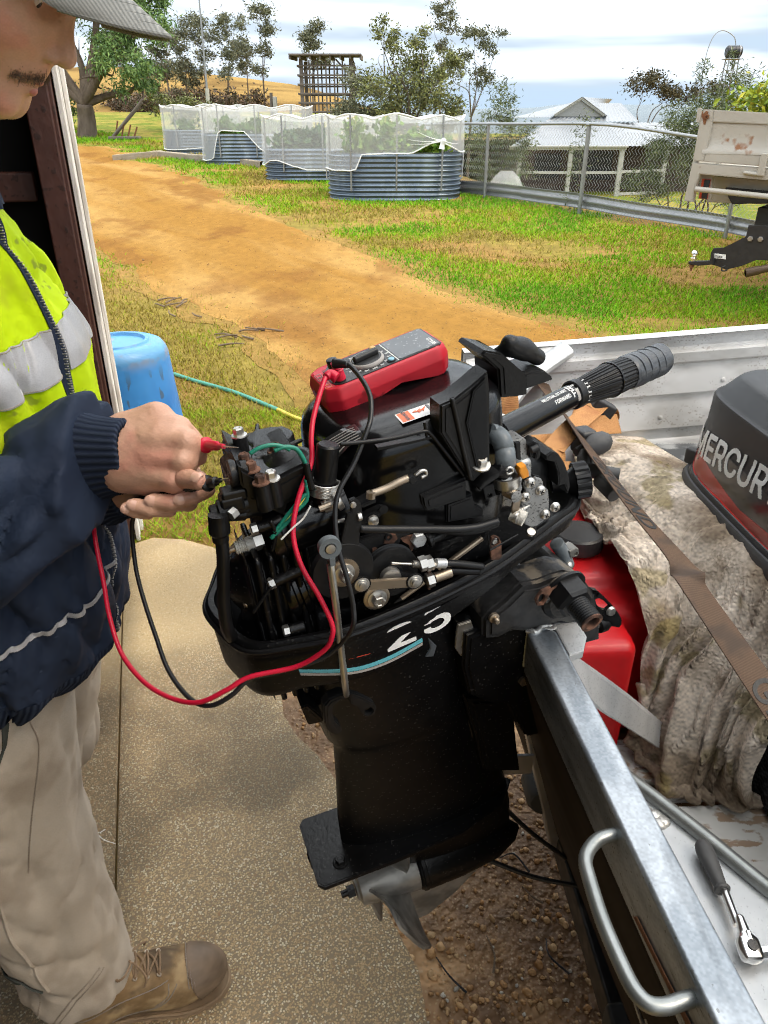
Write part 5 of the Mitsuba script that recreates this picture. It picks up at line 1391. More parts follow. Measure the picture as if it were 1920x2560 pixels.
# ------------------------------------------------------------------ outboard motor: a = fore and aft, l = across (away from the eye +), b = up its shaft
MYAW, MTILT = math.radians(20), math.radians(5)
_f = np.array([math.cos(MYAW), math.sin(MYAW), 0])
E1 = _f * math.cos(MTILT) + np.array([0, 0, math.sin(MTILT)])
E2 = np.array([-math.sin(MYAW), math.cos(MYAW), 0])
E3 = -_f * math.sin(MTILT) + np.array([0, 0, math.cos(MTILT)])
MO = np.array([0, .82, 1.0])
MM = np.stack([E1, E2, E3], 1)
def mt(P): return np.asarray(P, float) @ MM.T + MO
def mm_(m):
    m = m.copy(); m.vertices = mt(m.vertices); return m
def W3(P, k):
    P = np.asarray(P, float); k = np.broadcast_to(np.asarray(k, float), (len(P),))
    return np.column_stack([P[:, 0], k, P[:, 1]])
def plate(outline, k, th, bevel=.0015, holes=()):
    """An outline in the a-b plane, its near face at l = k, th thick away from the eye."""
    m = poly_prism(outline, th, bevel, holes)
    v = m.vertices
    m.vertices = np.column_stack([v[:, 0], k + th - v[:, 2], v[:, 1]])
    return m
CAM = np.array([0, -1, 0])      # towards the near side, in motor coordinates

def black_cast(p, n, uv):
    a = fbm(p.x * 30, p.y * 30, p.z * 30, 3)
    s = smoothstep(.83, .87, noise(p.x * 330, p.y * 330, p.z * 330))
    return mix(mix((.0022, .0022, .0025), (.006, .006, .0065), a), (.10, .095, .09), .3 * s)
mat('m_motor_black', black_cast, .33, spec=.28, bump=lambda p, n, uv: fbm(p.x * 190, p.y * 190, p.z * 190, 3), height=.0005, eps=5e-4)
mat('m_tray_black', lambda p, n, uv: mix(mix((.0025, .0025, .0028), (.006, .006, .0065), fbm(p.x * 30, p.y * 30, p.z * 30, 3)), (.08, .075, .07), .3 * smoothstep(.84, .88, noise(p.x * 420, p.y * 420, p.z * 420))), .38, spec=.22, bump=lambda p, n, uv: noise(p.x * 420, p.y * 420, p.z * 420), height=.0003, eps=5e-4)
mat('m_motor_gloss', lambda p, n, uv: mix((.002, .002, .0023), (.005, .005, .0055), fbm(p.x * 20, p.y * 20, p.z * 20, 3)), .16, spec=.36, bump=lambda p, n, uv: noise(p.x * 26, p.y * 26, p.z * 26), height=.0006, eps=2e-3)
mat('m_motor_plastic', lambda p, n, uv: mix((.003, .003, .0033), (.008, .008, .0085), fbm(p.x * 60, p.y * 60, p.z * 60, 2)), .36, spec=.3)
mat('m_motor_satin', lambda p, n, uv: mix((.0045, .0045, .005), (.012, .0125, .0135), fbm(p.x * 50, p.y * 50, p.z * 50, 3)), .42, spec=.34)
def cast_dirty(p, n, uv):
    d = smoothstep(.5, .66, fbm(p.x * 36, p.y * 36, p.z * 36, 4)) * smoothstep(-.1, .5, n.z)
    return mix(mix((.008, .008, .0085), (.024, .024, .025), fbm(p.x * 80, p.y * 80, p.z * 80, 3)), (.12, .10, .075), .8 * d)
mat('m_bracket', cast_dirty, .5, spec=.45, bump=lambda p, n, uv: fbm(p.x * 120, p.y * 120, p.z * 120, 3), height=.0012, eps=8e-4)
mat('m_grey_hose', (.10, .115, .125), .4)
mat('m_ceramic', (.50, .48, .43), .3, spec=.5)
mat('m_brass_steel', lambda p, n, uv: mix((.28, .22, .16), (.46, .38, .29), fbm(p.x * 40, p.y * 160, p.z * 90, 3)), .35, metal=.85)
mat('m_carb_alu', lambda p, n, uv: mix((.26, .265, .265), (.42, .42, .41), fbm(p.x * 70, p.y * 70, p.z * 70, 3)) * (1 - .6 * smoothstep(.66, .74, noise(p.x * 520, p.y * 520, p.z * 520))), .42, metal=.75)
mat('m_rusty', lambda p, n, uv: mix((.03, .014, .009), (.16, .075, .045), smoothstep(.35, .7, fbm(p.x * 90, p.y * 90, p.z * 90, 4))), .85)
mat('m_wire_green', (.010, .18, .12), .4)
mat('m_wire_yellow', (.55, .5, .08), .4)
mat('m_wire_white', (.7, .7, .66), .4)
mat('m_lever_orange', (.62, .24, .02), .35)
mat('m_stripe_teal', (.10, .36, .42), .4)
mat('m_stripe_grey', (.30, .28, .26), .4)
mat('m_stripe_red', (.5, .05, .03), .4)
mat('m_prop', lambda p, n, uv: mix((.19, .185, .17), (.42, .405, .37), smoothstep(.3, .7, fbm(p.x * 26, p.y * 26, p.z * 26, 4))), .42, metal=.35)
mat('m_tape', lambda p, n, uv: mix((.02, .023, .027), (.07, .077, .087), fbm(p.x * 40, p.y * 40, p.z * 40, 4)), .38, spec=.6)
mat('m_sticker_white', (.75, .75, .73), .3)
mat('m_sticker_orange', (.72, .13, .03), .3)

mo = thing('outboard_motor', 'black outboard motor with its cowl off, engine exposed, clamped to the boat transom', 'outboard motor')
def part(name, m, material, smooth=30, parent=None, label=None):
    return add(name, mm_(m), material, parent or mo, smooth=smooth, label=label)

# lower cowl tray
def tray_ring(k, b, da=0.0, db=0.0):
    P = np.array([(-.226, -.011), (-.217, -.06), (-.194, -.112), (-.145, -.130), (-.085, -.141), (-.01, -.136), (.05, -.126), (.113, -.110), (.165, -.089), (.22, -.066), (.255, -.049), (.280, -.012), (.287, .03),
                  (.27, .085), (.21, .135), (.10, .165), (-.04, .172), (-.13, .145), (-.185, .09), (-.212, .03)])
    P = spline(P, 6, closed=True)
    c = np.array([.03, .015])
    s = 1 + k / np.maximum(np.linalg.norm(P - c, axis=1, keepdims=True), .02)
    Q = c + (P - c) * s
    z = b + da * (Q[:, 0] + .23) / .52
    return np.column_stack([Q, z])
def tray_low(k, f, dz=0.0):
    """A ring of the wall the fraction f up from the bottom edge to the rim."""
    q = tray_ring(k, .045, .029)
    bot = np.interp(q[:, 0], [-.23, -.19, -.145, -.09, -.04, .0, .03, .084, .146, .22, .29], [-.046, -.028, -.018, -.019, -.021, -.016, .012, .025, .042, .047, .050])
    q[:, 2] = bot + (q[:, 2] - bot) * f + dz
    return q
L = [tray_low(-.12, 0, .004), tray_low(-.03, 0, -.003), tray_low(-.014, 0), tray_low(-.008, .06), tray_low(-.004, .2), tray_low(-.001, .78), tray_ring(-.003, .0355, .026), tray_ring(-.003, .0385, .027), tray_ring(.002, .040, .027), tray_ring(.003, .044, .028), tray_ring(.002, .054, .030), tray_ring(-.002, .057, .031), tray_ring(-.009, .056, .031), tray_ring(-.012, .048, .028), tray_low(-.016, .5), tray_low(-.024, .2), tray_low(-.12, 0, .02)]
part('lower_cowl', grid(np.stack(L, 0), close_v=True), 'm_tray_black', 35)
for q in ([(0.0782,0.1446),(0.0808,0.122),(0.1157,0.1324)],):
    part('cowl_seam', tube(W3(q, -.1505), .0012, 6), 'm_motor_plastic')
rr = tray_ring(.0035, .0495, .029)
part('rim_seal', tube(np.vstack([rr, rr[:1]]), .0032, 8, caps=False), 'm_motor_plastic')

# driveshaft housing, striped apron, leg, gear case
def leg_ring(a0, a1, hw, b, e=2.6, n=48, slope=0.0, nose=.0):
    t = np.arange(n) / n * 2 * PI
    c, s = np.cos(t), np.sin(t)
    k = (np.abs(c) ** e + np.abs(s) ** e) ** (-1 / e)
    a = (a0 + a1) / 2 + (a1 - a0) / 2 * k * c
    return np.column_stack([a, hw * k * s * (1 - nose * np.abs(c) ** 3), b + slope * a])
lg = [leg_ring(-.150, .02, .086, .012), leg_ring(-.150, .06, .084, -.02), leg_ring(-.142, .10, .078, -.08), leg_ring(-.132, .098, .072, -.13), leg_ring(-.118, .098, .066, -.185), leg_ring(-.112, .100, .062, -.215), leg_ring(-.103, .106, .056, -.222), leg_ring(-.100, .115, .048, -.25, 2.2), leg_ring(-.105, .145, .042, -.32, 2.0), leg_ring(-.112, .165, .038, -.40, 2.0), leg_ring(-.113, .180, .036, -.455, 1.9), leg_ring(-.095, .186, .032, -.50, 1.9), leg_ring(-.06, .188, .026, -.535, 1.9), leg_ring(.01, .185, .02, -.59, 1.9)]
part('leg', grid(np.stack(lg, 0), close_v=True), 'm_motor_black', 40)
# plate above the propeller
pw = .066
pl = [(-.168, -pw * .86), (-.160, -pw), (-.05, -pw), (.07, -.062), (.155, -.038), (.19, 0)]
pl = np.array(pl + [(a, -l) for a, l in pl[-2::-1]])
m = poly_prism(pl, .009, .003)
m.vertices = m.vertices + [0, 0, -.468]
part('cavitation_plate', m, 'm_motor_black', 30)
m2 = grid(np.stack([leg_ring(-.17 + .02 * 0, .10, .05, -.469, 2.4), leg_ring(-.168, .10, .048, -.488, 2.4), leg_ring(-.14, .10, .03, -.51, 2.4)], 0), close_v=True)
part('plate_web', m2, 'm_motor_black')
part('trim_tab_bolt', bolt((-.125, -.035, -.459), (0, 0, 1), .008), 'm_motor_black')
gc = [(.003, .0), (.003, .037), (.008, .040), (.02, .042), (.08, .042), (.15, .036), (.19, .02), (.205, .004), (.206, 0)]
part('gear_case', lathe([(r_, a) for a, r_ in gc], (0, 0, -.590), (1, 0, 0), 36), 'm_motor_black', 40)
part('gear_case_seam', lathe([(.040, .008), (.0425, .010), (.0425, .016), (.041, .018)], (0, 0, -.590), (1, 0, 0), 36), 'm_motor_plastic')
sk = [(-.014, -.62), (.16, -.605), (.145, -.64), (.08, -.70), (.02, -.735), (-.012, -.735)]
skm = plate(sk, -.004, .008, .003)
part('skeg', skm, 'm_prop')
# propeller
pr_c = np.array([-.050, 0, -.590])
hub = lathe([(0, 0), (.018, 0), (.019, .003), (.028, .006), (.031, .03), (.034, .07), (.037, .098), (.037, .106), (0, .106)], pr_c - [.053, 0, 0], (1, 0, 0), 36)
prop = part('propeller_hub', hub, 'm_prop', 35)
part('prop_nut', lathe([(0, 0), (.011, 0), (.011, .012), (0, .013)], pr_c - [.067, 0, 0], (1, 0, 0), 6), 'm_motor_black')
part('prop_shaft', lathe([(0, 0), (.006, 0), (.006, .014), (0, .014)], pr_c - [.078, 0, 0], (1, 0, 0), 14), 'm_motor_black')
for k in range(3):
    th0 = math.radians(196 + 120 * k)
    U = np.linspace(0, 1, 16); V = np.linspace(-1, 1, 16)
    B = np.zeros((16, 16, 3))
    for i, u in enumerate(U):
        rad = .030 + .098 * u
        span = .98 * (1 - .35 * u) * math.sqrt(max(1 - max(0, (u - .55) / .45) ** 2.4, .02))
        for j, v in enumerate(V):
            th = th0 + v * span - .25 * u
            B[i, j] = (pr_c[0] + .034 * v * (1 - .25 * u) * min(1, span / .4) + .012 * u, rad * math.sin(th + PI / 2 * 0) * 1.0, 0)
            B[i, j] = (B[i, j][0], rad * math.cos(th), pr_c[2] + rad * math.sin(th))
    part('propeller_blade', sheet(B, .005), 'm_prop', True)

# stripes and lettering on the apron
def on_apron(P, off=.0008):
    P = np.asarray(P, float)
    T_ = tray_ring(-.0035, 0)[:, :2]
    T_ = T_[T_[:, 1] < 0]; T_ = T_[np.argsort(T_[:, 0])]
    return np.column_stack([P[:, 0], np.interp(P[:, 0], T_[:, 0], T_[:, 1]) - off, P[:, 1]])
def apron_strip(name, top, bot, material, label=None):
    t, b_ = on_apron(spline(top, 8)), on_apron(spline(bot, 8))
    part(name, sheet(np.stack([t, (t + b_) / 2, b_], 1), .0006), material, True, label=label)
apron_strip('stripe', [(-0.1472,0.0179),(-0.1142,0.0111),(-0.0781,0.0053),(-0.0404,0.006),(0.0004,0.0128)], [(-0.1468,0.0132),(-0.1147,0.0066),(-0.0786,0.0004),(-0.0409,0.0008),(0.0009,0.0076)], 'm_stripe_teal', 'teal stripe')
apron_strip('stripe', [(-0.1466,0.0122),(-0.1148,0.0057),(-0.0787,-0.0007),(-0.041,-0.0005),(0.0008,0.0062)], [(-0.146,0.0088),(-0.1152,0.0026),(-0.079,-0.0036),(-0.0412,-0.0037),(0.0002,0.0027)], 'm_stripe_grey', 'grey stripe')
apron_strip('stripe', [(-0.1491,0.0296),(-0.1284,0.0259),(-0.1037,0.0232),(-0.0655,0.0197)], [(-0.1492,0.029),(-0.1287,0.0242),(-0.1039,0.0211),(-0.0656,0.0191)], 'm_stripe_red', 'thin red stripe')
tx = meshkit.text_mesh('25', .034, .0006, bold=True).subdivide_to_size(.008)
(ta, tb0), (ta2, tb2) = [(-0.0514,0.0112),(-0.0112,0.0129)]
ex = np.array([ta2 - ta, tb2 - tb0]); ex /= np.linalg.norm(ex); ey = np.array([-ex[1], ex[0]])
v = tx.vertices
P2 = np.array([ta, tb0 + .002]) + v[:, :1] * 1.6 * ex + (v[:, 1:2] * .9) * ey
P2[:, 1] = np.minimum(P2[:, 1], tb0 + .045)
tx.vertices = on_apron(P2, .001) - np.column_stack([v[:, 0] * 0, v[:, 2], v[:, 0] * 0])
part('lettering', tx, 'm_decal_white', False)
scf = [(0.0029,0.0233),(0.0119,0.0086),(0.0072,-0.0048),(-0.0025,-0.0024),(0.0039,0.0069)]
part('scuffed_patch', plate(scf, -.1485, .003, .001), 'm_tape')

# shift hook bracket beside the leg, with the long shift rod
hk = [(-0.1223,-0.0685),(-0.1144,-0.0603),(-0.1004,-0.0584),(-0.0955,-0.0591),(-0.0945,-0.0672),(-0.1014,-0.0669),(-0.11,-0.0723),(-0.1132,-0.0826),(-0.1119,-0.0962),(-0.1054,-0.1095),(-0.1042,-0.1167),(-0.1117,-0.1202),(-0.1209,-0.1122),(-0.1248,-0.0959)]
part('hook_bracket', plate(hk, -.108, .02, .004), 'm_motor_satin')
arm = [(-0.0916,-0.0506),(-0.0788,-0.0608),(-0.0624,-0.0789),(-0.0593,-0.0892),(-0.0634,-0.0994),(-0.0727,-0.0995),(-0.079,-0.0916),(-0.0827,-0.0784),(-0.0917,-0.0695)]
hc = np.array([(-0.0697,-0.0902)][0])
part('link_arm', plate(arm, -.116, .012, .003, holes=[[hc + .0055 * np.array([math.cos(t), math.sin(t)]) for t in np.linspace(0, 2 * PI, 20, endpoint=False)]]), 'm_motor_satin')
lugs = [(-0.146,-0.0896),(-0.1371,-0.0894),(-0.1192,-0.1224),(-0.1216,-0.1249),(-0.1406,-0.1225)]
part('leg_lug', plate(lugs, -.075, .05, .004), 'm_motor_black')
rod = np.vstack([W3([(-0.1024,0.1691),(-0.1028,0.1187)], -.165), W3([(-0.1008,0.0535),(-0.1018,-0.002)], -.15), W3([(-0.0971,-0.0431)], -.125)])
part('shift_rod', tube(spline(rod, 5), .0040, 12), 'm_steel', True)
part('rod_end', plate([(-0.1041,0.1802),(-0.0981,0.179),(-0.0987,0.1695),(-0.1042,0.1697)], -.172, .012, .002), 'm_grey_hose')
part('rod_clevis', plate([(-0.1045,0.1849),(-0.0977,0.1833),(-0.0987,0.1772),(-0.1041,0.1784)], -.170, .009, .002, holes=[[(-0.1029,0.1833),(-0.0994,0.1825),(-0.1001,0.1788),(-0.1028,0.1794)]]), 'm_grey_hose')
e_ = np.array([(-0.1015,0.1896)][0])
part('rod_eye', lathe([(.006, 0), (.0115, 0), (.0118, .004), (.0115, .008), (.006, .008)], (e_[0], -.163, e_[1]), CAM, 24), 'm_grey_hose')
part('rod_pin', lathe([(0, 0), (.0055, 0), (.005, .012), (0, .0125)], (e_[0], -.160, e_[1]), CAM, 18), 'm_steel')

# engine block: cylinders, crankcase, water jacket in one casting
def block_sdf(p):
    d = s_box(p, (-.02, .0, .05), (.13, .07, .075), .02)
    d = smin(d, s_box(p, (.05, .0, .16), (.10, .08, .05), .02), .02)
    for bb in (.095, .020):
        d = smin(d, s_cap(p, (-.16, -.045, bb), (-.04, -.045, bb + .012), .042), .012)
        d = smin(d, s_cap(p, (-.14, -.05, bb), (-.135, -.05, bb), .052), .006)
        d = smin(d, s_cap(p, (-.185, -.05, bb + .03), (-.03, -.088, bb + .045), .008), .006)
        d = smin(d, s_cap(p, (-.185, -.07, bb - .028), (-.03, -.088, bb - .016), .008), .006)
    rib = np.abs(((p[:, 0] + .2) / .0135) % 1 - .5) * .0135 - .0032
    fin = np.maximum(np.maximum(rib, s_box(p, (-.145, -.05, .055), (.035, .058, .105), .01)), -s_box(p, (-.145, 0, .055), (.05, .02, .2)))
    d = np.minimum(d, fin)
    d = smin(d, s_box(p, (.12, -.06, .10), (.06, .03, .035), .01), .01)
    d = smin(d, s_cap(p, (-.06, -.08, .17), (.11, -.085, .185), .014), .01)
    d = smin(d, s_box(p, (.0, -.09, .135), (.05, .014, .03), .006), .008)
    return d
part('engine_block', sdf_mesh(block_sdf, (-.23, -.14, -.04), (.2, .1, .24), .0038), 'm_motor_black', True)
# ignition coil cover: a lobed cap with ribs and bolts
cap = [(-0.1588,0.2693),(-0.1515,0.2772),(-0.1391,0.2738),(-0.1296,0.2769),(-0.118,0.2737),(-0.1114,0.2635),(-0.0996,0.2519),(-0.09,0.2496),(-0.088,0.2413),(-0.0906,0.2339),(-0.1012,0.2445),(-0.1104,0.2422),(-0.128,0.2364),(-0.1325,0.2341),(-0.1453,0.2373),(-0.152,0.2457),(-0.1622,0.256)]
capc = spline(cap, 3, closed=True)
part('coil_cover', plate([(-0.1655,0.261),(-0.1481,0.2448),(-0.1307,0.2404),(-0.1125,0.2459),(-0.1008,0.2485),(-0.0928,0.2354),(-0.0946,0.2222),(-0.1082,0.2119),(-0.1234,0.2079),(-0.1287,0.1941),(-0.1406,0.2044),(-0.1604,0.2257),(-0.1667,0.2407)], -.100, .12, .008), 'm_motor_plastic', 35)
def cap_pt(pix_ab, k): return np.array([pix_ab[0], k, pix_ab[1]])
cp_levels = np.array([(-0.1457,0.2567),(-0.1181,0.2549),(-0.1047,0.2431),(-0.0904,0.2279),(-0.1018,0.2187),(-0.1254,0.21),(-0.1402,0.2137),(-0.1565,0.232)])
cc = cp_levels.mean(0)
def lid_sdf(p):
    p = p - np.array([-.065, .010, -.010])
    d = s_box(p, (-.062, -.03, .236), (.040, .066, .013), .008, rot([0, 1, 0], 0))
    for cx, cy, cz in ((-.042, -.064, .238), (-.050, -.004, .240)):
        q = np.column_stack([np.linalg.norm(p[:, :2] - [cx, cy], axis=1) - .025, np.abs(p[:, 2] - cz) - .012])
        d = smin(d, np.linalg.norm(np.maximum(q, 0), axis=1) + np.minimum(q.max(1), 0) - .0025, .004)
    d = smin(d, s_box(p, (-.094, -.05, .225), (.016, .05, .018), .006), .006)
    rr_ = np.minimum(s_cap(p, (-.10, -.02, .252), (-.03, -.085, .252), .0028), s_cap(p, (-.088, -.085, .252), (-.055, .04, .252), .0028))
    rr_ = np.minimum(rr_, s_cap(p, (-.02, -.03, .252), (-.095, -.06, .252), .0028))
    d = smin(d, rr_, .002)
    body = s_box(p, (-.056, -.045, .185), (.034, .046, .05), .014)
    body = smin(body, s_cap(p, (-.045, -.066, .145), (-.045, -.066, .232), .030), .006)
    body = smin(body, s_cap(p, (-.082, -.07, .15), (-.082, -.07, .235), .014), .004)
    d = smin(d, body, .003)
    return d
part('ignition_module', sdf_mesh(lid_sdf, (-.205, -.12, .09), (-.05, .075, .28), .0026), 'm_motor_plastic', True)
for u_, k in (([(-0.1509,0.2726)], -.02), ([(-0.1557,0.264)], -.07), ([(-0.152,0.2599)], -.085), ([(-0.1484,0.256)], -.11), ([(-0.1367,0.2551)], -.105), ([(-0.1184,0.2549)], -.04)):
    a_, b_ = u_[0]
    part('bolt', bolt((a_, k, b_ - .010), (0, 0, 1), .0058, .008), 'm_steel' if k in (-.105, -.02) else 'm_rusty', 20)
    part('bolt_boss', cyl((a_, k, b_ - .04), (a_, k, b_ - .010), .0085, .008, 16, .001), 'm_motor_plastic')
# terminal boots at the end of the coils
b0 = W3([(-0.1624,0.2483),(-0.1732,0.2488)], -.08)
part('coil_boot', lathe([(.0, 0), (.012, 0), (.012, .006), (.010, .007), (.010, .010), (.013, .011), (.0145, .014), (.0145, .0175), (.009, .019), (0, .018)], b0[0] + [.006, 0, 0], b0[1] - b0[0], 24), 'm_motor_plastic')
b1 = W3([(-0.1623,0.2148),(-0.1776,0.2138)], -.085)
part('coil_boot', lathe([(.0, 0), (.010, 0), (.010, .015), (.0125, .017), (.0125, .03), (.009, .032), (.009, .038), (.006, .04), (0, .04)], b1[0], b1[1] - b1[0], 22), 'm_motor_plastic')
for pix in ('170,720 130,760','215,740 180,770','120,800 110,850','130,960 60,985'):
    pass
q1 = W3([(-0.1696,0.2303),(-0.1796,0.2296)], -.085); part('clip', rbox((.026, .02, .012), .003, q1.mean(0)), 'm_motor_plastic')
q2 = W3([(-0.1733,0.2212),(-0.1831,0.2215)], -.085); part('clip', rbox((.024, .022, .016), .003, q2.mean(0)), 'm_motor_plastic')
q3 = W3([(-0.1771,0.2156)], -.098); part('hex_fitting', lathe([(0, 0), (.0058, 0), (.0058, .008), (0, .008)], q3[0], (-.8, -.5, -.2), 6), 'm_steel')
q4 = W3([(-0.1672,0.2047),(-0.1807,0.2078),(-0.1935,0.209)], -.085); part('wire_sleeve', tube(spline(q4, 4), .0085, 12), 'm_motor_plastic')
# black plug lead loop at the aft end
hose = W3([(-0.1766,0.2219),(-0.1892,0.2128),(-0.1954,0.2025),(-0.1983,0.1753),(-0.2042,0.1421),(-0.2092,0.1134),(-0.2119,0.0829),(-0.2091,0.0592),(-0.2046,0.0409)], [-.08, -.09, -.095, -.1, -.1, -.1, -.1, -.09, -.07])
part('plug_lead', tube(spline(hose, 6), np.interp(np.linspace(0, 1, 49), [0, .1, .2, .5, 1], [.0075, .0085, .0072, .0068, .0075]), 14), 'm_motor_plastic', True)
part('lead_boot', tube(spline(W3([(-0.1948,0.217),(-0.1967,0.2),(-0.1979,0.1865)], -.098), 4), [.0105] * 3 + [.011] * 3 + [.0085] * 3, 14), 'm_motor_plastic')
# spark plugs
for base_, tip_, k in (([(-0.1629,0.1617)], [(-0.1943,0.1587)], -.075), ([(-0.1516,0.0905)], [(-0.1878,0.0857)], -.075)):
    A_, B_ = W3(base_, k)[0], W3(tip_, k)[0]
    d_ = B_ - A_; L_ = np.linalg.norm(d_)
    prof = [(0, 0), (.0078, 0), (.0082, .004), (.0078, L_ * .28)]
    for j in range(5):
        s0 = L_ * (.30 + .075 * j)
        prof += [(.0062, s0), (.0074, s0 + L_ * .02), (.0074, s0 + L_ * .045), (.0062, s0 + L_ * .065)]
    prof += [(.0052, L_ * .68), (0, L_ * .68)]
    part('spark_plug', lathe(prof, A_, d_, 24), 'm_ceramic', 50)
    part('plug_hex', lathe([(0, 0), (.0105, 0), (.0105, .010), (0, .010)], A_ - d_ / L_ * .010, d_, 6), 'm_steel')
    part('plug_terminal', lathe([(0, 0), (.0036, 0), (.0034, L_ * .16), (.0046, L_ * .18), (.0046, L_ * .26), (.0030, L_ * .29), (.0042, L_ * .32), (0, L_ * .33)], A_ + d_ * .68, d_, 16), 'm_brass_steel')
# cylinder-head bolts with their long bosses
for p0, p1, k in (([(-0.1592,0.1917)], [(-0.1323,0.1935)], -.10), ([(-0.1528,0.1252)], [(-0.123,0.131)], -.105), ([(-0.1482,0.0652)], [(-0.1307,0.0644)], -.115)):
    A_, B_ = W3(p0, k)[0], W3(p1, k)[0]
    part('head_stud', cyl(A_, B_, .0062, .007, 14, .001), 'm_motor_black')
    d_ = A_ - B_; d_ /= np.linalg.norm(d_)
    part('head_bolt', lathe([(0, 0), (.0066, 0), (.0066, .006), (.005, .0075), (0, .0075)], A_, d_, 6), 'm_steel', 20)
# the finned second cylinder seen below, its rings and the relief bracket
cyc = W3([(-0.1426,0.0915),(-0.0991,0.0986)], -.075)
dcy = cyc[1] - cyc[0]
part('cylinder', lathe([(0, 0), (.034, 0), (.036, .004), (.036, .010), (.033, .012), (.033, .016), (.036, .018), (.036, .024), (.033, .026), (.033, .030), (.035, .032), (.035, .05), (.033, .09), (0, .09)], cyc[0], dcy, 40), 'm_motor_gloss', 40)
cyc2 = W3([(-0.1473,0.1698),(-0.1039,0.1755)], -.075)
part('cylinder', lathe([(0, 0), (.032, 0), (.034, .004), (.034, .012), (.031, .014), (.031, .02), (.033, .022), (.033, .06), (.031, .09), (0, .09)], cyc2[0], cyc2[1] - cyc2[0], 40), 'm_motor_gloss', 40)
# recoil spring, posts
sp = W3([(-0.0821,0.2259),(-0.0848,0.213)], -.10)
t = np.linspace(0, 1, 150)
rr2 = .0155
ax_ = sp[1] - sp[0]; Lx = np.linalg.norm(ax_); ax_ /= Lx
fx = frame(ax_)
coil = sp[0] + np.outer(t * Lx, ax_) + rr2 * (np.outer(np.cos(t * 2 * PI * 9), fx[:, 0]) + np.outer(np.sin(t * 2 * PI * 9), fx[:, 1]))
coil = np.vstack([coil, W3([(-0.0815,0.2238),(-0.0867,0.2151),(-0.0899,0.2102)], -.115)])
part('spring', tube(coil, .0013, 6), 'm_steel', True)
part('spring_post', cyl(sp[0] + ax_ * -.042, sp[1] + ax_ * .01, .0118, .0118, 20, .002), 'm_motor_plastic')
part('stop_screw', cyl(*W3([(-0.0964,0.2071),(-0.0838,0.2088)], -.12), .0036, .0036, 10), 'm_brass_steel')
part('stop_screw', cyl(*W3([(-0.0812,0.1874),(-0.0712,0.1875)], -.12), .0022, .0022, 8), 'm_steel')
part('stop_bolt', lathe([(0, 0), (.010, 0), (.011, .004), (.011, .006), (.007, .007), (.007, .02), (0, .02)], W3([(-0.0712,0.21)], -.115)[0], (-.9, .1, -.3), 20), 'm_steel')
part('lever_plate', plate([(-0.0677,0.2184),(-0.0619,0.2191),(-0.0565,0.2121),(-0.0559,0.1972),(-0.0624,0.1709),(-0.0667,0.1457),(-0.0825,0.1481),(-0.0813,0.1764),(-0.0719,0.2038),(-0.0676,0.2049)], -.138, .006, .0015), 'm_motor_satin')
part('rivet', lathe([(0, 0), (.0035, 0), (.003, .002), (0, .0025)], W3([(-0.0652,0.2128)], -.138)[0], CAM, 14), 'm_steel')
part('cam_screw', cyl(*W3([(-0.0576,0.1973),(-0.0623,0.1975)], -.138), .0045, .0045, 12, .0006), 'm_steel')
# throttle pulley and big washer bolt at the lower front
wc = W3([(-0.084,0.1372)], -.130)[0]
part('pivot_disc', lathe([(0, 0), (.034, 0), (.035, .004), (.033, .009), (0, .009)], wc - [0, .0, 0], CAM, 40), 'm_motor_satin')
part('washer', lathe([(0, .0), (.0165, .0), (.0165, .002), (0, .002)], wc + CAM * .0095, CAM, 30), 'm_brass_steel')
part('pivot_bolt', bolt(wc + CAM * .0115, CAM, .0075, .008), 'm_steel', 20)
part('pivot_ear', plate([(-0.0816,0.1535),(-0.0737,0.1487),(-0.0597,0.1158),(-0.0649,0.1086),(-0.0732,0.1125),(-0.0852,0.1227)], -.132, .006, .0015), 'm_motor_satin')
b2 = W3([(-0.0485,0.086)], -.128)[0]
part('washer', lathe([(0, 0), (.0155, 0), (.0155, .002), (.012, .0035), (0, .0035)], b2, CAM, 28), 'm_brass_steel')
part('mount_bolt', bolt(b2 + CAM * .003, CAM, .0075, .008), 'm_steel', 20)
lb = [(-0.0706,0.1275),(-0.0695,0.1277),(-0.0034,0.1108),(-0.0026,0.1088),(-0.0033,0.101),(-0.0053,0.0993),(-0.0702,0.1157),(-0.0718,0.1163),(-0.0731,0.1211),(-0.0726,0.1247)]
part('link_bar', plate(lb, -.150, .004, .001), 'm_brass_steel')
for pix in ([(-0.0689,0.1239)], [(-0.0099,0.1091)]):
    c_ = W3(pix, -.150)[0]
    part('link_pin', lathe([(0, 0), (.0082, 0), (.0084, .0015), (.0062, .0017), (.006, .003), (.0045, .0032), (.0045, .006), (0, .0065)], c_, CAM, 22), 'm_steel', 25)
    part('link_bush', lathe([(.0085, 0), (.0100, 0), (.0100, .001), (.0085, .001)], c_, CAM, 22), 'm_motor_plastic')
pl_ = W3([(-0.0267,0.1111)], -.115)[0]
part('throttle_pulley', lathe([(0, 0), (.030, 0), (.031, .002), (.027, .004), (.031, .006), (.027, .008), (.031, .010), (.030, .013), (.012, .013), (.011, .018), (0, .018)], pl_, CAM, 44), 'm_motor_satin')
part('pulley_arm', plate([(-0.0278,0.1244),(-0.0227,0.1178),(-0.0008,0.1052),(0.0001,0.1016),(-0.0233,0.1103),(-0.0296,0.1161)], -.140, .006, .0015), 'm_motor_satin')
part('pulley_cap', lathe([(0, 0), (.012, 0), (.011, .006), (0, .007)], W3([(-0.0326,0.1139)], -.135)[0], CAM, 24), 'm_steel')
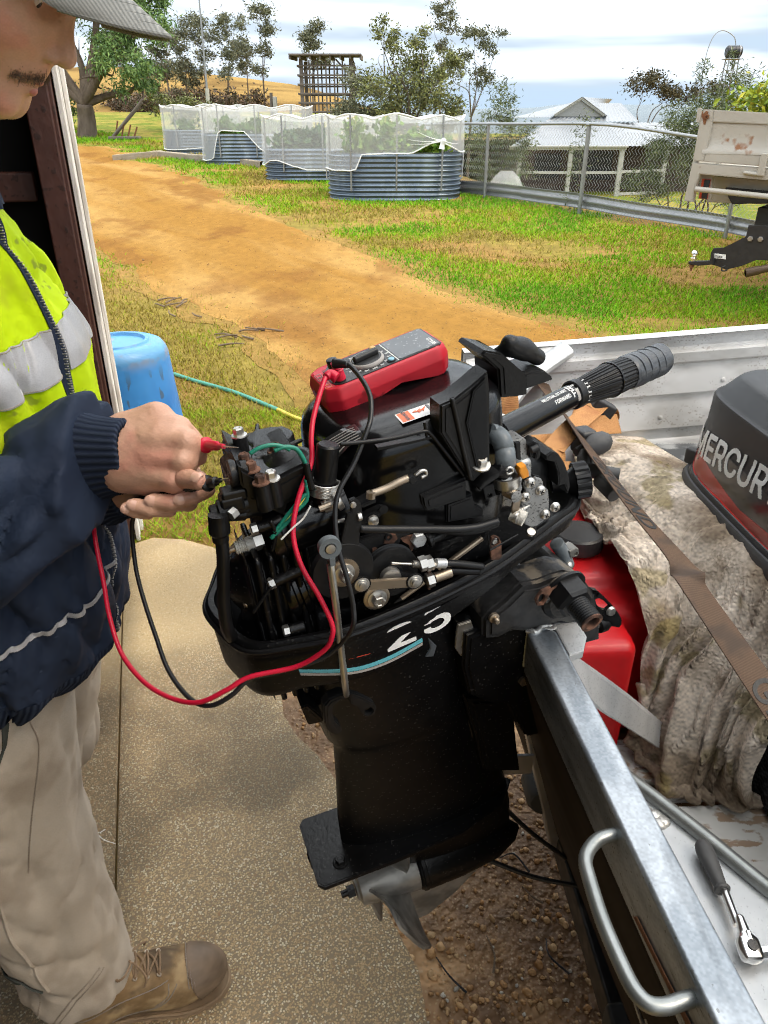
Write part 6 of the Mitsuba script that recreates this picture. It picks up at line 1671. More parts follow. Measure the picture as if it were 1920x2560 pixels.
# cables with threaded ferrules
def cable(name, pix, k, r_, m_): part(name, tube(spline(W3(pix, k), 6), r_, 10), m_, True)
cable('throttle_cable', [(-0.0306,0.1316),(-0.0197,0.1276),(-0.0065,0.1229)], -.138, .0016, 'm_steel')
for a0, a1, r_, m_ in (([(-0.0065,0.1232)], [(0.0036,0.1196)], .0042, 'm_steel'), ([(0.0138,0.1167)], [(0.0211,0.1137)], .0042, 'm_steel'), ([(0.0207,0.1159)], [(0.0321,0.1118)], .0056, 'm_alu_bright')):
    A_, B_ = W3(a0, -.138)[0], W3(a1, -.138)[0]
    n_ = 12
    prof = [(0, 0)] + [(r_ if j % 2 else r_ * .86, np.linalg.norm(B_ - A_) * j / n_) for j in range(n_ + 1)] + [(0, np.linalg.norm(B_ - A_))] if m_ == 'm_steel' else [(0, 0), (r_, 0), (r_, np.linalg.norm(B_ - A_)), (0, np.linalg.norm(B_ - A_))]
    part('cable_ferrule', lathe(prof, A_, B_ - A_, 16), m_, 30)
for pix, k in (([(0.0053,0.12)], -.138), ([(0.0125,0.1184)], -.138), ([(0.0126,0.0961)], -.138)):
    c_ = W3(pix, k)[0]
    part('lock_nut', lathe([(0, -.004), (.0088, -.004), (.0088, .004), (0, .004)], c_, (1, 0, .05), 6), 'm_steel' if True else '', 20)
cable('cable_sheath', [(0.0321,0.1114),(0.0449,0.1072),(0.0626,0.0998),(0.0782,0.0928)], -.137, .0042, 'm_motor_satin')
A_, B_ = W3([(0.0185,0.0971)], -.138)[0], W3([(0.0309,0.0978)], -.138)[0]
part('cable_ferrule', lathe([(0, 0), (.006, 0), (.006, .018), (.0055, .02), (0, .02)], A_, B_ - A_, 16), 'm_brass_steel')
cable('cable_sheath', [(0.0304,0.0993),(0.0386,0.098),(0.0504,0.0944),(0.0659,0.0891),(0.0744,0.0869)], -.134, .0052, 'm_motor_plastic')
A_, B_ = W3([(0.0131,0.0956)], -.138)[0], W3([(0.0197,0.097)], -.138)[0]
part('cable_ferrule', lathe([(0, 0)] + [(.0044 if j % 2 else .0036, .013 * j / 10) for j in range(11)] + [(0, .013)], A_, B_ - A_, 14), 'm_motor_satin')
part('cable_bracket', plate([(0.0119,0.1188),(0.0154,0.1181),(0.016,0.1092),(0.0135,0.0995),(0.0133,0.0811),(0.0104,0.082),(0.0101,0.1006),(0.012,0.1091)], -.137, .004, .001), 'm_rusty')
part('control_rod', cyl(*W3([(0.0319,0.0909),(0.0874,0.1184)], -.118), .0036, .0034, 12), 'm_brass_steel')
part('control_rod', cyl(*W3([(-0.0207,0.0774),(0.0076,0.0908)], -.132), .0030, .0030, 12), 'm_brass_steel')
part('rod_tip', cyl(*W3([(-0.0207,0.0774),(-0.0296,0.0737)], -.132), .0026, .0006, 10), 'm_motor_satin')
cable('fuel_hose', [(-0.061,0.1818),(-0.0392,0.175),(-0.0125,0.1675),(0.0205,0.1582),(0.0488,0.1501),(0.0722,0.146),(0.0876,0.1461),(0.0996,0.1465)], -.135, .0044, 'm_motor_satin')
cable('fuel_hose', [(0.0291,0.1506),(0.0451,0.1435),(0.0625,0.1379),(0.0804,0.1354),(0.0949,0.1363),(0.1034,0.139)], -.126, .0044, 'm_motor_satin')
cable('drain_pipe', [(0.02,0.1354),(0.0271,0.1359),(0.0342,0.1376),(0.0402,0.1416)], -.12, .0055, 'm_motor_plastic')
part('drain_collar', cyl(*W3([(0.02,0.1348),(0.0253,0.1358)], -.12), .008, .008, 16, .001), 'm_motor_plastic')
part('side_cover_plate', plate([(-0.0586,0.1528),(-0.0206,0.1529),(0.0142,0.1423),(0.0173,0.1357),(0.0158,0.1311),(0.0081,0.1205),(0.0037,0.1244),(0.003,0.1322),(-0.0025,0.1352),(-0.0066,0.1426),(-0.0119,0.1328),(-0.0274,0.126),(-0.0467,0.1267),(-0.0614,0.1362)], -.112, .01, .002), 'm_motor_satin')
for pix in ('400,440 425,370 470,335 530,345 545,390 500,440','580,390 640,360 720,345 790,370 770,410 735,430 700,510 685,520 660,450 600,420','285,490 320,475 345,500 330,540 285,545'):
    pass
part('rust_patch', plate([(-0.0295,0.1418),(-0.026,0.1495),(-0.0207,0.1519),(-0.0141,0.1492),(-0.0128,0.1432),(-0.0184,0.1385)], -.1135, .003, .0006), 'm_rusty')
part('rust_patch', plate([(-0.0089,0.1421),(-0.0019,0.1438),(0.0073,0.1431),(0.0151,0.1377),(0.0124,0.1333),(0.0083,0.132),(0.0036,0.1231),(0.0018,0.1224),(-0.0005,0.132),(-0.007,0.1377)], -.1135, .003, .0006), 'm_rusty')
part('rust_patch', plate([(-0.0426,0.1394),(-0.0386,0.1401),(-0.0362,0.1362),(-0.0383,0.1318),(-0.0433,0.1326)], -.1135, .003, .0006), 'm_rusty')
c_ = W3([(0.0106,0.1373)], -.113)[0]
part('side_bolt', lathe([(0, 0), (.0092, 0), (.0092, .006), (.008, .0075), (.003, .0075), (0, .007)], c_, CAM, 6), 'm_alu_bright', 20)
part('hole_rim', lathe([(.002, 0), (.0045, 0), (.004, .0012), (.002, .001)], W3([(-0.0233,0.149)], -.1135)[0], CAM, 18), 'm_motor_plastic')
# nameplate block and small levers above
part('casting_block', plate([(-0.0533,0.2006),(-0.0347,0.206),(-0.0354,0.1992),(-0.0505,0.1964)], -.122, .02, .002), 'm_motor_satin')
part('casting_ledge', plate([(-0.0552,0.1793),(-0.0517,0.1825),(-0.0283,0.1879),(-0.0241,0.1862),(-0.0232,0.183),(-0.0395,0.1737),(-0.045,0.1729),(-0.0523,0.1761)], -.118, .015, .003), 'm_motor_satin')
for pix, s_ in (('300,215', .0062), ('410,100', .005), ('208,205', .005)):
    pass
part('pan_screw', lathe([(0, 0), (.0066, 0), (.006, .003), (.002, .0042), (0, .0035)], W3([(-0.0408,0.1779)], -.119)[0], CAM, 20), 'm_steel')
part('casting_dot', lathe([(0, 0), (.005, 0), (.005, .0015), (0, .0016)], W3([(-0.0279,0.188)], -.119)[0], CAM, 20), 'm_motor_plastic')
part('casting_dot', lathe([(0, 0), (.005, 0), (.005, .0015), (0, .0016)], W3([(-0.0504,0.1818)], -.119)[0], CAM, 20), 'm_motor_plastic')
part('intake_duct', plate([(0.0174,0.19),(0.0709,0.1991),(0.0701,0.1742),(0.0217,0.1705),(0.0185,0.1782)], -.12, .06, .006), 'm_motor_satin')
part('intake_panel', plate([(0.0473,0.1723),(0.0779,0.1763),(0.0811,0.1607),(0.0917,0.1529),(0.0904,0.1444),(0.0457,0.1486)], -.117, .03, .004), 'm_motor_satin')
part('bent_pipe', tube(spline(W3([(-0.0416,0.2127),(-0.0253,0.2148),(-0.0113,0.2184),(0.001,0.2207)], -.125), 6), .0042, 12), 'm_brass_steel', True)
part('pipe_nut', cyl(*W3([(-0.0428,0.2094),(-0.0417,0.2164)], -.127), .005, .005, 8), 'm_brass_steel')
part('pipe_clip', plate([(-0.0007,0.222),(0.0063,0.223),(0.0085,0.217),(0.0015,0.2152)], -.13, .008, .001), 'm_motor_satin')
part('cable_loop', tube(spline(W3([(0.008,0.2217),(0.0152,0.2253),(0.0203,0.224),(0.0204,0.2194),(0.0147,0.2173)], -.125), 5), .002, 8), 'm_steel', True)
# wires
for pix, m_, r_ in (([(-0.1539,0.2793),(-0.1437,0.2831),(-0.1311,0.2833),(-0.1201,0.2786),(-0.1149,0.2743)], 'm_wire_green', .0022), ([(-0.1305,0.2768),(-0.1225,0.2785),(-0.1149,0.2773),(-0.1086,0.2737),(-0.1047,0.2665),(-0.1014,0.255),(-0.1005,0.2396),(-0.0995,0.2283)], 'm_wire_green', .0024), ([(-0.1035,0.2388),(-0.1039,0.2247),(-0.1085,0.2204),(-0.1186,0.2121),(-0.1314,0.2),(-0.1442,0.1877)], 'm_wire_green', .0021), ([(-0.1039,0.2324),(-0.1043,0.2215),(-0.1074,0.2135),(-0.1186,0.2054),(-0.1323,0.1934),(-0.1487,0.1815)], 'm_wire_green', .0023), ([(-0.106,0.2208),(-0.1166,0.2092),(-0.1299,0.1995),(-0.1434,0.1897)], 'm_wire_yellow', .0012), ([(-0.1071,0.2199),(-0.1163,0.2079),(-0.1283,0.2001),(-0.1417,0.1904)], 'm_wire_white', .0010), ([(-0.1011,0.2571),(-0.1008,0.2484),(-0.0996,0.235),(-0.0993,0.2261)], 'm_motor_plastic', .004), ([(-0.1463,0.202),(-0.1432,0.1895),(-0.145,0.1783),(-0.15,0.1666)], 'm_motor_plastic', .0022), ([(-0.1572,0.1245),(-0.1681,0.1122),(-0.1819,0.0967)], 'm_motor_plastic', .002)):
    part('wire', tube(spline(W3(pix, -.11 if m_ != 'm_wire_white' else -.132), 6), r_, 7), m_, True)

# flywheel cover
def cover_ring(sa, sl, b, e=3.0, n=80, ca=.040, slope=.12):
    t = np.arange(n) / n * 2 * PI
    c, s = np.cos(t), np.sin(t)
    k = (np.abs(c) ** e + np.abs(s) ** e) ** (-1 / e)
    a = ca + sa * k * c
    return np.column_stack([a, sl * k * s * (1 - .10 * np.clip((a - ca) / sa, 0, 1)), b + slope * (a - ca) * min(1, max(0, (b - .12) / .1))])
cv = [cover_ring(.119, .112, .125), cover_ring(.120, .113, .15), cover_ring(.119, .112, .152), cover_ring(.117, .110, .20), cover_ring(.1155, .108, .203), cover_ring(.1135, .106, .242), cover_ring(.110, .102, .254), cover_ring(.102, .094, .263), cover_ring(.085, .078, .2685), cover_ring(.05, .045, .2705), cover_ring(.001, .001, .271)]
part('flywheel_cover', grid(np.stack(cv, 0), close_v=True), 'm_motor_gloss', 35)
part('cover_skirt', grid(np.stack([cover_ring(.100, .100, .09), cover_ring(.108, .104, .10), cover_ring(.110, .106, .118), cover_ring(.118, .111, .124), cover_ring(.05, .05, .126)], 0), close_v=True), 'm_motor_black', 35)
part('cover_rib', plate([(-0.0268,0.2582),(0.0087,0.2568),(0.033,0.2565),(0.0328,0.2539),(0.0085,0.2534),(-0.0271,0.2548)], -.116, .01, .002), 'm_motor_plastic')
arch = W3([(-0.0595,0.2508),(-0.0264,0.2481),(0.0254,0.2534),(0.0308,0.2574),(0.0286,0.2631),(0.0227,0.267)], -.112)
arch = np.vstack([W3([(-0.0644,0.2699),(-0.0256,0.2651),(-0.0005,0.2636),(0.0252,0.2638),(0.0318,0.2597),(0.0416,0.2451),(0.0686,0.2019)], -.114)])
part('cover_arch', tube(spline(arch, 6), .0022, 10), 'm_motor_plastic', True)
part('cover_seam', tube(spline(W3([(0.027,0.2733),(0.0277,0.2654),(0.0287,0.2574)], -.113), 4), .0018, 8), 'm_motor_plastic')
part('side_panel', plate([(0.0416,0.2601),(0.0431,0.2904),(0.0586,0.2935),(0.079,0.3042),(0.097,0.3154),(0.099,0.2937),(0.0979,0.2097),(0.0773,0.1941),(0.0738,0.1964)], -.122, .035, .005), 'm_motor_satin', 25)
part('side_panel_rib', tube(spline(W3([(0.0542,0.2964),(0.0594,0.2694),(0.0651,0.2366),(0.0729,0.2006)], -.123), 5), .0028, 8), 'm_motor_satin', True)
part('side_panel_face', plate([(0.077,0.3002),(0.0917,0.312),(0.0928,0.2664),(0.0938,0.2204),(0.0795,0.2097),(0.0683,0.2674)], -.125, .006, .002), 'm_motor_gloss')
part('front_flange', plate([(0.0799,0.19),(0.0849,0.1961),(0.1032,0.205),(0.1048,0.1997),(0.1031,0.1977),(0.0847,0.19),(0.081,0.1865)], -.130, .03, .003), 'm_motor_satin')
c_ = W3([(0.0863,0.2146)], -.120)[0]
part('flange_bolt', bolt(c_ - [0, 0, .002], (0, -.35, .95), .0072, .009), 'm_steel', 20)
# stickers on the cover
def on_cover(P, off=.0006):
    """Puts (a, l) points on the cover's top."""
    P = np.asarray(P, float)
    e = 3.0
    sas = np.array([0, .05, .085, .102, .110, .1135]); bs = np.array([.271, .2705, .2685, .263, .254, .242])
    k = (np.abs((P[:, 0] - .04) / 1.12) ** e + np.abs(P[:, 1] / (1.03 * (1 - .10 * np.clip((P[:, 0] - .04) / .11, 0, 1)))) ** e) ** (1 / e)
    return np.column_stack([P[:, 0], P[:, 1], np.interp(k, sas, bs) + .12 * (P[:, 0] - .04) + off])
def cover_sticker(name, a0, a1, l0, l1, material, off, label=None):
    A_, L_ = np.meshgrid(np.linspace(a0, a1, 14), np.linspace(l0, l1, 10), indexing='ij')
    g_ = on_cover(np.column_stack([A_.ravel(), L_.ravel()]), off).reshape(14, 10, 3)
    part(name, grid(g_), material, True, label=label)
cover_sticker('warning_sticker', .012, .098, -.088, -.064, 'm_sticker_white', .0006, 'white border of the warning label')
cover_sticker('warning_panel', .047, .0965, -.0868, -.0652, 'm_decal_black', .0009, 'black panel of small white text')
cover_sticker('warning_head', .0135, .027, -.0868, -.0652, 'm_sticker_orange', .0009, 'orange heading of the warning label')
for k in range(5):
    lz = -.0835 + .0038 * k
    for a0, a1 in ((.0495, .062), (.064, .078), (.080, .094)):
        cover_sticker('text_line', a0, a1, lz, lz + .0014, 'm_sticker_white', .0011)
bz = [(.029, -.0735), (.034, -.0705), (.0335, -.0735), (.040, -.070), (.0388, -.0735), (.0465, -.0685), (.041, -.0775), (.0405, -.0745), (.035, -.0785), (.0355, -.0755)]
bm = trimesh.creation.extrude_polygon(sg.Polygon(bz), .0004, engine='earcut').subdivide_to_size(.004)
v = bm.vertices; bm.vertices = on_cover(v[:, :2], .0012) + np.column_stack([v[:, 0] * 0, v[:, 0] * 0, v[:, 2]])
part('bolt_symbol', bm, 'm_sticker_orange', False)
wt = meshkit.text_mesh('WARNING', .0042, .0004, bold=True).subdivide_to_size(.004)
v = wt.vertices; wt.vertices = on_cover(np.column_stack([.0225 - v[:, 1], -.0863 + v[:, 0] * .95]), .0012)
part('warning_text', wt, 'm_decal_black', False)
cover_sticker('notice_sticker', -.066, -.030, -.086, -.052, 'm_decal_black', .0006, 'torn black notice label on the aft corner')
for k in range(6):
    cover_sticker('text_line', -.063, -.034, -.083 + .0045 * k, -.0819 + .0045 * k, 'm_stripe_grey', .0009)

# recoil starter handle on its rest
hr = [(0.1255,0.308),(0.1306,0.3117),(0.1518,0.3043),(0.1842,0.2719),(0.1843,0.2483),(0.1697,0.2488),(0.1486,0.2519),(0.1465,0.2864)]
part('handle_rest', plate(hr, -.05, .07, .006), 'm_motor_plastic')
part('rest_tray', plate([(0.1786,0.2759),(0.193,0.2779),(0.2089,0.2724),(0.2205,0.2616),(0.22,0.258),(0.1801,0.2531)], -.045, .05, .005), 'm_motor_satin')
T_ = np.array([mt(W3(q, k)[0]) for q, k in (([(0.1804,0.2838)], .01), ([(0.1911,0.2917)], .01))])
def handle_sdf(p):
    g0, g1, g2 = hA
    return smin(smin(s_cap(p, g0, g1, .0098, .0106), s_cap(p, g1, g2, .0106, .0098), .01), s_cap(p, stem0, g1 * .7 + g0 * .3, .006, .009), .010)
hA = [np.array(q) for q in [(0.1426,0.8316,1.3248),(0.1627,0.848,1.3129),(0.1823,0.8635,1.2995)]]
stem0 = np.array([(0.1302,0.8365,1.3127)][0])
hm_ = sdf_mesh(handle_sdf, np.min(hA + [stem0], 0) - .03, np.max(hA + [stem0], 0) + .03, .0018)
add('starter_handle', hm_, 'm_motor_satin', mo, smooth=True)
part('rest_bolt', bolt(W3([(0.1338,0.2631)], -.05)[0], (0, 0, -1), .005, .012), 'm_brass_steel')

# tiller arm with throttle grip
TA = [np.array(q) for q in [(0.1424,0.8668,1.1993),(0.1752,0.9025,1.2025),(0.2678,0.9869,1.2121),(0.3068,1.023,1.216),(0.343,1.0538,1.2207),(0.3788,1.0787,1.2251),(0.4203,1.1025,1.2271)]]
td = TA[-1] - TA[2]; td /= np.linalg.norm(td)
arm_end = TA[2]
add('tiller_arm', cyl(TA[0], arm_end, .0185, .0165, 28, .002), 'm_motor_gloss', mo)
add('tiller_base', mm_(sdf_mesh(lambda p: smin(s_cap(p, (.15, -.02, .125), (.20, -.03, .15), .03, .022), s_box(p, (.17, -.01, .11), (.05, .035, .03), .012), .02), (.08, -.09, .05), (.27, .07, .21), .004)), 'm_motor_satin', mo, smooth=True)
add('tiller_band', cyl(arm_end - td * .012, arm_end + td * .004, .0205, .0205, 28, .002), 'm_motor_plastic', mo)
gl = np.linalg.norm(TA[-1] - arm_end)
def fluted(p0, p1, r0, r1, nf, depth, rows=10, n=160):
    d = p1 - p0; Fm = frame(d)
    t = np.arange(n) / n * 2 * PI
    fl_ = np.clip(np.cos(t * nf) * 2.5, -1, 1) * .5 + .5
    out = []
    for i in range(rows + 1):
        u = i / rows
        r_ = (r0 + (r1 - r0) * u) - depth * (1 - fl_) * (1 if 0 < i < rows else .6)
        out.append(p0 + d * u + np.outer(r_ * np.cos(t), Fm[:, 0]) + np.outer(r_ * np.sin(t), Fm[:, 1]))
    out = [np.tile(p0, (n, 1))] + out + [np.tile(p1, (n, 1))]
    return grid(np.stack(out, 0), close_v=True)
g1_, g2_ = arm_end + td * gl * .035, arm_end + td * gl * .36
add('grip_marks', fluted(arm_end + td * .002, g1_ + td * .004, .0170, .0182, 16, .0016), 'm_decal_white', mo, smooth=25, label='white tick marks round the throttle grip')
add('grip_cone', fluted(g1_, g2_,   .0185, .0250, 26, .0020), 'm_motor_plastic', mo, smooth=25)
add('grip_ring', lathe([(.0245, 0), (.0262, .001), (.0262, .003), (.0245, .004)], g2_, td, 40), 'm_motor_gloss', mo)
g3_ = arm_end + td * gl * .62
add('throttle_grip', fluted(g2_ + td * .004, g3_, .0252, .0235, 26, .0017), 'm_motor_plastic', mo, smooth=25)
tp0, tp1 = arm_end + td * gl * .56, TA[-1]
tm = lathe([(0, 0), (.0238, 0), (.0252, .004), (.0248, np.linalg.norm(tp1 - tp0) * .5), (.0242, np.linalg.norm(tp1 - tp0) * .97), (.023, np.linalg.norm(tp1 - tp0)), (0, np.linalg.norm(tp1 - tp0))], tp0, td, 40).subdivide_to_size(.006)
add('grip_tape', displace(tm, .0022, 60, 5), 'm_tape', mo, smooth=40, label='layers of dull grey tape round the end of the grip')
for k in range(4):
    pc_ = tp0 + td * (.012 + .017 * k)
    add('tape_edge', lathe([(.0249 - .0003 * k, 0), (.0260 - .0003 * k, .0008), (.0256 - .0003 * k, .004)], pc_, td + np.array([.1 * (k % 2) - .05, .06, .05]), 40), 'm_tape', mo)
# lettering on the tiller arm
adir = (arm_end - TA[0]); aL = np.linalg.norm(adir); adir /= aL
view = np.array([-.30, -.85, .43]); nup = view - adir * (view @ adir); nup /= np.linalg.norm(nup)
sidev = np.cross(nup, adir)
if sidev[2] < 0: sidev = -sidev
def arm_text(txt, h, s0, th0, mname='m_decal_white', right=True):
    m = meshkit.text_mesh(txt, h, .0004, bold=True).subdivide_to_size(.006)
    v = m.vertices
    w_ = v[:, 0].max()
    s = s0 + v[:, 0] - (w_ if right else 0)
    th = th0 + v[:, 1] / .0172
    rr_ = np.interp(s, [0, aL], [.0185, .0165]) + .0003 + v[:, 2]
    m.vertices = TA[0] + np.outer(s, adir) + (rr_ * np.cos(th))[:, None] * nup + (rr_ * np.sin(th))[:, None] * sidev
    add('tiller_lettering', m, mname, mo, smooth=False)
arm_text('NEUTRAL/START', .0048, aL - .034, .30)
arm_text('N', .010, aL - .022, .18)
arm_text('FORWARD', .0052, aL - .034, -.28)
arm_text('F', .010, aL - .022, -.42)
arm_text('SLOW', .0036, aL - .010, .5)
arm_text('FAST', .0036, aL - .006, -.05)
bd = []
for s in np.linspace(aL - .020, aL - .004, 5):
    bd.append([TA[0] + adir * s + .0169 * (math.cos(t) * nup + math.sin(t) * sidev) for t in np.linspace(-.9, .15, 10)])
add('tiller_label', grid(np.array(bd)), 'm_stripe_grey', mo, smooth=True, label='pale grey speed label near the grip')

# carburettor on the near front
cb = [(0.1322,0.2239),(0.1332,0.219),(0.1371,0.2124),(0.1342,0.2016),(0.1293,0.1931),(0.1333,0.1833),(0.1432,0.1738),(0.1613,0.1723),(0.1662,0.18),(0.162,0.19),(0.1559,0.1973),(0.1526,0.2145),(0.1506,0.2216),(0.1428,0.2243)]
def carb_sdf(p):
    d = s_box(p, (.150, -.055, .155), (.022, .030, .030), .007)
    d = smin(d, s_cap(p, (.150, -.06, .118), (.150, -.06, .14), .028), .008)
    d = smin(d, s_box(p, (.147, -.075, .18), (.008, .012, .022), .003), .005)
    d = smin(d, s_cap(p, (.115, -.075, .12), (.16, -.07, .125), .014), .006)
    return d
part('carburettor', sdf_mesh(carb_sdf, (.08, -.125, .07), (.20, .0, .22), .0022), 'm_carb_alu', True)
part('carb_top', plate([(0.1274,0.2222),(0.1331,0.2218),(0.1389,0.2224),(0.1467,0.2239),(0.1516,0.2204),(0.1528,0.2048),(0.1549,0.1976),(0.147,0.1961),(0.142,0.1987),(0.1332,0.1999),(0.1312,0.2052),(0.1322,0.2164)], -.105, .03, .003), 'm_carb_alu')
part('carb_groove', plate([(0.1357,0.2223),(0.1415,0.2219),(0.1424,0.1998),(0.1393,0.2005),(0.1363,0.2032)], -.1085, .006, .001), 'm_motor_satin')
cpl = [(0.1418,0.1833),(0.1486,0.1825),(0.1506,0.184),(0.158,0.1801),(0.1601,0.1757),(0.1603,0.1677),(0.1669,0.164),(0.1685,0.1454),(0.169,0.1288),(0.1599,0.124),(0.1528,0.1207),(0.1457,0.1212),(0.1376,0.1271),(0.136,0.1327),(0.1304,0.1435),(0.1314,0.1493),(0.1357,0.1642),(0.138,0.1705),(0.1365,0.1758),(0.1379,0.1813)]
part('carb_plate', plate(cpl, -.128, .007, .0018), 'm_carb_alu')
rim_ = [np.array(cpl).mean(0) + (np.array(q) - np.array(cpl).mean(0)) * 1.05 for q in cpl]
part('carb_gasket', plate(rim_, -.1225, .003, .0006), 'm_motor_plastic')
part('plate_boss', tube(spline(W3([(0.1309,0.1464),(0.1368,0.1483),(0.1437,0.1505)], -.127), 4), np.linspace(.0055, .0012, 9), 12), 'm_carb_alu', True)
for pix in ('850,655','985,755','785,840','1045,1065','1125,930'):
    pass
for pix in ([(0.1422,0.1805)], [(0.1556,0.1672)], [(0.1361,0.164)], [(0.1625,0.1342)], [(0.1752,0.1405)]):
    c_ = W3(pix, -.1285)[0]
    part('pan_screw', lathe([(0, 0), (.0064, 0), (.0060, .0022), (.004, .004), (0, .0046)], c_, CAM, 20), 'm_steel', 40)
    for rr_ in (0, 90):
        part('screw_slot', rbox((.0062, .0006, .0013), .0003, c_ + CAM * .0044, rot([0, 1, 0], rr_ + 25), seg=2), 'm_motor_black')
sp0, sp1 = W3([(0.1164,0.1728)], -.118)[0], W3([(0.1228,0.1704)], -.130)[0]
t = np.linspace(0, 1, 120); dx = sp1 - sp0; fr = frame(dx)
part('idle_spring', tube(sp0 + np.outer(t, dx) + .0058 * (np.outer(np.cos(t * 2 * PI * 9), fr[:, 0]) + np.outer(np.sin(t * 2 * PI * 9), fr[:, 1])), .0010, 6), 'm_brass_steel', True)
part('idle_screw', cyl(sp0, sp1, .0042, .0042, 12), 'm_steel')
part('idle_nut', lathe([(0, 0), (.010, 0), (.010, .012), (0, .012)], W3([(0.1137,0.18)], -.112)[0], (1, -.3, -.1), 6), 'm_carb_alu')
part('idle_boss', cyl(*W3([(0.1065,0.1779),(0.1181,0.1798)], -.108), .014, .011, 20, .002), 'm_motor_satin')
part('crank_arm', plate([(0.118,0.1678),(0.1208,0.1729),(0.1257,0.1726),(0.1276,0.1682),(0.1258,0.1558),(0.1229,0.1486),(0.1161,0.1505),(0.1161,0.1584)], -.136, .004, .001), 'm_brass_steel')
part('crank_pin', lathe([(0, 0), (.0068, 0), (.0066, .002), (0, .0028)], W3([(0.1206,0.1724)], -.136)[0], CAM, 20), 'm_carb_alu')
part('roller', lathe([(0, 0), (.0088, 0), (.0088, .016), (0, .016)], W3([(0.12,0.1474)], -.128)[0], (.6, -.7, -.3), 20), 'm_ceramic')
part('roller_screw', lathe([(0, 0), (.0075, 0), (.007, .0025), (.003, .004), (0, .0035)], W3([(0.1203,0.1469)], -.138)[0], (.5, -.8, -.2), 20), 'm_steel')
lo = [(0.1282,0.2004),(0.1291,0.203),(0.1368,0.204),(0.1378,0.1999),(0.1402,0.1955),(0.1408,0.1887),(0.1331,0.1877),(0.1312,0.1911),(0.1282,0.1976)]
part('choke_lever', plate(lo, -.13, .012, .004), 'm_lever_orange')
hg = np.vstack([W3([(0.1126,0.232),(0.1212,0.2282)], -.09), W3([(0.12,0.2269),(0.1233,0.2158)], -.105), W3([(0.1189,0.2125),(0.1198,0.2029)], -.115)])
part('fuel_hose', tube(spline(hg, 6), .0115, 16), 'm_grey_hose', True, label='thick grey fuel hose into the carburettor')
part('hose_clamp', lathe([(.0118, 0), (.0150, 0), (.0150, .012), (.0118, .012)], hg[-1] - [0, 0, .014], hg[-1] - hg[-2] + [0, 0, -.01], 24), 'm_steel')
part('hose_barb', cyl(*W3([(0.106,0.2034),(0.1193,0.1934)], -.118), .0085, .0085, 18, .001), 'm_motor_satin')
part('hose_wire', tube(spline(W3([(0.1118,0.2039),(0.1141,0.2061),(0.1169,0.2063),(0.1198,0.2038),(0.1193,0.2001),(0.1151,0.1988),(0.1122,0.2009)], -.13), 5), .0016, 6), 'm_steel', True)
part('choke_clip', plate([(0.1507,0.2168),(0.1585,0.2188),(0.1634,0.2158),(0.1666,0.2074),(0.1663,0.1987),(0.1619,0.1949),(0.1588,0.1976),(0.1606,0.2078),(0.1567,0.2068),(0.1558,0.1993),(0.1528,0.201)], -.11, .012, .002), 'm_motor_plastic')
part('clip_pin', cyl(*W3([(0.1513,0.2115),(0.1606,0.2132)], -.113), .0042, .0042, 14, .0006), 'm_motor_satin')
part('air_box_ring', plate([(0.1985,0.1755),(0.2059,0.1789),(0.2158,0.1735),(0.225,0.1586),(0.2313,0.1409),(0.2342,0.1249),(0.2312,0.1145),(0.225,0.1294),(0.2161,0.1295),(0.2144,0.1505),(0.2096,0.1644),(0.1987,0.1692)], -.07, .06, .006), 'm_motor_plastic')
part('mount_tab', plate([(0.0887,0.1848),(0.1021,0.1853),(0.1048,0.1699),(0.0922,0.1673)], -.12, .006, .001, holes=[[np.array([(0.0971,0.1719)][0]) + .003 * np.array([math.cos(t), math.sin(t)]) for t in np.linspace(0, 2 * PI, 14, endpoint=False)]]), 'm_motor_satin')
kb = W3([(0.2715,0.0994)], -.02)[0]; ke = W3([(0.2741,0.1061)], -.03)[0]
dk = np.array([.93, -.30, .10])
kn_ = fluted(kb, kb + dk * .018, .0255, .0255, 13, .0030, 4, 156)
part('choke_knob', kn_, 'm_motor_satin', 30)
part('knob_face', lathe([(0, .0165), (.010, .0165), (.016, .019), (.022, .0195), (.0245, .018)], kb, dk, 30), 'm_motor_plastic')
part('knob_neck', lathe([(.010, -.03), (.013, -.01), (.02, .0), (0, .001)], kb, dk, 24), 'm_motor_plastic')
part('rusty_tab', plate([(0.0897,0.1193),(0.0917,0.1264),(0.0956,0.1273),(0.1014,0.1231),(0.1043,0.114),(0.1042,0.095),(0.1002,0.093),(0.0904,0.096)], -.134, .004, .001, holes=[[np.array([(0.096,0.1185)][0]) + .0052 * np.array([math.cos(t), math.sin(t)]) for t in np.linspace(0, 2 * PI, 16, endpoint=False)]]), 'm_rusty')
part('tab_rivet', lathe([(0, 0), (.0048, 0), (.003, .004), (0, .0045)], W3([(0.0967,0.1178)], -.128)[0], CAM, 16), 'm_steel')
part('rim_stud', lathe([(0, 0), (.005, 0), (.005, .004), (0, .005)], W3([(0.1431,0.1154)], -.13)[0], (0, -.5, .85), 14), 'm_steel')

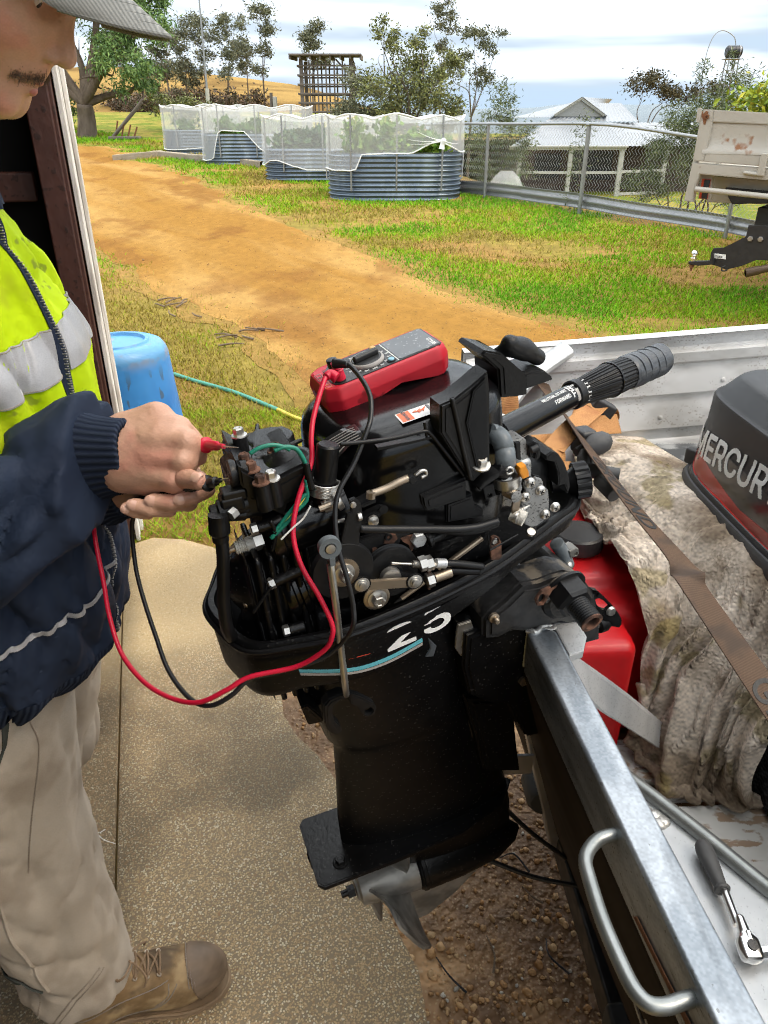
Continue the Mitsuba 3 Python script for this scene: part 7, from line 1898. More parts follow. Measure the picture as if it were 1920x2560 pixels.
# clamp bracket, pivot nut and clamp screw on the transom
BR = [(0.1006,-0.0255),(0.1109,-0.0143),(0.13,-0.0044),(0.1548,0.0148),(0.18,0.0117),(0.1979,0.014),(0.2175,0.0136),(0.2347,0.0042),(0.2477,-0.008),(0.2598,-0.0267),(0.2689,-0.0448),(0.2723,-0.0614),(0.2787,-0.0953),(0.2804,-0.1213),(0.2488,-0.1188),(0.2451,-0.1105),(0.2381,-0.083),(0.2127,-0.0664),(0.1877,-0.0647),(0.1569,-0.0635),(0.1402,-0.0559),(0.1206,-0.061),(0.0999,-0.0553)]
part('clamp_bracket', plate(BR, -.095, .055, .010), 'm_bracket', 35)
part('bracket_boss', lathe([(0, 0), (.034, 0), (.032, .012), (.026, .018), (0, .018)], W3([(0.2143,-0.0222)], -.088)[0], CAM, 36), 'm_bracket')
up_ = [(0.2002,-0.0209),(0.2219,-0.0007),(0.2313,0.0014),(0.2443,-0.0059),(0.253,-0.022),(0.2649,-0.0343),(0.2391,-0.04)]
part('swivel_head', plate(up_, -.06, .12, .014), 'm_bracket', 35)
nc = W3([(0.21,-0.0028)], -.106)[0]
nd = np.array([.06, -.96, -.26])
part('pivot_nut', lathe([(0, 0), (.026, 0), (.026, .022), (.022, .026), (0, .026)], nc, nd, 6), 'm_motor_satin', 20)
part('nut_washer', lathe([(0, -.004), (.030, -.004), (.030, 0), (0, 0)], nc, nd, 36), 'm_motor_satin')
prf = [(0, .02)] + [(.0150 if j % 2 else .0138, .024 + .030 * j / 18) for j in range(19)] + [(.0150, .056), (.0105, .056), (.0095, .046), (0, .046)]
part('pivot_tube', lathe(prf, nc, nd, 30), 'm_motor_satin', 20)
part('tube_mouth', lathe([(.0095, .050), (.0150, .0562), (.0152, .058), (.0105, .0585), (.0092, .050), (0, .047)], nc, nd, 30), 'm_rusty')
lk_ = [(0.1637,-0.0019),(0.1672,0.0049),(0.1728,0.0109),(0.1959,0.0152),(0.199,0.0118),(0.1875,0.0077),(0.1792,-0.007),(0.1749,-0.012),(0.1661,-0.0098)]
part('lock_plate', plate(lk_, -.112, .006, .0015, holes=[[np.array([(0.1724,-0.0008)][0]) + np.array([.0048 * math.cos(t), .0072 * math.sin(t)]) for t in np.linspace(0, 2 * PI, 18, endpoint=False)]]), 'm_rusty')
part('grease_nipple', lathe([(0, 0), (.007, 0), (.007, .004), (.004, .005), (.0045, .010), (.003, .013), (0, .013)], W3([(0.1125,-0.021)], -.094)[0], CAM, 14), 'm_brass_steel')
th_ = W3([(0.2415,-0.1221),(0.2638,-0.1328)], -.06)
dth = np.array([.97, .22, .02])
s0_ = W3([(0.2366,-0.1121)], -.06)[0]
s1_ = W3([(0.3056,-0.1189)], -.06)[0]
Ls = np.linalg.norm(s1_ - s0_)
prf = [(0, 0)] + [(.0088 if j % 2 else .0078, Ls * j / 40) for j in range(41)] + [(0, Ls)]
part('clamp_screw', lathe(prf, s0_, s1_ - s0_, 20), 'm_steel', 20)
hb_ = [(0.2726,-0.0507),(0.2774,-0.0479),(0.2858,-0.0523),(0.2966,-0.0654),(0.3114,-0.0845),(0.3231,-0.1029),(0.3292,-0.1141),(0.33,-0.1236),(0.3253,-0.1295),(0.3127,-0.1232),(0.3053,-0.1151),(0.2942,-0.1021),(0.285,-0.09),(0.2815,-0.0746)]
hole1 = [(0.2817,-0.064),(0.2866,-0.0639),(0.2971,-0.0726),(0.312,-0.0919),(0.3072,-0.0957),(0.2949,-0.0879),(0.2857,-0.076)]
hole2 = [np.array([(0.2794,-0.0549)][0]) + .005 * np.array([math.cos(t), math.sin(t)]) for t in np.linspace(0, 2 * PI, 14, endpoint=False)]
part('clamp_handle', plate(hb_, -.075, .018, .005, holes=[hole1, hole2]), 'm_motor_plastic', 35)
part('handle_rivet', lathe([(0, 0), (.0075, 0), (.006, .004), (0, .005)], W3([(0.3069,-0.0916)], -.074)[0], CAM, 18), 'm_steel')
part('handle_hub', lathe([(0, 0), (.016, 0), (.018, .01), (.015, .02), (0, .022)], s1_ - [.012, 0, 0], (.95, .2, .1), 24), 'm_motor_plastic')
# bracket's lower legs and the swivel tube
part('bracket_leg', plate([(0.116,-0.0443),(0.168,-0.0464),(0.1863,-0.0845),(0.1914,-0.1619),(0.1847,-0.2128),(0.2056,-0.2779),(0.17,-0.2723),(0.143,-0.1959),(0.1172,-0.1855),(0.0819,-0.1539),(0.0733,-0.1004),(0.0787,-0.0468)], -.085, .05, .008), 'm_motor_black', 35)
part('swivel_tube', cyl((.118, 0, -.02), (.122, 0, -.30), .036, .033, 32, .004), 'm_motor_black')
part('swivel_yoke', plate([(0.0885,-0.1904),(0.1681,-0.222),(0.1761,-0.3228),(0.183,-0.3887),(0.1186,-0.359),(0.1049,-0.2721)], -.05, .09, .01), 'm_motor_black')
rev = [(0.0723,-0.0339),(0.0907,-0.0338),(0.0959,-0.0552),(0.0934,-0.0984),(0.0747,-0.088),(0.0667,-0.0714),(0.0689,-0.049)]
part('reverse_lock', plate(rev, -.075, .005, .0012, holes=[[np.array([(0.0853,-0.0732)][0]) + .0095 * np.array([math.cos(t), math.sin(t)]) for t in np.linspace(0, 2 * PI, 20, endpoint=False)]]), 'm_steel')
part('bracket_bolt', lathe([(0, 0), (.008, 0), (.008, .005), (0, .006)], W3([(0.1613,-0.1536)], -.086)[0], CAM, 6), 'm_brass_steel')
part('tilt_pin', cyl(*W3([(0.164,-0.2211),(0.1772,-0.2365)], -.07), .010, .008, 18, .002), 'm_motor_plastic')
# steering link and cables to the right of the bracket
part('steering_hose', tube(spline(W3([(0.249,0.0087),(0.2569,-0.0054),(0.2641,-0.0228),(0.2688,-0.0355)], -.02), 5), .010, 14), 'm_grey_hose', True)
part('steering_hose', tube(spline(W3([(0.2783,-0.1385),(0.2798,-0.1526),(0.2777,-0.1656)], .0), 5), .009, 12), 'm_grey_hose', True)
part('link_tab', plate([(0.2641,-0.0041),(0.2737,-0.0011),(0.2788,-0.0043),(0.28,-0.0123),(0.277,-0.0165),(0.2671,-0.016)], -.03, .02, .003, holes=[[np.array([(0.2754,-0.0117)][0]) + .003 * np.array([math.cos(t), math.sin(t)]) for t in np.linspace(0, 2 * PI, 12, endpoint=False)]]), 'm_steel')
part('link_ball', trimesh.creation.icosphere(2, .0065).apply_translation(W3([(0.263,-0.0271)], -.03)[0]), 'm_steel', True)

# ------------------------------------------------------------------ multimeter on the cover
mat('m_meter_red', lambda p, n, uv: mix((.40, .010, .022), (.52, .016, .03), fbm(p.x * 30, p.y * 30, p.z * 30, 3)) * (1 - .5 * smoothstep(.62, .7, fbm(p.x * 45, p.y * 45, p.z * 45, 3))), .42, spec=.5)
mat('m_meter_face', (.022, .023, .024), .4)
def lcd(p, n, uv):
    s = smoothstep(.70, .76, noise(p.x * 480, p.y * 480, p.z * 480)) * smoothstep(.4, .6, fbm(p.x * 60, p.y * 60, p.z * 60, 2))
    return mix(mix((.045, .052, .06), (.10, .11, .12), fbm(p.x * 30, p.y * 30, p.z * 30, 3)), (.35, .36, .37), .7 * s)
mat('m_lcd', lcd, .22, spec=.6, coat=.5)
mat('m_lead_red', (.52, .008, .035), .38)
mat('m_lead_black', (.011, .011, .012), .4)
mat('m_button_blue', (.22, .42, .52), .4)
mat('m_button_yellow', (.55, .36, .12), .4)
XR = np.array([[.8906, -.4011, -.2144], [.3741, .9141, -.1564], [.2587, .0591, .9641]])
XC = np.array([-.0055, .851, 1.2859])
ML, MW, MH = .157, .0762, .036
def xt(P): return np.asarray(P, float) @ XR.T + XC
def xm(m):
    m = m.copy(); m.vertices = xt(m.vertices); return m
me = thing('multimeter', 'red digital multimeter lying tilted on top of the black motor', 'multimeter')
def outline(s, r_):
    return np.array(sg.Polygon([(-ML / 2, -MW * .36), (-ML * .40, -MW * .5), (ML * .42, -MW * .5), (ML / 2, -MW * .34), (ML / 2, MW * .34), (ML * .42, MW * .5), (-ML * .40, MW * .5), (-ML / 2, MW * .36)]).buffer(s - r_).buffer(r_, quad_segs=6).exterior.coords)[:-1]
def ring_at(s, z, n=120):
    L_ = sg.LinearRing(outline(s, .005)); q = np.array([L_.interpolate(t, normalized=True).coords[0] for t in np.arange(n) / n])
    zz = np.full(n, z); 
    if z < 0: zz = zz + .010 * np.clip(1 - np.abs(q[:, 0] - .012) / .045, 0, 1)
    return np.column_stack([q, zz])
lv = [(-.02, -MH * .5), (-.006, -MH * .5), (-.001, -MH * .42), (0, -MH * .3), (.0012, MH * .05), (.0014, MH * .12), (-.0015, MH * .40), (-.003, MH * .47), (-.006, MH * .5), (-.0072, MH * .485), (-.02, MH * .485)]
add('holster', xm(grid(np.stack([ring_at(*q) for q in lv], 0), close_v=True)), 'm_meter_red', me, smooth=32)
def mplate(x0, x1, y0, y1, z, h, m_, name, rr_=.003, label=None, parent=None):
    p = poly_prism(np.array(sg.box(x0, y0, x1, y1).buffer(-rr_).buffer(rr_, quad_segs=5).exterior.coords)[:-1], h, min(.0008, h * .4))
    p.vertices[:, 2] += z
    return add(name, xm(p), m_, parent or me, smooth=30, label=label)
zt_ = MH * .485
face = poly_prism([(-.062, -.026), (-.056, -.030), (-.05, -.0305), (.07, -.0305), (.073, -.027), (.073, .027), (.07, .0305), (-.045, .0305), (-.052, .028), (-.058, .018), (-.062, .016), (-.060, .004), (-.064, -.004), (-.064, -.018)], .0012, .0004)
face.vertices[:, 2] += zt_
add('face_panel', xm(face), 'm_meter_face', me, smooth=30)
mplate(.018, .071, -.0285, .0285, zt_ + .0009, .0010, 'm_lcd', 'screen', .003, 'scratched grey screen')
mplate(.0162, .0174, -.029, .029, zt_ + .0009, .0008, 'm_sticker_white', 'screen_line', .0003)
dc = np.array([-.012, -.001, zt_ + .001])
add('dial_rim', xm(lathe([(.018, 0), (.0205, 0), (.0208, .002), (.0198, .004), (.018, .0044)], dc, (0, 0, 1), 48)), 'm_stripe_grey', me)
add('dial', xm(lathe([(0, 0), (.0185, 0), (.0185, .003), (.0170, .0044), (0, .0044)], dc, (0, 0, 1), 48)), 'm_meter_face', me)
add('dial_knob', xm(rbox((.033, .0078, .008), .003, dc + [0, 0, .0078], rot([0, 0, 1], 6))), 'm_lead_black', me)
for x, y, m_, nm in ((.006, .0235, 'm_button_yellow', 'yellow'), (.010, -.0225, 'm_button_blue', 'pale blue')):
    add('button_rim', xm(lathe([(.003, 0), (.0052, 0), (.0052, .0016), (.003, .0016)], (x, y, zt_ + .001), (0, 0, 1), 24)), 'm_lead_black', me)
    add('button', xm(lathe([(0, 0), (.0038, 0), (.0038, .0024), (.003, .0032), (0, .0034)], (x, y, zt_ + .001), (0, 0, 1), 24)), m_, me, label=nm + ' button')
r = np.random.default_rng(44)
marks = ['OFF', 'V', '200', '2K', '20', '200m', '10A', '2m', 'V~', '600', '20K', '2M', 'hFE', '2u', '20u', 'OL']
for k, s in enumerate(marks):
    an = 2 * PI * k / len(marks)
    m = meshkit.text_mesh(s, .0026, .0002, bold=True)
    m.vertices = m.vertices - [m.vertices[:, 0].mean(), .0013, 0]
    m.apply_transform(M4(None, (dc[0] + .0255 * math.cos(an), dc[1] + .0245 * math.sin(an), zt_ + .0013)))
    add('dial_mark', xm(m), 'm_sticker_white', me, smooth=False)
m = meshkit.text_mesh('UT108', .0045, .0002, bold=True); m.apply_transform(M4(rot([0, 0, 1], -90), (.063, -.006, zt_ + .0020)))
add('model_text', xm(m), 'm_sticker_white', me, smooth=False)
for y in (-.021, -.004, .012):
    add('jack', xm(lathe([(.0025, 0), (.0062, 0), (.0066, .0016), (.0025, .0018)], (-.054 + .004 * (y > 0), y, zt_ + .0008), (0, 0, 1), 26)), 'm_lead_black', me)
for k, yy in enumerate((-.026, -.017, -.002, .008)):
    ol = sg.box(-.074, yy, -.066, yy + .008).buffer(-.0012).buffer(.0012)
    m = trimesh.creation.extrude_polygon(ol.difference(ol.buffer(-.0005)), .0003, engine='earcut'); m.vertices[:, 2] += zt_ + .0003
    add('jack_mark', xm(m), 'm_sticker_orange' if k < 2 else 'm_stripe_grey', me, smooth=False)
for x in (-.055, .055):
    add('foot', xm(rbox((.012, .05, .004), .0015, (x, 0, -MH * .5 - .001))), 'm_meter_red', me)

def jack_plug(name, y, mname, lead, dirv, hgt):
    o = np.array([-.0535, y, zt_ + .0012])
    p = lathe([(0, 0), (.0060, 0), (.0066, .003), (.0058, hgt * .45), (.0058, hgt * .55), (.0064, hgt * .6), (.0056, hgt * .66), (.0064, hgt * .72), (.0056, hgt * .78), (.0062, hgt * .84), (.0062, hgt), (.004, hgt * 1.03), (0, hgt * 1.03)], o, (0, 0, 1), 26)
    return xm(p), xt(o + [0, 0, hgt * .5]), dirv
lr = thing('red_test_lead', 'red test lead running from the multimeter past the engine to the probe in the hand', 'test lead')
pr_, rj, _ = jack_plug('plug', -.0205, 'm_lead_red', lr, None, .022)
add('plug', pr_, 'm_lead_red', lr)
A1 = [np.array(q) for q in [(-0.0492,0.7501,1.3099),(-0.0561,0.752,1.3136),(-0.0606,0.7476,1.3117),(-0.0635,0.7401,1.306),(-0.0682,0.7265,1.2932),(-0.0728,0.711,1.2769),(-0.074,0.6986,1.262)]]
A2 = [np.array(q) for q in [(-0.0741,0.6874,1.241),(-0.0866,0.669,1.2107),(-0.0919,0.6508,1.1807),(-0.0842,0.6371,1.1507),(-0.0663,0.63,1.116),(-0.0547,0.6258,1.0869),(-0.0545,0.6231,1.071),(-0.0636,0.6242,1.0518),(-0.0948,0.6279,1.0268),(-0.1449,0.6227,1.0171),(-0.1699,0.6161,1.0047),(-0.2024,0.6174,0.9858),(-0.2386,0.6349,0.976),(-0.2762,0.6591,0.9791),(-0.3089,0.6905,0.9955),(-0.3267,0.7191,1.028),(-0.3333,0.7372,1.062),(-0.3421,0.7579,1.1009),(-0.3505,0.7822,1.1253)]]
add('plug_neck', tube(spline(A1[:3], 5), np.linspace(.0062, .0042, 11), 14), 'm_lead_red', lr, smooth=True)
add('cable', tube(spline(A1[1:] + A2, 8), .0028, 10), 'm_lead_red', lr, smooth=True)
lbk = thing('black_test_lead', 'black test lead hanging from the multimeter to the probe in the other hand', 'test lead')
pb_, bj, _ = jack_plug('plug', -.004, 'm_lead_black', lbk, None, .020)
add('plug', pb_, 'm_lead_black', lbk)
B1 = [np.array(q) for q in [(-0.0529,0.7719,1.3191),(-0.045,0.767,1.3205),(-0.0373,0.7617,1.321),(-0.0285,0.7528,1.315),(-0.022,0.742,1.3097),(-0.0166,0.7318,1.3033),(-0.0134,0.7226,1.2945),(-0.0138,0.7082,1.2802),(-0.0183,0.6977,1.269)]]
B2 = [np.array(q) for q in [(-0.0302,0.6837,1.2426),(-0.045,0.6679,1.2192),(-0.0492,0.6569,1.1986),(-0.0466,0.6442,1.1683),(-0.0375,0.6347,1.1355),(-0.0318,0.6296,1.1047),(-0.0326,0.6252,1.0814),(-0.0473,0.6392,1.048),(-0.0707,0.6393,1.027),(-0.1163,0.6329,1.0149),(-0.1458,0.6257,1.012),(-0.1659,0.6171,0.996),(-0.1898,0.6157,0.9827),(-0.2142,0.6267,0.982),(-0.2441,0.6568,0.996),(-0.266,0.6927,1.0208),(-0.2833,0.7227,1.0455),(-0.2954,0.7466,1.069),(-0.2998,0.7609,1.0959),(-0.298,0.7638,1.1228),(-0.2892,0.7588,1.1453),(-0.272,0.7496,1.1598)]]
add('plug_neck', tube(spline(B1[:3], 5), np.linspace(.0056, .004, 11), 14), 'm_lead_black', lbk, smooth=True)
add('cable', tube(spline(B1[1:] + B2, 8), .0027, 10), 'm_lead_black', lbk, smooth=True)
# ------------------------------------------------------------------ utility truck at the right, seen from behind
mat('m_hitch_black', lambda p, n, uv: mix((.010, .010, .011), (.022, .022, .022), fbm(p.x * 25, p.y * 25, p.z * 25, 3)), .5)
mat('m_exhaust', (.12, .085, .06), .5, metal=.6)
ut = thing('utility_truck', 'cream utility truck seen from behind with its steel drop-side tray, tow bar and exhaust', 'truck')
UD = np.array([.79, -.61, 0]); UD = UD / np.linalg.norm(UD); UN = np.array([-UD[1], UD[0], 0]); UB = np.array([2.503, 6.7, 0])
UM = np.stack([UD, UN, [0, 0, 1]], 1)
def ub(P): return np.asarray(P, float) @ UM.T + UB      # along the tailgate, forward along the truck, up
def up_(pix, off): return [ub((s, off, z)) for s, z in pix]
def uplate(pix, y, th, name, m_, bev=.006, parent=None, label=None):
    """An outline in the upright plane at y, th deep behind it."""
    m = poly_prism(np.array(pix), th, bev)
    v = m.vertices
    m.vertices = ub(np.column_stack([v[:, 0], y - 6.7 + th - v[:, 2], v[:, 1]]))
    return add(name, m, m_, parent or ut, smooth=30, label=label)
tg = uplate([(0.0317,1.6154),(0.1161,1.6101),(0.7003,1.5784),(0.7866,1.2164),(0.1123,1.2422),(0.0319,1.2463),(0.0266,1.4512)], 6.715, .05, 'tailgate', 'm_ute_cream')
uplate([(0.1161,1.6101),(0.7003,1.5784),(0.7188,1.5009),(0.1266,1.5255)], 6.695, .03, 'tailgate__rail', 'm_ute_cream', .008)
m = sheet(np.array([[ub((.10 + 1.5 * t, .012, 1.51)), ub((.10 + 1.5 * t, .014, 1.43)), ub((.095 + 1.5 * t, .012, 1.36)), ub((.09 + 1.5 * t, -.010, 1.325)), ub((.085 + 1.5 * t, -.012, 1.30))] for t in np.linspace(0, 1, 6)]), .006)
add('tailgate__panel', m, 'm_ute_cream', ut, smooth=40)
uplate([(0.1183,1.3151),(0.7689,1.2907),(0.788,1.2104),(0.1146,1.241)], 6.688, .03, 'tailgate__rail', 'm_ute_cream', .008)
uplate([(0.0421,1.6135),(0.1161,1.6101),(0.1266,1.5255),(0.127,1.3903),(0.1123,1.2422),(0.0319,1.2463),(0.0266,1.4512)], 6.690, .05, 'corner_post', 'm_ute_cream', .008)
uplate([(0.0223,1.2313),(0.0909,1.2282),(0.7894,1.2044),(0.8109,1.1143),(0.0999,1.1474),(0.0817,1.0436),(0.0847,0.9362),(0.0092,0.9387)], 6.695, .07, 'rear_frame', 'm_ute_cream', .01)
lt_ = uplate([(-0.0069,1.6229),(0.0128,1.6258),(0.0281,1.6166),(0.0309,1.5681),(0.027,1.5191),(0.002,1.5252),(-0.0042,1.5742)], 6.685, .015, 'latch', 'm_ute_cream', .003)
c = up_([(0.0796,1.5631)], -0.02)[0]
add('latch_ring', lathe([(.0105, 0), (.018, 0), (.0185, .006), (.0105, .008)], c, -UN, 24), 'm_rust', ut)
uplate([(0.0337,1.5711),(0.0641,1.6044),(0.082,1.5982),(0.0829,1.5771),(0.0767,1.507),(0.0632,1.507),(0.0492,1.5437)], 6.686, .003, 'rust_stain', 'm_rust', .0008)
hb0, hb1 = up_([(0.0926,1.0374),(0.8422,1.0003)], -0.02)
add('cross_bar', cyl(hb0, hb1, .021, n=16), 'm_ute_cream', ut)
uplate([(0.0767,1.1408),(0.1748,1.1379),(0.1984,0.9515),(0.0916,0.9557)], 6.80, .05, 'light_box', 'm_ute_cream', .005)
uplate([(0.0999,1.1094),(0.1686,1.1076),(0.1708,0.9573),(0.1009,0.9602)], 6.785, .02, 'tail_light', 'm_red_lamp', .004)
uplate([(0.1245,1.1064),(0.1699,1.1056),(0.1712,0.9594),(0.1251,0.9609)], 6.772, .012, 'tail_light__lens', 'm_black_plastic', .003)
uplate([(0.1137,1.124),(0.7633,1.0983),(0.8024,0.9339),(0.1263,0.9182)], 6.95, .04, 'chassis_panel', 'm_ute_cream', .006)
uplate([(0.2708,1.0433),(0.8015,1.024),(0.8165,0.9614),(0.3785,0.9232),(0.3514,0.9217),(0.3145,0.9662)], 6.87, .4, 'underbody', 'm_hitch_black', .01)
hl0 = up_([(0.5641,1.2891),(0.5762,1.1796)], -0.02)
add('hinge_lug', rbox((.05, .03, .16), .008, (np.array(hl0[0]) + hl0[1]) / 2 - UN * .012, UM), 'm_ute_cream', ut)
h2 = up_([(0.4393,1.1747),(0.5544,1.1634)], -0.02)
add('hinge_pin', cyl(h2[0], h2[1], .014, n=12, bevel=.002), 'm_ute_cream', ut)
# tray floor, sides and the wheels out of the frame, so that it stands as a truck
def ubox(s_, c): return rbox(s_, .008, ub(c), UM)
add('tray_side', ubox((.05, 2.6, .40), (.03, 1.36, 1.40)), 'm_ute_cream', ut)
add('tray_side', ubox((.05, 2.6, .40), (1.85, 1.36, 1.40)), 'm_ute_cream', ut)
add('tray_floor', ubox((1.78, 2.6, .06), (.94, 1.36, 1.17)), 'm_ute_cream', ut)
add('chassis', ubox((.9, 3.4, .16), (.98, 2.0, .82)), 'm_hitch_black', ut)
for x in (1.64,):
    add('wheel', lathe([(0, 0), (.16, 0), (.18, .02), (.30, .01), (.335, .04), (.34, .1), (.335, .17), (.30, .2), (0, .2)], ub((x - .1, 1.5, .34)), UD, 32), 'm_rubber', ut)
# tow bar
uplate([(0.6341,0.8277),(0.8902,0.8343),(0.9466,0.5942),(0.7446,0.5837),(0.6481,0.5284),(0.5387,0.4886),(0.4677,0.5097),(0.4057,0.5167),(0.3986,0.6025),(0.4111,0.6399),(0.4854,0.6498),(0.633,0.7459)], 6.35, .03, 'tow_plate', 'm_hitch_black', .004)
uplate([(0.248,0.5261),(0.4143,0.5474),(0.4111,0.5966),(0.4294,0.6049),(0.4458,0.5241),(0.3351,0.5027),(0.255,0.5079)], 6.31, .07, 'tow_tongue', 'm_hitch_black', .006)
b = np.array(up_([(0.2781,0.5911)], -0.36)[0])
add('tow_ball', lathe([(0, -.075), (.016, -.074), (.015, -.045), (.026, -.043), (.026, -.036), (.014, -.032), (.013, -.018), (.019, -.014), (.025, -.006), (.025, .006), (.019, .017), (.010, .0235), (0, .025)], b, (0, 0, 1), 28), 'm_chrome', ut)
q = np.array(up_([(0.2733,0.4909)], -0.36)[0])
add('tow_nut', lathe([(0, 0), (.02, 0), (.02, .022), (.01, .024), (.009, .05), (0, .05)], q + [0, 0, .012], (0, 0, -1), 6), 'm_rust', ut)
for px in (up_([(0.6693,0.7331)], -0.35), up_([(0.742,0.736)], -0.35)):
    add('tow_bolt', lathe([(0, 0), (.021, 0), (.021, .012), (.017, .018), (0, .018)], np.array(px[0]) + [0, .0, 0], -UN, 6), 'm_steel', ut, smooth=20)
st_ = [(0.4232,0.6041),(0.5164,0.6024),(0.5223,0.5676),(0.4266,0.5674)]
uplate(st_, 6.347, .002, 'sticker', 'm_sticker_white', 0)
tx = meshkit.text_mesh('TUFF', .016, .001, bold=True)
o = np.array(up_([(0.4379,0.5741)], -0.357)[0]); v = tx.vertices
tx.vertices = o + np.outer(v[:, 0], UD) + np.outer(v[:, 2] - .001, -UN) + np.outer(v[:, 1] - .04 * v[:, 0], [0, 0, 1])
add('sticker_text', tx, 'm_print_black', ut, smooth=False)
e0, e1 = [np.array(q) for q in up_([(0.6546,0.4554),(0.9277,0.5373)], -0.2)]
add('exhaust_pipe', lathe([(.026, 0), (.034, 0), (.035, .01), (.035, .1), (.030, .11), (.030, .5), (0, .5), (0, .02), (.026, .02)], e0, e1 - e0 + UN * .15, 24), 'm_exhaust', ut)
add('hose_loop', tube(spline([np.array(q) for q in up_([(0.5451,0.5245),(0.5213,0.5121),(0.5228,0.4891),(0.546,0.4883),(0.5633,0.5)], -0.4)], 5), .006, 8), 'm_hitch_black', ut)
# ------------------------------------------------------------------ the man at the left, facing the motor
def skin(p, n, uv):
    a = fbm(p.x * 45, p.y * 45, p.z * 45, 4)
    b = noise(p.x * 700, p.y * 700, p.z * 700)
    red = smoothstep(.5, .72, fbm(p.x * 26 + 3, p.y * 26, p.z * 26, 3))
    g = mix((.44, .235, .155), (.58, .35, .25), a)
    g = mix(g, (.54, .22, .165), .6 * red)
    return g * (.93 + .12 * b)
mat('m_skin', skin, .46, spec=.4, bump=lambda p, n, uv: noise(p.x * 620, p.y * 620, p.z * 620) + 2 * fbm(p.x * 130, p.y * 130, p.z * 130, 3), height=.00045, eps=5e-4)
mat('m_nail', (.60, .36, .27), .3, spec=.6)
mat('m_lip', (.46, .17, .14), .4)
mat('m_hair', (.075, .045, .025), .6)
mat('m_eye_dark', (.02, .015, .012), .15)
mat('m_eye_white', (.62, .58, .55), .2)
def cap_cloth(p, n, uv):
    return mix((.16, .165, .16), (.26, .265, .255), .5 + .5 * dr.sin((p.x * .75 + p.z * .5) * 2600)) * (.85 + .3 * fbm(p.x * 60, p.y * 60, p.z * 60, 3))
mat('m_cap', cap_cloth, .95, spec=.1)
def hivis(p, n, uv):
    d = smoothstep(.56, .72, fbm(p.x * 17, p.y * 17, p.z * 12, 4))
    s = smoothstep(.66, .74, fbm(p.x * 60, p.y * 60, p.z * 60, 3)) * smoothstep(.45, .6, fbm(p.x * 9, p.y * 9, p.z * 9, 3))
    g = mix(mix((.36, .52, .0), (.45, .59, .003), fbm(p.x * 6, p.y * 6, p.z * 6, 3)), (.28, .31, .012), .5 * d)
    return mix(g, (.12, .14, .03), .6 * s)
mat('m_hivis', hivis, .75, spec=.15, sheen=.3, bump=lambda p, n, uv: fbm(p.x * 40, p.y * 40, p.z * 40, 4) + .2 * noise(p.x * 900, p.y * 900, p.z * 900), height=.003, eps=1e-3)
mat('m_navy', lambda p, n, uv: mix((.008, .013, .028), (.020, .031, .058), fbm(p.x * 18, p.y * 18, p.z * 18, 4)), .72, spec=.2, sheen=.3, bump=lambda p, n, uv: fbm(p.x * 30, p.y * 30, p.z * 30, 4) + .15 * noise(p.x * 800, p.y * 800, p.z * 800), height=.003, eps=1e-3)
mat('m_rib', lambda p, n, uv: mix((.009, .013, .026), (.030, .040, .064), .5 + .5 * dr.sin(uv.y * 2 * PI)), .9, spec=.1, bump=lambda p, n, uv: .5 + .5 * dr.sin(uv.y * 2 * PI), height=.0014, eps=3e-4)
mat('m_reflective', lambda p, n, uv: mix((.28, .28, .29), (.42, .42, .435), fbm(p.x * 24, p.y * 24, p.z * 24, 4)) * (.9 + .2 * noise(p.x * 900, p.y * 900, p.z * 900)), .42, metal=.15)
def trouser(p, n, uv):
    a = fbm(p.x * 9, p.y * 9, p.z * 7, 4)
    d = smoothstep(.5, .75, fbm(p.x * 16 + 4, p.y * 16, p.z * 11, 4))
    return mix(mix((.30, .255, .205), (.46, .405, .335), a), (.20, .155, .115), .55 * d) * (.92 + .14 * noise(p.x * 900, p.y * 900, p.z * 900))
mat('m_trouser', trouser, .92, spec=.12, sheen=.3, bump=lambda p, n, uv: fbm(p.x * 26, p.y * 26, p.z * 20, 4) + .1 * noise(p.x * 900, p.y * 900, p.z * 900), height=.004, eps=1e-3)
mat('m_trouser_dark', (.035, .04, .035), .9)
mat('m_stitch', (.24, .20, .16), .9)
def leather(p, n, uv):
    a = fbm(p.x * 26, p.y * 26, p.z * 26, 4)
    d = smoothstep(.48, .66, fbm(p.x * 16 + 8, p.y * 16, p.z * 16, 4))
    return mix(mix((.20, .125, .058), (.38, .265, .14), smoothstep(.3, .7, a)), (.075, .052, .034), .8 * d) * (.85 + .3 * fbm(p.x * 150, p.y * 150, p.z * 150, 3))
mat('m_boot', leather, .7, spec=.3, bump=lambda p, n, uv: fbm(p.x * 90, p.y * 90, p.z * 90, 4), height=.0016, eps=8e-4)
mat('m_toe_cap', lambda p, n, uv: mix((.10, .066, .042), (.25, .175, .115), fbm(p.x * 30, p.y * 30, p.z * 60, 4)), .5, spec=.4)
mat('m_sole', lambda p, n, uv: mix((.20, .13, .075), (.36, .25, .15), fbm(p.x * 30, p.y * 30, p.z * 30, 4)), .8)
mat('m_lace', (.22, .145, .085), .85)

man = thing('person', 'man in grey cap, yellow and navy work jacket and beige trousers holding two test probes', 'person')
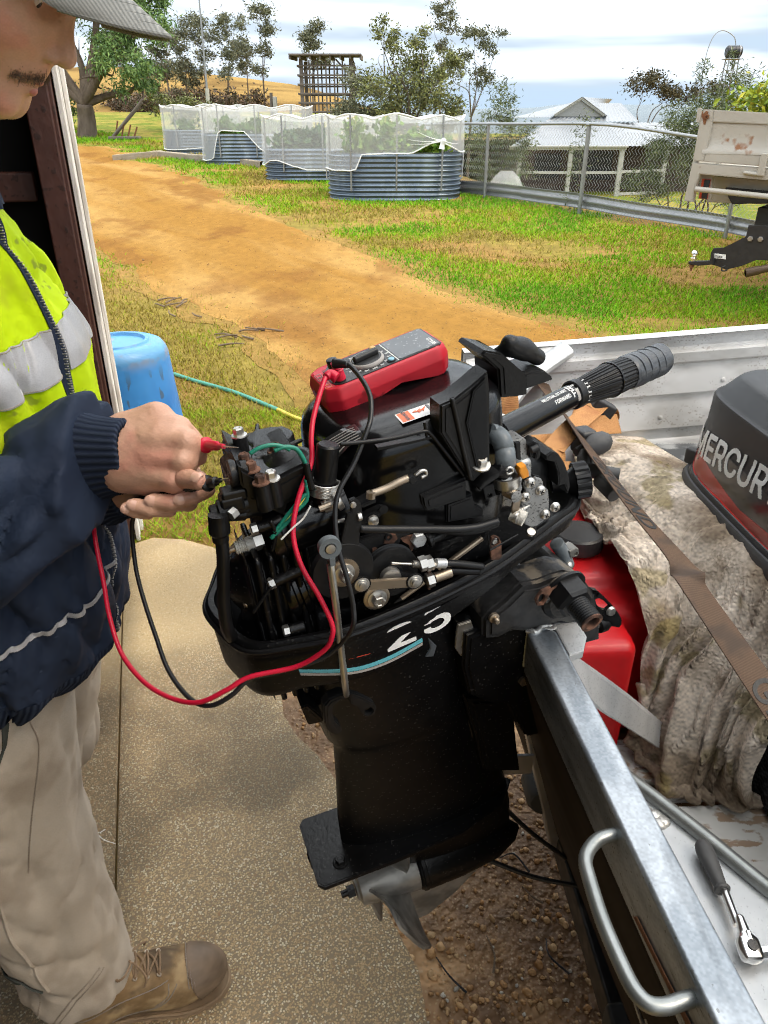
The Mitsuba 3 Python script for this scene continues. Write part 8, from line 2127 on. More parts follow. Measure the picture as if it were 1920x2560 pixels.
# --- head: X forward, Y to his left, Z up, turned nose-down
NOSE = np.array([-.315, .874, 1.596])
HR = rot([0, 0, 1], 2) @ rot([0, 1, 0], 31)
H0 = NOSE - HR @ np.array([.118, 0, -.028])
def head_sdf(p):
    q = np.abs(p * [0, 1, 0]) + p * [1, 0, 1]
    d = s_ell(p, (.005, 0, .045), (.098, .078, .098))
    d = smin(d, s_ell(p, (.035, 0, -.02), (.062, .064, .085)), .03)
    d = smin(d, s_cap(q, (.055, .0, -.088), (.068, .012, -.092), .023, .017), .025)
    d = smin(d, s_cap(q, (-.01, .055, -.06), (.05, .028, -.088), .015, .013), .03)
    d = smin(d, s_ell(q, (.058, .036, -.018), (.026, .024, .022)), .02)
    d = smin(d, s_cap(q, (.084, .010, .030), (.072, .045, .026), .010, .008), .012)
    d = smax(d, -s_ell(q, (.094, .033, .012), (.014, .017, .011)), .012)
    d = smin(d, s_cap(p, (.088, 0, .020), (.107, 0, -.020), .0075, .0105), .010)
    d = smin(d, s_ell(p, (.1085, 0, -.0255), (.0100, .0105, .0092)), .006)
    d = smin(d, s_ell(q, (.096, .0105, -.0300), (.0105, .0075, .0072)), .005)
    d = smax(d, -s_ell(q, (.1005, .0072, -.0375), (.0055, .0034, .0036)), .003)
    d = smin(d, s_cap(q, (.0855, .0, -.047), (.072, .026, -.052), .0115, .008), .012)
    d = smin(d, s_cap(q, (.0925, .0, -.0575), (.078, .020, -.061), .0048, .003), .004)
    d = smin(d, s_cap(q, (.0890, .0, -.0690), (.077, .018, -.066), .0055, .003), .005)
    d = smax(d, -s_cap(q, (.0985, 0, -.0632), (.080, .024, -.0635), .0016, .001), .003)
    d = smin(d, s_cap(p, (-.02, 0, -.07), (-.05, 0, -.19), .056, .062), .03)
    ear = smax(s_ell(q, (-.008, .078, -.012), (.020, .010, .031)), -s_ell(q, (-.004, .089, -.010), (.011, .008, .020)), .004)
    return smin(d, ear, .006)
hd_ = sdf_mesh(head_sdf, (-.13, -.10, -.25), (.14, .10, .17), .0030)
hd_.vertices = hd_.vertices @ HR.T + H0
# --- hands
def chain(p, pts, rad, k=.006):
    d = None
    for (a, b), ra, rb in zip(zip(pts[:-1], pts[1:]), rad[:-1], rad[1:]):
        e = s_cap(p, a, b, ra, rb)
        d = e if d is None else np.minimum(d, e)
    return d
J = lambda t: [np.array(q) for q in t]
rw = J([(-0.3015,0.7732,1.2257),(-0.2987,0.7567,1.2053)])
r_mc = [J([(-0.2902,0.7713,1.237),(-0.251,0.7732,1.2533),(-0.2277,0.7654,1.2471)]), J([(-0.286,0.7538,1.2297),(-0.242,0.7462,1.2451),(-0.2116,0.7391,1.2425)]), J([(-0.2847,0.7466,1.2182),(-0.2432,0.7347,1.2256),(-0.215,0.7284,1.2243)]), J([(-0.2855,0.7449,1.2043),(-0.25,0.7313,1.2043),(-0.2273,0.7246,1.2023)])]
r_fg = [(J([(-0.2262,0.7656,1.2475),(-0.2182,0.7769,1.2326),(-0.2134,0.7832,1.2231),(-0.2207,0.7954,1.2142)]), (.0135, .0112, .0095, .0085)),
        (J([(-0.2116,0.7391,1.2425),(-0.2051,0.749,1.2291),(-0.2066,0.7565,1.2176),(-0.2184,0.7769,1.2113)]), (.0135, .0115, .0098, .0088)),
        (J([(-0.215,0.7284,1.2243),(-0.2177,0.7499,1.2094),(-0.2317,0.7709,1.1999)]), (.0128, .0105, .009)),
        (J([(-0.2273,0.7246,1.2023),(-0.2299,0.7438,1.1894),(-0.2416,0.762,1.1833)]), (.0118, .0096, .0082))]
r_th = (J([(-0.2858,0.7811,1.2404),(-0.2565,0.7838,1.2518),(-0.2432,0.788,1.2429),(-0.2313,0.7983,1.2238),(-0.2207,0.8038,1.2128)]), (.019, .0185, .0125, .0108, .0090))
def rhand(p):
    d = smin(s_cap(p, rw[0], rw[1], .0245, .024), s_cap(p, (rw[0] + rw[1]) / 2 + [-.05, .005, .0], (rw[0] + rw[1]) / 2, .027, .026), .02)
    for q, ra in zip(r_mc, (.0165, .0165, .0165, .0150)):
        d = smin(d, chain(p, q, (.019, ra, .0132)), .020)
    for q, ra in zip(r_mc, (.0030, .0034, .0032, .0028)):      # tendons and knuckles on the back of the hand
        up_ = np.array([0, -.0115, .0065])
        d = smin(d, chain(p, [q[0] * .3 + q[1] * .7 + up_, q[2] + up_ * 1.05], (ra * .6, ra)), .011)
        d = smin(d, s_ell(p, q[2] + up_ * .55, (.0105, .0092, .0105)), .008)
    d = smin(d, s_cap(p, r_mc[3][1] + [-.01, .01, -.010], r_mc[3][0] + [0, .012, -.006], .015, .018), .015)
    d = smin(d, chain(p, *r_th), .014)
    for pt, ra in r_fg:
        d = smin(d, chain(p, pt, ra), .0045)
    return d + .0008 * (meshkit.fbm(p * 90, 3, 4) - .5)
l_f = [(J([(-0.2345,0.7874,1.1778),(-0.2144,0.7725,1.1816),(-0.1984,0.743,1.1838),(-0.2087,0.7195,1.1864),(-0.2197,0.7153,1.1849)]), (.0115, .0108, .0098, .0094, .0082)),
       (J([(-0.242,0.7881,1.1684),(-0.2271,0.7595,1.1679),(-0.2173,0.7324,1.1723),(-0.2318,0.7146,1.1815),(-0.2496,0.7138,1.1841)]), (.0115, .0110, .0100, .0094, .0082)),
       (J([(-0.2599,0.7892,1.1599),(-0.2466,0.758,1.1608),(-0.24,0.7293,1.1664),(-0.2548,0.7124,1.1752),(-0.2701,0.7124,1.1795)]), (.0115, .0108, .0098, .0092, .0080)),
       (J([(-0.277,0.7913,1.1531),(-0.2686,0.7574,1.1533),(-0.2649,0.731,1.1611),(-0.2725,0.7157,1.1708),(-0.2801,0.7135,1.1752)]), (.0105, .0095, .0085, .0080, .0070))]
l_th = (J([(-0.2801,0.7976,1.165),(-0.2447,0.7548,1.1911),(-0.212,0.7146,1.2112),(-0.1941,0.7002,1.214)]), (.018, .0140, .0112, .0092))
l_w = J([(-0.3311,0.8256,1.1431),(-0.2937,0.8032,1.1542),(-0.2655,0.7962,1.1622)])
def lhand(p):
    d = chain(p, l_w, (.026, .026, .022))
    d = smin(d, s_cap(p, l_w[1] + [0, .01, -.02], l_f[0][0][0] + [0, .01, 0], .020, .017), .02)
    d = smin(d, chain(p, *l_th), .012)
    for pt, ra in l_f:
        d = smin(d, chain(p, pt, ra), .0042)
    return d + .0006 * (meshkit.fbm(p * 90, 3, 8) - .5)
allr = np.vstack([rw] + r_mc + [q for q, _ in r_fg] + [r_th[0]])
alll = np.vstack([l_w] + [q for q, _ in l_f] + [l_th[0]])
rh_ = sdf_mesh(rhand, allr.min(0) - [.09, .04, .04], allr.max(0) + .04, .0018)
lh_ = sdf_mesh(lhand, alll.min(0) - .04, alll.max(0) + .035, .0018)
# --- the rest of the body under its clothes, coarse but whole
SHR, SHL = np.array([-.545, .680, 1.36]), np.array([-.575, 1.03, 1.35])
ELR, ELL = np.array([-.62, .60, 1.085]), np.array([-.60, 1.00, 1.08])
HIPR, HIPL = np.array([-.58, .80, .86]), np.array([-.56, 1.0, .86])
KNR, KNL = np.array([-.612, .815, .48]), np.array([-.635, 1.03, .52])
ANR, ANL = np.array([-.575, .825, .10]), np.array([-.96, 1.06, .12])
WR = (rw[0] + rw[1]) / 2; WL = l_w[0]
def body_sdf(p):
    d = s_cap(p, (-.555, .87, .95), (-.52, .86, 1.30), .105, .12)
    d = smin(d, s_cap(p, SHR, SHL, .055), .06)
    d = smin(d, s_cap(p, (-.50, .865, 1.36), H0 + HR @ np.array([-.045, 0, -.17]), .07, .06), .03)
    for s, e, w in ((SHR, ELR, WR), (SHL, ELL, WL)):
        d = smin(d, s_cap(p, s, e, .045, .036), .02); d = smin(d, s_cap(p, e, w, .034, .022), .015)
    for h, k, a in ((HIPR, KNR, ANR), (HIPL, KNL, ANL)):
        d = smin(d, s_cap(p, h, k, .085, .055), .03); d = smin(d, s_cap(p, k, a, .055, .038), .02)
    return d
bd_ = sdf_mesh(body_sdf, (-.85, .45, .02), (-.15, 1.25, 1.62), .012)
body = add('body', cat_([hd_, rh_, lh_, bd_]), 'm_skin', man, smooth=True)
# nails
def nail(tip, prev, face, r, name='nail'):
    d = tip - prev; d /= np.linalg.norm(d)
    f = np.asarray(face, float); f = f - d * (f @ d); f /= np.linalg.norm(f)
    s = np.cross(f, d)
    u = np.linspace(-1, 1, 9); w = np.linspace(-1, 1, 9)
    P = []
    for a in u:
        row = []
        for b in w:
            k = math.sqrt(max(1 - .5 * a * a * (b > 0) - .15 * a * a, .1))
            row.append(tip + d * (.0035 + .0058 * b * k - .0005) * (r / .0085) + s * a * r * .74 * (1 - .12 * abs(b)) + f * (r * math.sqrt(max(1 - (a * .74) ** 2, 0)) + .0013 - .0022 * max(b, 0) ** 2))
        P.append(row)
    add(name, sheet(np.array(P), .0007), 'm_nail', body, smooth=60)
for (pt, ra), f in zip(l_f, ((-.1, -.85, .45), (-.1, -.85, .45), (-.1, -.85, .45), (-.1, -.85, .4))):
    nail(pt[-1], pt[-2], f, ra[-1])
nail(l_th[0][-1], l_th[0][-2], (-.1, -.45, .9), l_th[1][-1])
# face details
def hp(X): return np.asarray(X, float) @ HR.T + H0
add('eye', trimesh.creation.icosphere(3, .0115).apply_translation(hp((.0735, -.033, .012))), 'm_eye_white', body, smooth=True)
add('iris', trimesh.creation.icosphere(2, .0062).apply_translation(hp((.0790, -.033, .0095))), 'm_eye_dark', body, smooth=True)
lips = sdf_mesh(lambda p: (lambda q: np.minimum(s_cap(q, (.0925, .0, -.0575), (.078, .020, -.061), .0052, .0033), s_cap(q, (.0890, .0, -.0690), (.077, .018, -.066), .0059, .0033)))(np.abs(p * [0, 1, 0]) + p * [1, 0, 1]), (.06, -.03, -.085), (.105, .03, -.045), .0016)
lips.vertices = hp(lips.vertices)
add('lips', lips, 'm_lip', body, smooth=True)
def hairs(name, n, fn, L, rad, seed, parent=man):
    r = np.random.default_rng(seed)
    ts = []
    for _ in range(n):
        a, d = fn(r)
        d = np.asarray(d, float) + r.normal(0, .22, 3); d /= np.linalg.norm(d)
        l = L * r.uniform(.6, 1.3)
        ts.append(tube(np.array([hp(a), hp(a + d * l * .5), hp(a + d * l + np.array([0, 0, -.1 * l]))]), [rad, rad * .8, rad * .3], 3, caps=False))
    add(name, cat_(ts), 'm_hair', parent, smooth=False)
hairs('moustache', 1900, lambda r: (np.array([.0935 - .55 * abs(v := r.uniform(-.030, .030)) + r.normal(0, .0014), v, -.0455 - .22 * abs(v) + r.normal(0, .0032)]), (.45, .9 * np.sign(v), -.9)), .0105, .00030, 62)
hairs('stubble', 500, lambda r: (np.array([.083 - .7 * abs(v := r.uniform(-.034, .034)), v, -.082 - .006 * r.uniform(0, 1)]), (.6, np.sign(v) * .3, -.9)), .0038, .00018, 63)
hairs('eyebrow', 420, lambda r: (np.array([.0935 - 10 * (abs(v := r.choice([-1, 1]) * r.uniform(.014, .050)) - .012) ** 2, v, .0285 + r.normal(0, .0022)]), (.3, np.sign(v), .15)), .0085, .00024, 64)
lash = [hp((.0845 - 3 * (y + .033) ** 2 * 10, y, .0160)) for y in np.linspace(-.048, -.020, 8)]
add('eyelashes', tube(np.array(lash), .0011, 6), 'm_hair', body)
lid = sdf_mesh(lambda p: smax(s_ell(p, (.0735, -.033, .012), (.0128, .0150, .0126)), -(p[:, 2] - .0125), .002), (.05, -.06, -.01), (.10, -.005, .035), .0016)
lid.vertices = hp(lid.vertices)
add('eyelid', lid, 'm_skin', body, smooth=True)
# cap
def crown_sdf(p):
    d = s_ell(p, (.004, 0, .052), (.108, .089, .110))
    return smax(np.abs(d) - .0022, -(p[:, 2] - .052 - .12 * (p[:, 0] - .1)), .002)
cm = sdf_mesh(crown_sdf, (-.13, -.11, .0), (.14, .11, .18), .0036); cm.vertices = hp(cm.vertices)
cap_ = add('cap', cm, 'm_cap', man, smooth=True)
u = np.linspace(-1, 1, 41); w = np.linspace(0, 1, 22)
B = []
for t in w:
    row = []
    for s in u:
        half = .086 * (1 - .0 * t)
        y = s * half * (1 - .20 * t ** 3)
        reach = .078 * (1 - .55 * abs(s) ** 2.6)
        x0 = .006 + .105 * math.sqrt(max(1 - (y / .0915) ** 2, 0))
        row.append((x0 + reach * t, y, .060 - 6.2 * y * y * (.35 + .65 * t) - .014 * t))
    B.append(row)
B = np.array(B)
bm_ = sheet(B, .0042); bm_.vertices = hp(bm_.vertices)
add('cap__brim', bm_, 'm_cap', man, smooth=50)
for k in (.25, .42, .59, .76, .9):
    i = int(k * 21)
    add('cap__stitching', tube(hp(B[i] + [0, 0, .0023]), .0005, 4), 'm_cap', man)
add('cap__edge', tube(hp(B[-1]), .0026, 8), 'm_cap', man)
# hair below the cap's rim
def hair_sdf(p):
    d = s_ell(p, (-.004, 0, .035), (.103, .083, .108))
    d = smax(d, p[:, 2] - .058 - .1 * p[:, 0], .006)
    d = smax(d, p[:, 0] - .018, .006)
    return smax(d, -(p[:, 2] + .05), .01) + .0016 * (meshkit.fbm(p * 160, 3, 4) - .5)
hm2 = sdf_mesh(hair_sdf, (-.13, -.11, -.07), (.06, .11, .1), .0036); hm2.vertices = hp(hm2.vertices)
add('hair', hm2, 'm_hair', man, smooth=True)

# --- jacket
JY = math.radians(2)
JF = np.array([math.cos(JY), math.sin(JY), 0]); JS = np.array([-math.sin(JY), math.cos(JY), 0])
zs = np.array([.82, .86, .90, .98, 1.10, 1.20, 1.30, 1.40, 1.46, 1.51])
fx_ = np.array([-.455, -.425, -.385, -.372, -.372, -.375, -.385, -.415, -.435, -.445])      # where its front stands
rx_ = np.array([.105, .118, .140, .148, .150, .150, .145, .125, .095, .075])
ry_ = np.array([.155, .170, .190, .198, .200, .200, .200, .180, .115, .075])
CY = .872
def jacket_sdf(p, grow=0.0, amp=1.0):
    z = p[:, 2]
    front, a, b = np.interp(z, zs, fx_), np.interp(z, zs, rx_) + grow, np.interp(z, zs, ry_) + grow
    c = np.column_stack([front - np.interp(z, zs, rx_) * 1.0, np.full(len(z), CY)])
    q = p[:, :2] - c
    f, s = q @ JF[:2], q @ JS[:2]
    r_ = (np.abs(f / a) ** 2.3 + np.abs(s / b) ** 2.3) ** (1 / 2.3)
    d = (r_ - 1) * np.minimum(a, b)
    ang = np.arctan2(s / b, f / a)
    fold = meshkit.fbm(np.stack([ang * 2.2, z * 5 + .6 * np.sin(ang * 3), z * 0 + 3], -1), 4, 21) - .5
    diag = meshkit.noise(np.stack([ang * 4 + z * 9, z * 3 - ang * 2, z * 0 + 8], -1), 5)
    crease = meshkit.noise(np.stack([ang * 7 - z * 13, z * 6 + ang * 3, z * 0 + 5], -1), 15)
    return d + amp * (.022 * fold + .014 * (1 - np.abs(2 * diag - 1)) ** 3 + .009 * (1 - np.abs(2 * crease - 1)) ** 4 - .006)
def in_z(d, z, lo, hi): return np.maximum(np.maximum(d, lo - z), z - hi)
lower_z = 1.175
up_m = sdf_mesh(lambda p: in_z(jacket_sdf(p), p[:, 2], lower_z, 1.50), (-.75, .60, 1.16), (-.2, 1.14, 1.53), .0065)
jk = add('jacket', up_m, 'm_hivis', man, smooth=40, label='fluorescent yellow upper half of the jacket')
lo_m = sdf_mesh(lambda p: in_z(jacket_sdf(p, .002), p[:, 2], .895, lower_z + .004), (-.75, .60, .87), (-.2, 1.14, 1.2), .0065)
add('jacket__lower_half', lo_m, 'm_navy', man, smooth=40)
def jacket_front(ang, z, grow=0.0, n=14):
    """Points of the jacket's surface at the angle ang from straight ahead (negative: towards the eye)."""
    ang, z = np.broadcast_arrays(np.asarray(ang, float), np.asarray(z, float))
    lo_, hi_ = np.zeros(ang.shape), np.full(ang.shape, .40)
    fz = np.interp(z, zs, fx_) - np.interp(z, zs, rx_)
    def at(r_): return np.stack([fz + r_ * (np.cos(ang) * JF[0] + np.sin(ang) * JS[0]), CY + r_ * (np.cos(ang) * JF[1] + np.sin(ang) * JS[1]), z], -1)
    for _ in range(18):
        m = (lo_ + hi_) / 2
        d = jacket_sdf(at(m).reshape(-1, 3)).reshape(ang.shape)
        hi_ = np.where(d > 0, m, hi_); lo_ = np.where(d > 0, lo_, m)
    return at((lo_ + hi_) / 2 + grow)
A_, Z_ = np.meshgrid(np.radians(np.linspace(-150, 150, 130)), np.linspace(0, 1, 9), indexing='ij')
def band(name, z0, z1, m_, grow=.0022, a0=-150, a1=150, label=None, tilt=0.0):
    A_, V_ = np.meshgrid(np.radians(np.linspace(a0, a1, 130)), np.linspace(0, 1, 9), indexing='ij')
    Zz = z0 + (z1 - z0) * V_ + tilt * np.sin(A_)
    add(name, sheet(jacket_front(A_, Zz, grow), .0014), m_, man, smooth=50, label=label)
band('jacket__reflective_band', 1.283, 1.337, 'm_reflective', .0022, -150, -9, 'silver reflective band round the chest', .012)
band('jacket__reflective_band', 1.283, 1.337, 'm_reflective', .0022, -3, 150, None, .012)
for e in (1.2845, 1.3355):
    P = jacket_front(np.radians(np.linspace(-150, -9, 70)), e + .012 * np.sin(np.radians(np.linspace(-150, -9, 70))), .0034)
    add('jacket__stitching', tube(P, .0006, 4), 'm_stitch', man)
band('jacket__piping', 1.020, 1.026, 'm_reflective', .0060, -150, -8, 'thin reflective piping across the navy part', .03)
band('jacket__reflective_band', 1.105, 1.150, 'm_reflective', .0022, -24, 8)
# zip with its placket
zz_ = np.linspace(.90, 1.475, 60)
zang = np.radians(-6 + 0 * zz_)
Pz = jacket_front(zang, zz_, .003)
add('jacket__zip_tape', sheet(np.stack([jacket_front(zang + da, zz_, .0012 + .0022 * (abs(da) < .02)) for da in np.radians([-2.6, -1.6, 0, 1.6, 2.6])], 1), .0014), 'm_navy', man, smooth=50)
t_ = np.linspace(0, 1, 190)
Pzz = np.stack([np.interp(t_, np.linspace(0, 1, 60), Pz[:, k]) for k in range(3)], 1)
teeth = [rbox((.0055, .0022, .0014), .0005, q + [.0012, -.0016, 0], rot([0, 0, 1], -6 + (20 if i % 2 else -20)), seg=2) for i, q in enumerate(Pzz)]
add('jacket__zip_teeth', cat_(teeth), 'm_steel', man, smooth=False, kind='stuff')
add('jacket__zip_puller', rbox((.004, .012, .030), .002, jacket_front(np.radians(-11.), 1.47, .008)), 'm_black_plastic', man)
# collar and hem
ca = np.radians(np.linspace(-170, 170, 90))
col = np.stack([jacket_front(ca, np.full(90, 1.462), .004), jacket_front(ca, np.full(90, 1.495), .010), jacket_front(ca, np.full(90, 1.500), .016) + [0, 0, .03], jacket_front(ca, np.full(90, 1.50), .012) + [0, 0, .045]], 1)
add('jacket__collar', sheet(col, .005), 'm_navy', man, smooth=60)
na = 180
ha = np.linspace(-PI, PI, na)
hem_z = [.842, .846, .87, .893, .903]; hem_g = [-.004, .003, .008, .006, .002]
HP = np.stack([jacket_front(ha, np.full(na, z), g) for z, g in zip(hem_z, hem_g)], 1)
ribn = 150
HP += (np.cos(ha * ribn)[:, None, None] * .0006) * (HP - HP.mean(0)) / np.linalg.norm(HP - HP.mean(0), axis=-1, keepdims=True)
g_ = grid(HP)
uvh = np.column_stack([np.tile(np.arange(5.), na), np.repeat(ha * ribn / (2 * PI), 5)])
add('jacket__hem', g_, 'm_rib', man, smooth=True, uv=uvh)
# sleeves
CUFR = [np.array(q) for q in [(-0.331,0.7623,1.2158),(-0.2778,0.7532,1.2198)]]
def sleeve_sdf(s, e, w, seed, r0=.085, r1=.078, r2=.056):
    def f(p):
        d = smin(s_cap(p, s, e, r0, r1), s_cap(p, e, w, r1, r2), .03)
        ax = (w - e) / np.linalg.norm(w - e); Fm = frame(ax)
        q = (p - e) @ Fm
        ang = np.arctan2(q[:, 1], q[:, 0])
        w1 = meshkit.fbm(np.stack([q[:, 2] * 13 + .9 * np.sin(ang * 1.0 + 1.0), np.cos(ang) * 1.3, np.sin(ang) * 1.3], -1), 3, seed) - .5
        w2 = 1 - np.abs(2 * meshkit.noise(np.stack([q[:, 2] * 22 + 1.6 * np.sin(ang + .5), np.cos(ang) * 1.6, np.sin(ang) * 1.6], -1), seed + 3) - 1)
        return d + .032 * w1 + .018 * w2 ** 3 - .004
    return f
wr = CUFR[0]
sl = add('sleeve', sdf_mesh(lambda p: smax(sleeve_sdf(SHR + [0, .03, -.02], ELR + [.02, .02, -.01], wr + [.008, 0, 0], 31, .088, .096, .070)(p), (p - wr - [.012, 0, 0]) @ ((CUFR[1] - CUFR[0]) / np.linalg.norm(CUFR[1] - CUFR[0])), .006), (-.78, .45, .93), (-.25, .95, 1.52), .0052), 'm_navy', man, smooth=True)
wl = WL + np.array([-.02, .012, -.005])
add('sleeve', sdf_mesh(lambda p: smax(sleeve_sdf(SHL, ELL, wl, 37, .07, .070, .055)(p), (p - wl) @ ((l_w[1] - l_w[0]) / np.linalg.norm(l_w[1] - l_w[0])), .006), (-.72, .78, .95), (-.2, 1.2, 1.52), .0065), 'm_navy', man, smooth=True)
def cuff(a, b, ra, rb, parent, flat=.72, up=(0, -.35, 1)):
    d = b - a; L_ = np.linalg.norm(d); Fm = frame(d, up)
    n = 160; t = np.linspace(0, 2 * PI, n)
    rows = []
    for u, g in ((-.02, -.010), (0, -.004), (.04, .002), (.18, .003), (.5, 0), (.85, .0), (.97, .001), (1.0, -.002), (1.0, -.007), (.9, -.009)):
        rr_ = ra + (rb - ra) * np.clip(u, 0, 1) + g + .0009 * np.cos(t * 34) + .0025 * np.sin(t * 3 + 1) * (1 - u)
        rows.append(a + d * u + np.outer(rr_ * np.cos(t), Fm[:, 0]) + np.outer(rr_ * flat * np.sin(t), Fm[:, 1]))
    P = np.stack(rows, 1)
    uv = np.column_stack([np.tile(np.arange(10.), n), np.repeat(t * 34 / (2 * PI), 10)])
    add('cuff', grid(P), 'm_rib', parent, smooth=True, uv=uv)
cuff(CUFR[0] + [-.004, 0, 0], CUFR[1], .054, .0445, sl)
cuff(wl, l_w[0] + (l_w[1] - l_w[0]) * .45, .046, .036, man + '__sleeve_001', .85)

# --- trousers
def leg_sdf(h, k, a, seed, rh=.135, rk=.118, ra=.094):
    def f(p):
        d = smin(s_cap(p, h, k, rh, rk), s_cap(p, k, a + [0, 0, .06], rk, ra), .05)
        ang = np.arctan2(p[:, 1] - k[1], p[:, 0] - k[0])
        w1 = meshkit.fbm(np.stack([p[:, 2] * 6 + .7 * np.sin(ang * 2), np.cos(ang) * 1.5, np.sin(ang) * 1.5], -1), 3, seed) - .5
        lowz = np.clip((.42 - p[:, 2]) * 4, 0, 1)
        w2 = meshkit.noise(np.stack([p[:, 2] * 17 + 1.2 * np.sin(ang + 1), np.cos(ang), np.sin(ang)], -1), seed + 4) - .5
        w3 = 1 - np.abs(2 * meshkit.noise(np.stack([p[:, 2] * 11 + 1.5 * np.sin(ang * 1.0 + 2), np.cos(ang) * 2.2, np.sin(ang) * 2.2], -1), seed + 8) - 1)
        return d + (.026 * w1 + .024 * w2 * lowz + .011 * w3 ** 4)
    return f
lr_, ll_ = leg_sdf(HIPR + [.0, 0, .03], KNR, ANR + [.004, 0, 0], 51), leg_sdf(HIPL + [-.015, .02, .03], KNL + [-.02, 0, 0], ANL, 57, .125, .10, .085)
def tr_sdf(p):
    d = smin(lr_(p), ll_(p), .03)
    d = smin(d, s_ell(p, (-.555, .885, .93), (.128, .175, .13)), .05)
    return np.maximum(np.maximum(d, p[:, 2] - .955), .125 - .5 * (p[:, 0] + .56) * .3 - p[:, 2])
trm = sdf_mesh(tr_sdf, (-1.12, .62, .09), (-.35, 1.25, .98), .0075)
trs = add('trousers', trm, 'm_trouser', man, smooth=True)
def on_sdf(fn, P, D, off=.0015, far=.25):
    """Moves each point of P along -D until it meets the surface of fn."""
    P = np.asarray(P, float); D = np.asarray(D, float) / np.linalg.norm(D)
    t = np.zeros(len(P))
    for _ in range(60):
        t += np.clip(fn(P - D * t[:, None]) - off, -.02, .02) * .8
    return P - D * t[:, None]
vw = np.array([.25, -.85, .45])
def seam(name, pix, m_, r_=.0011, off=.001):
    P = spline(np.array(pix), 8)
    add(name, tube(on_sdf(tr_sdf, P + vw * .25, vw, off), r_, 5), m_, trs)
seam('stitch_line', [(-0.4633,0.7107,0.8631),(-0.4626,0.7116,0.8009),(-0.5055,0.7131,0.6546),(-0.533,0.7147,0.5512)], 'm_stitch')
seam('stitch_line', [(-0.6119,0.7562,0.0967),(-0.5529,0.7646,0.1764),(-0.4997,0.7702,0.2295)], 'm_stitch', .0016)
seam('stitch_line', [(-0.6034,0.7562,0.0967),(-0.5462,0.7615,0.1706),(-0.4941,0.7672,0.2238)], 'm_stitch', .0011)
seam('pocket_edge', [(-0.5708,0.7503,0.618),(-0.5824,0.754,0.5185),(-0.5927,0.7515,0.4073),(-0.5822,0.7461,0.2907),(-0.5761,0.749,0.2322)], 'm_trouser', .0035, .001)
seam('side_seam', [(-0.6288,0.7535,0.0915),(-0.609,0.7608,0.1691),(-0.603,0.7645,0.2188)], 'm_stitch')
fl1, fl2 = np.array([(-0.6746,0.7805,0.2489),(-0.6339,0.779,0.246),(-0.5892,0.7664,0.2223)]), np.array([(-0.6746,0.7691,0.2274),(-0.638,0.7683,0.2259),(-0.5933,0.7615,0.213)])
P1, P2_ = spline(fl1, 8), spline(fl2, 8)
add('pocket_flap', sheet(np.stack([on_sdf(tr_sdf, P1 + vw * .3, vw, .003), on_sdf(tr_sdf, P2_ + vw * .3, vw, .004)], 1), .003), 'm_trouser_dark', trs, smooth=60)
pk1, pk2 = np.array([(-0.5085,0.7087,0.7954),(-0.4898,0.7083,0.8374),(-0.4811,0.7116,0.8647)]), np.array([(-0.5208,0.7001,0.7792),(-0.497,0.7027,0.8268),(-0.4882,0.7116,0.8647)])
add('pocket_opening', sheet(np.stack([on_sdf(tr_sdf, spline(pk1, 6) + vw * .3, vw, .002), on_sdf(tr_sdf, spline(pk2, 6) + vw * .3, vw, .002)], 1), .002), 'm_trouser_dark', trs, smooth=60)
fr = np.array([(-0.5469,0.9528,0.3599)][0])
r = np.random.default_rng(5)
for k in range(7):
    d = r.normal(0, .012, 3)
    add('frayed_thread', tube(spline([fr, fr + d * .6 + [.004, -.01, -.004], fr + d * 1.4 + [.010, -.012, -.006]], 4), .0007, 4), 'm_decal_white', trs)

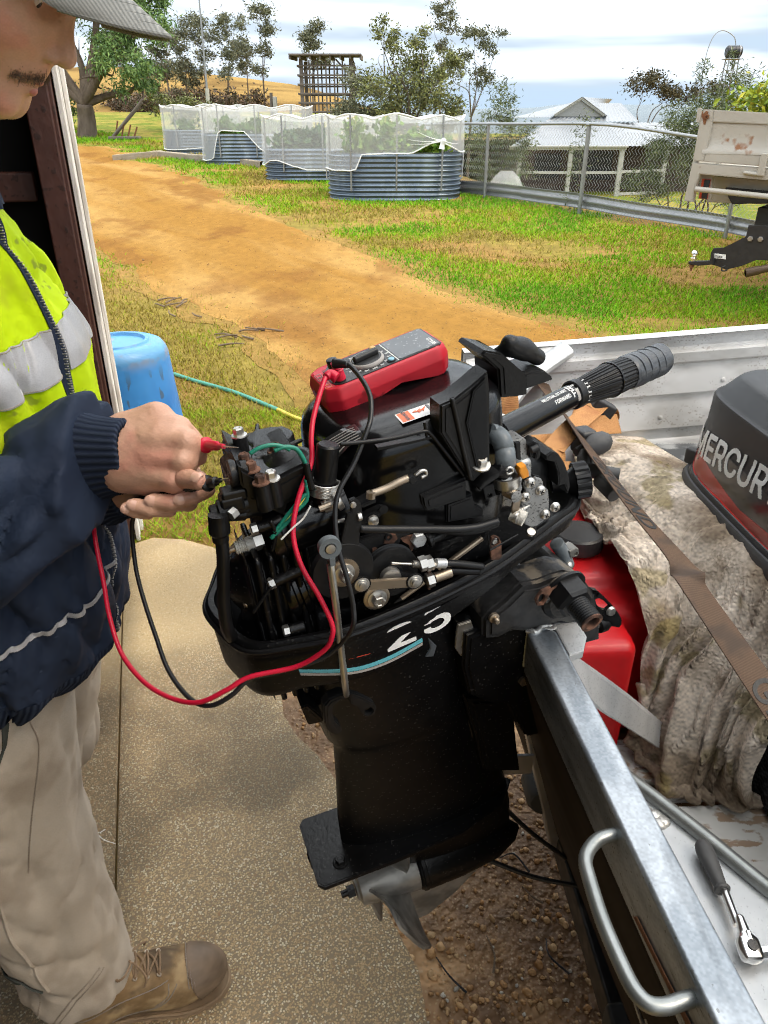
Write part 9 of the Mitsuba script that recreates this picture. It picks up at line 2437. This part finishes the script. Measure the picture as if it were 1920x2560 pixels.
# --- boots
def boot_parts(org, yaw, name_label, seed):
    """A work boot, toe along +X, heel at the origin."""
    R_ = rot([0, 0, 1], yaw)
    def place(m):
        m = m.copy(); m.vertices = m.vertices @ R_.T + org; return m
    def upper(p):
        d = s_ell(p, (.225, 0, .062), (.082, .052, .050))
        d = smin(d, s_cap(p, (.05, 0, .075), (.20, 0, .062), .047, .042), .03)
        d = smin(d, s_cap(p, (.055, 0, .07), (.058, 0, .16), .047, .050), .03)
        d = smin(d, s_cap(p, (.10, 0, .12), (.17, 0, .085), .035, .036), .03)
        d = smax(d, .022 - p[:, 2], .004)
        d = smax(d, p[:, 2] - .185, .006)
        return d + .003 * (meshkit.fbm(p * 24, 3, seed) - .5)
    b = add('boot', place(sdf_mesh(upper, (-.03, -.085, .01), (.33, .085, .23), .0034)), 'm_boot', man, smooth=True, label=name_label)
    tcap = sdf_mesh(lambda p: np.maximum(smax(s_ell(p, (.226, 0, .062), (.0845, .0545, .0525)), .024 - p[:, 2], .004), -(p[:, 0] - .246 - .5 * np.abs(p[:, 1]) * 0 + .25 * (p[:, 2] - .06))), (.2, -.07, .01), (.33, .07, .13), .0028)
    add('toe_cap', place(tcap), 'm_toe_cap', b, smooth=40)
    for k in range(3):
        y = np.linspace(-.048, .048, 20)
        xx = .2465 - .0055 * k
        P = np.column_stack([np.full(20, xx), y, y * 0 + .13])
        P = on_sdf(upper, P, (0, 0, 1), .0012)
        add('toe_stitching', place(tube(P, .0009, 5)), 'm_stitch', b)
    ol = np.array([(-.005, 0), (.0, .028), (.03, .042), (.10, .036), (.16, .044), (.22, .056), (.27, .052), (.302, .032), (.313, 0)])
    ol = spline(np.vstack([ol, ol[-2:0:-1] * [1, -1]]), 6, closed=True)
    sm_ = poly_prism(ol, .026, .005)
    add('sole', place(sm_), 'm_sole', b, smooth=35)
    lugs = []
    for s in (-1, 1):
        for x in list(np.linspace(.015, .07, 3)) + list(np.linspace(.15, .285, 7)):
            y = s * np.interp(x, [0, .03, .1, .16, .22, .27, .3], [.028, .042, .036, .044, .056, .052, .036])
            lugs.append((x, y))
    for x, y in lugs:
        add('sole_lug', place(rbox((.013, .010, .015), .002, (x, y * .985, .0085), seg=2)), 'm_sole', b)
    wl2 = np.column_stack([ol * .985 + [.002, 0], np.full(len(ol), .0275)])
    add('welt', place(tube(np.vstack([wl2, wl2[:1]]), .0026, 6, caps=False)), 'm_sole', b)
    # tongue, eyelets and laces
    ey = []
    for i in range(5):
        t = i / 4
        row = []
        for s in (-1, 1):
            p0 = np.array([[.185 - .085 * t, s * (.024 + .004 * t), .20]])
            row.append(on_sdf(upper, p0, (.25 if False else 0, 0, 1), .0014)[0] if t < .8 else on_sdf(upper, np.array([[.25, s * .024, .085 + .10 * t]]), (1, 0, 0), .0014)[0])
        ey.append(row)
    for row in ey:
        for q in row:
            add('eyelet', place(lathe([(.0022, 0), (.0046, 0), (.0044, .0014), (.0022, .0016)], q, (.45, 0, .9), 14)), 'm_brass_steel', b)
    for i in range(5):
        a, c = ey[i]
        mid = (a + c) / 2 + [.004, 0, .009]
        add('lace', place(tube(spline([a, a + [.002, .004, .006], mid, c + [.002, -.004, .006], c], 6), .0022, 7)), 'm_lace', b)
        if i < 4:
            for s_ in (0, 1):
                a2, c2 = ey[i][s_], ey[i + 1][1 - s_]
                mid = (a2 + c2) / 2 + [.005, 0, .010]
                add('lace', place(tube(spline([a2, mid, c2], 8), .0021, 7)), 'm_lace', b)
    top = (ey[3][0] + ey[3][1]) / 2 + [.008, 0, .012]
    for s_ in (-1, 1):
        P = [top, top + [.012, s_ * .018, .016], top + [.002, s_ * .045, .022], top + [-.014, s_ * .04, .010], top + [0, s_ * .008, .002]]
        add('lace', place(tube(spline(P, 8), .0020, 7)), 'm_lace', b)
        P = [top, top + [.02, s_ * .018, .004], top + [.035, s_ * .035, -.012], top + [.03, s_ * .042, -.03]]
        add('lace', place(tube(spline(P, 8), .0020, 7)), 'm_lace', b)
    for k, (pts) in enumerate(([(.215, -.2, .10), (.19, -.2, .075), (.14, -.2, .055), (.09, -.2, .05)], [(.20, -.2, .108), (.10, -.2, .098), (.03, -.2, .09)], [(.20, -.2, .104), (.195, -.2, .085), (.17, -.2, .07)])):
        P = on_sdf(upper, spline(pts, 8), (0, -1, 0), .0006)
        add('upper_seam', place(tube(P, .0011, 5)), 'm_stitch', b)
    add('pull_loop', place(sheet(np.array([[(-.0 + .004, -.012 + .0, .17), (.004, .012, .17)], [(-.010, -.012, .2), (-.010, .012, .2)], [(.004, -.012, .215), (.004, .012, .215)]]), .002)), 'm_print_black', b, smooth=60)
boot_parts(np.array([-.610, .795, -.0005]), 17, 'worn tan leather work boot with a scuffed dark toe cap', 3)
boot_parts(np.array([-1.16, 1.05, -.0005]), 4, None, 9)

# --- probes
pr = 'red_test_lead'
R0, R1, R2, R3 = [np.array(q) for q in [(-0.2135,0.7668,1.2284),(-0.1884,0.7396,1.2369),(-0.1689,0.7162,1.2462),(-0.146,0.6855,1.2587)]]
dR = (R3 - R0) / np.linalg.norm(R3 - R0)
def probe(parent, a, tip, m_, back):
    d = tip - a; L_ = np.linalg.norm(d); d /= L_
    b = a - d * back
    prof = [(0, 0), (.0038, .001), (.0048, .010), (.0050, back * .8)]
    for j in range(7):
        s = back * .8 + (.26 * L_ + back * .2) * j / 7
        prof += [(.0042, s), (.0052, s + .0014), (.0052, s + .0026), (.0042, s + .0036)]
    c = back + L_ * .30
    prof += [(.0046, c - .002), (.0088, c), (.0090, c + .0014), (.0085, c + .003), (.0056, c + .005), (.0058, c + L_ * .12), (.0050, c + L_ * .26), (.0030, c + L_ * .29), (.0026, c + L_ * .40), (0, c + L_ * .40)]
    add('probe', lathe(prof, b, d, 26), m_, parent, smooth=35)
    add('probe_tip', cyl(b + d * (c + L_ * .39), tip, .0011, .0004, 10), 'm_steel', parent)
probe('red_test_lead', R0, R3, 'm_lead_red', .07)
K0, K3 = [np.array(q) for q in [(-0.1995,0.7106,1.2037),(-0.1551,0.6804,1.2279)]]
probe('black_test_lead', K0, K3, 'm_lead_black', .125)
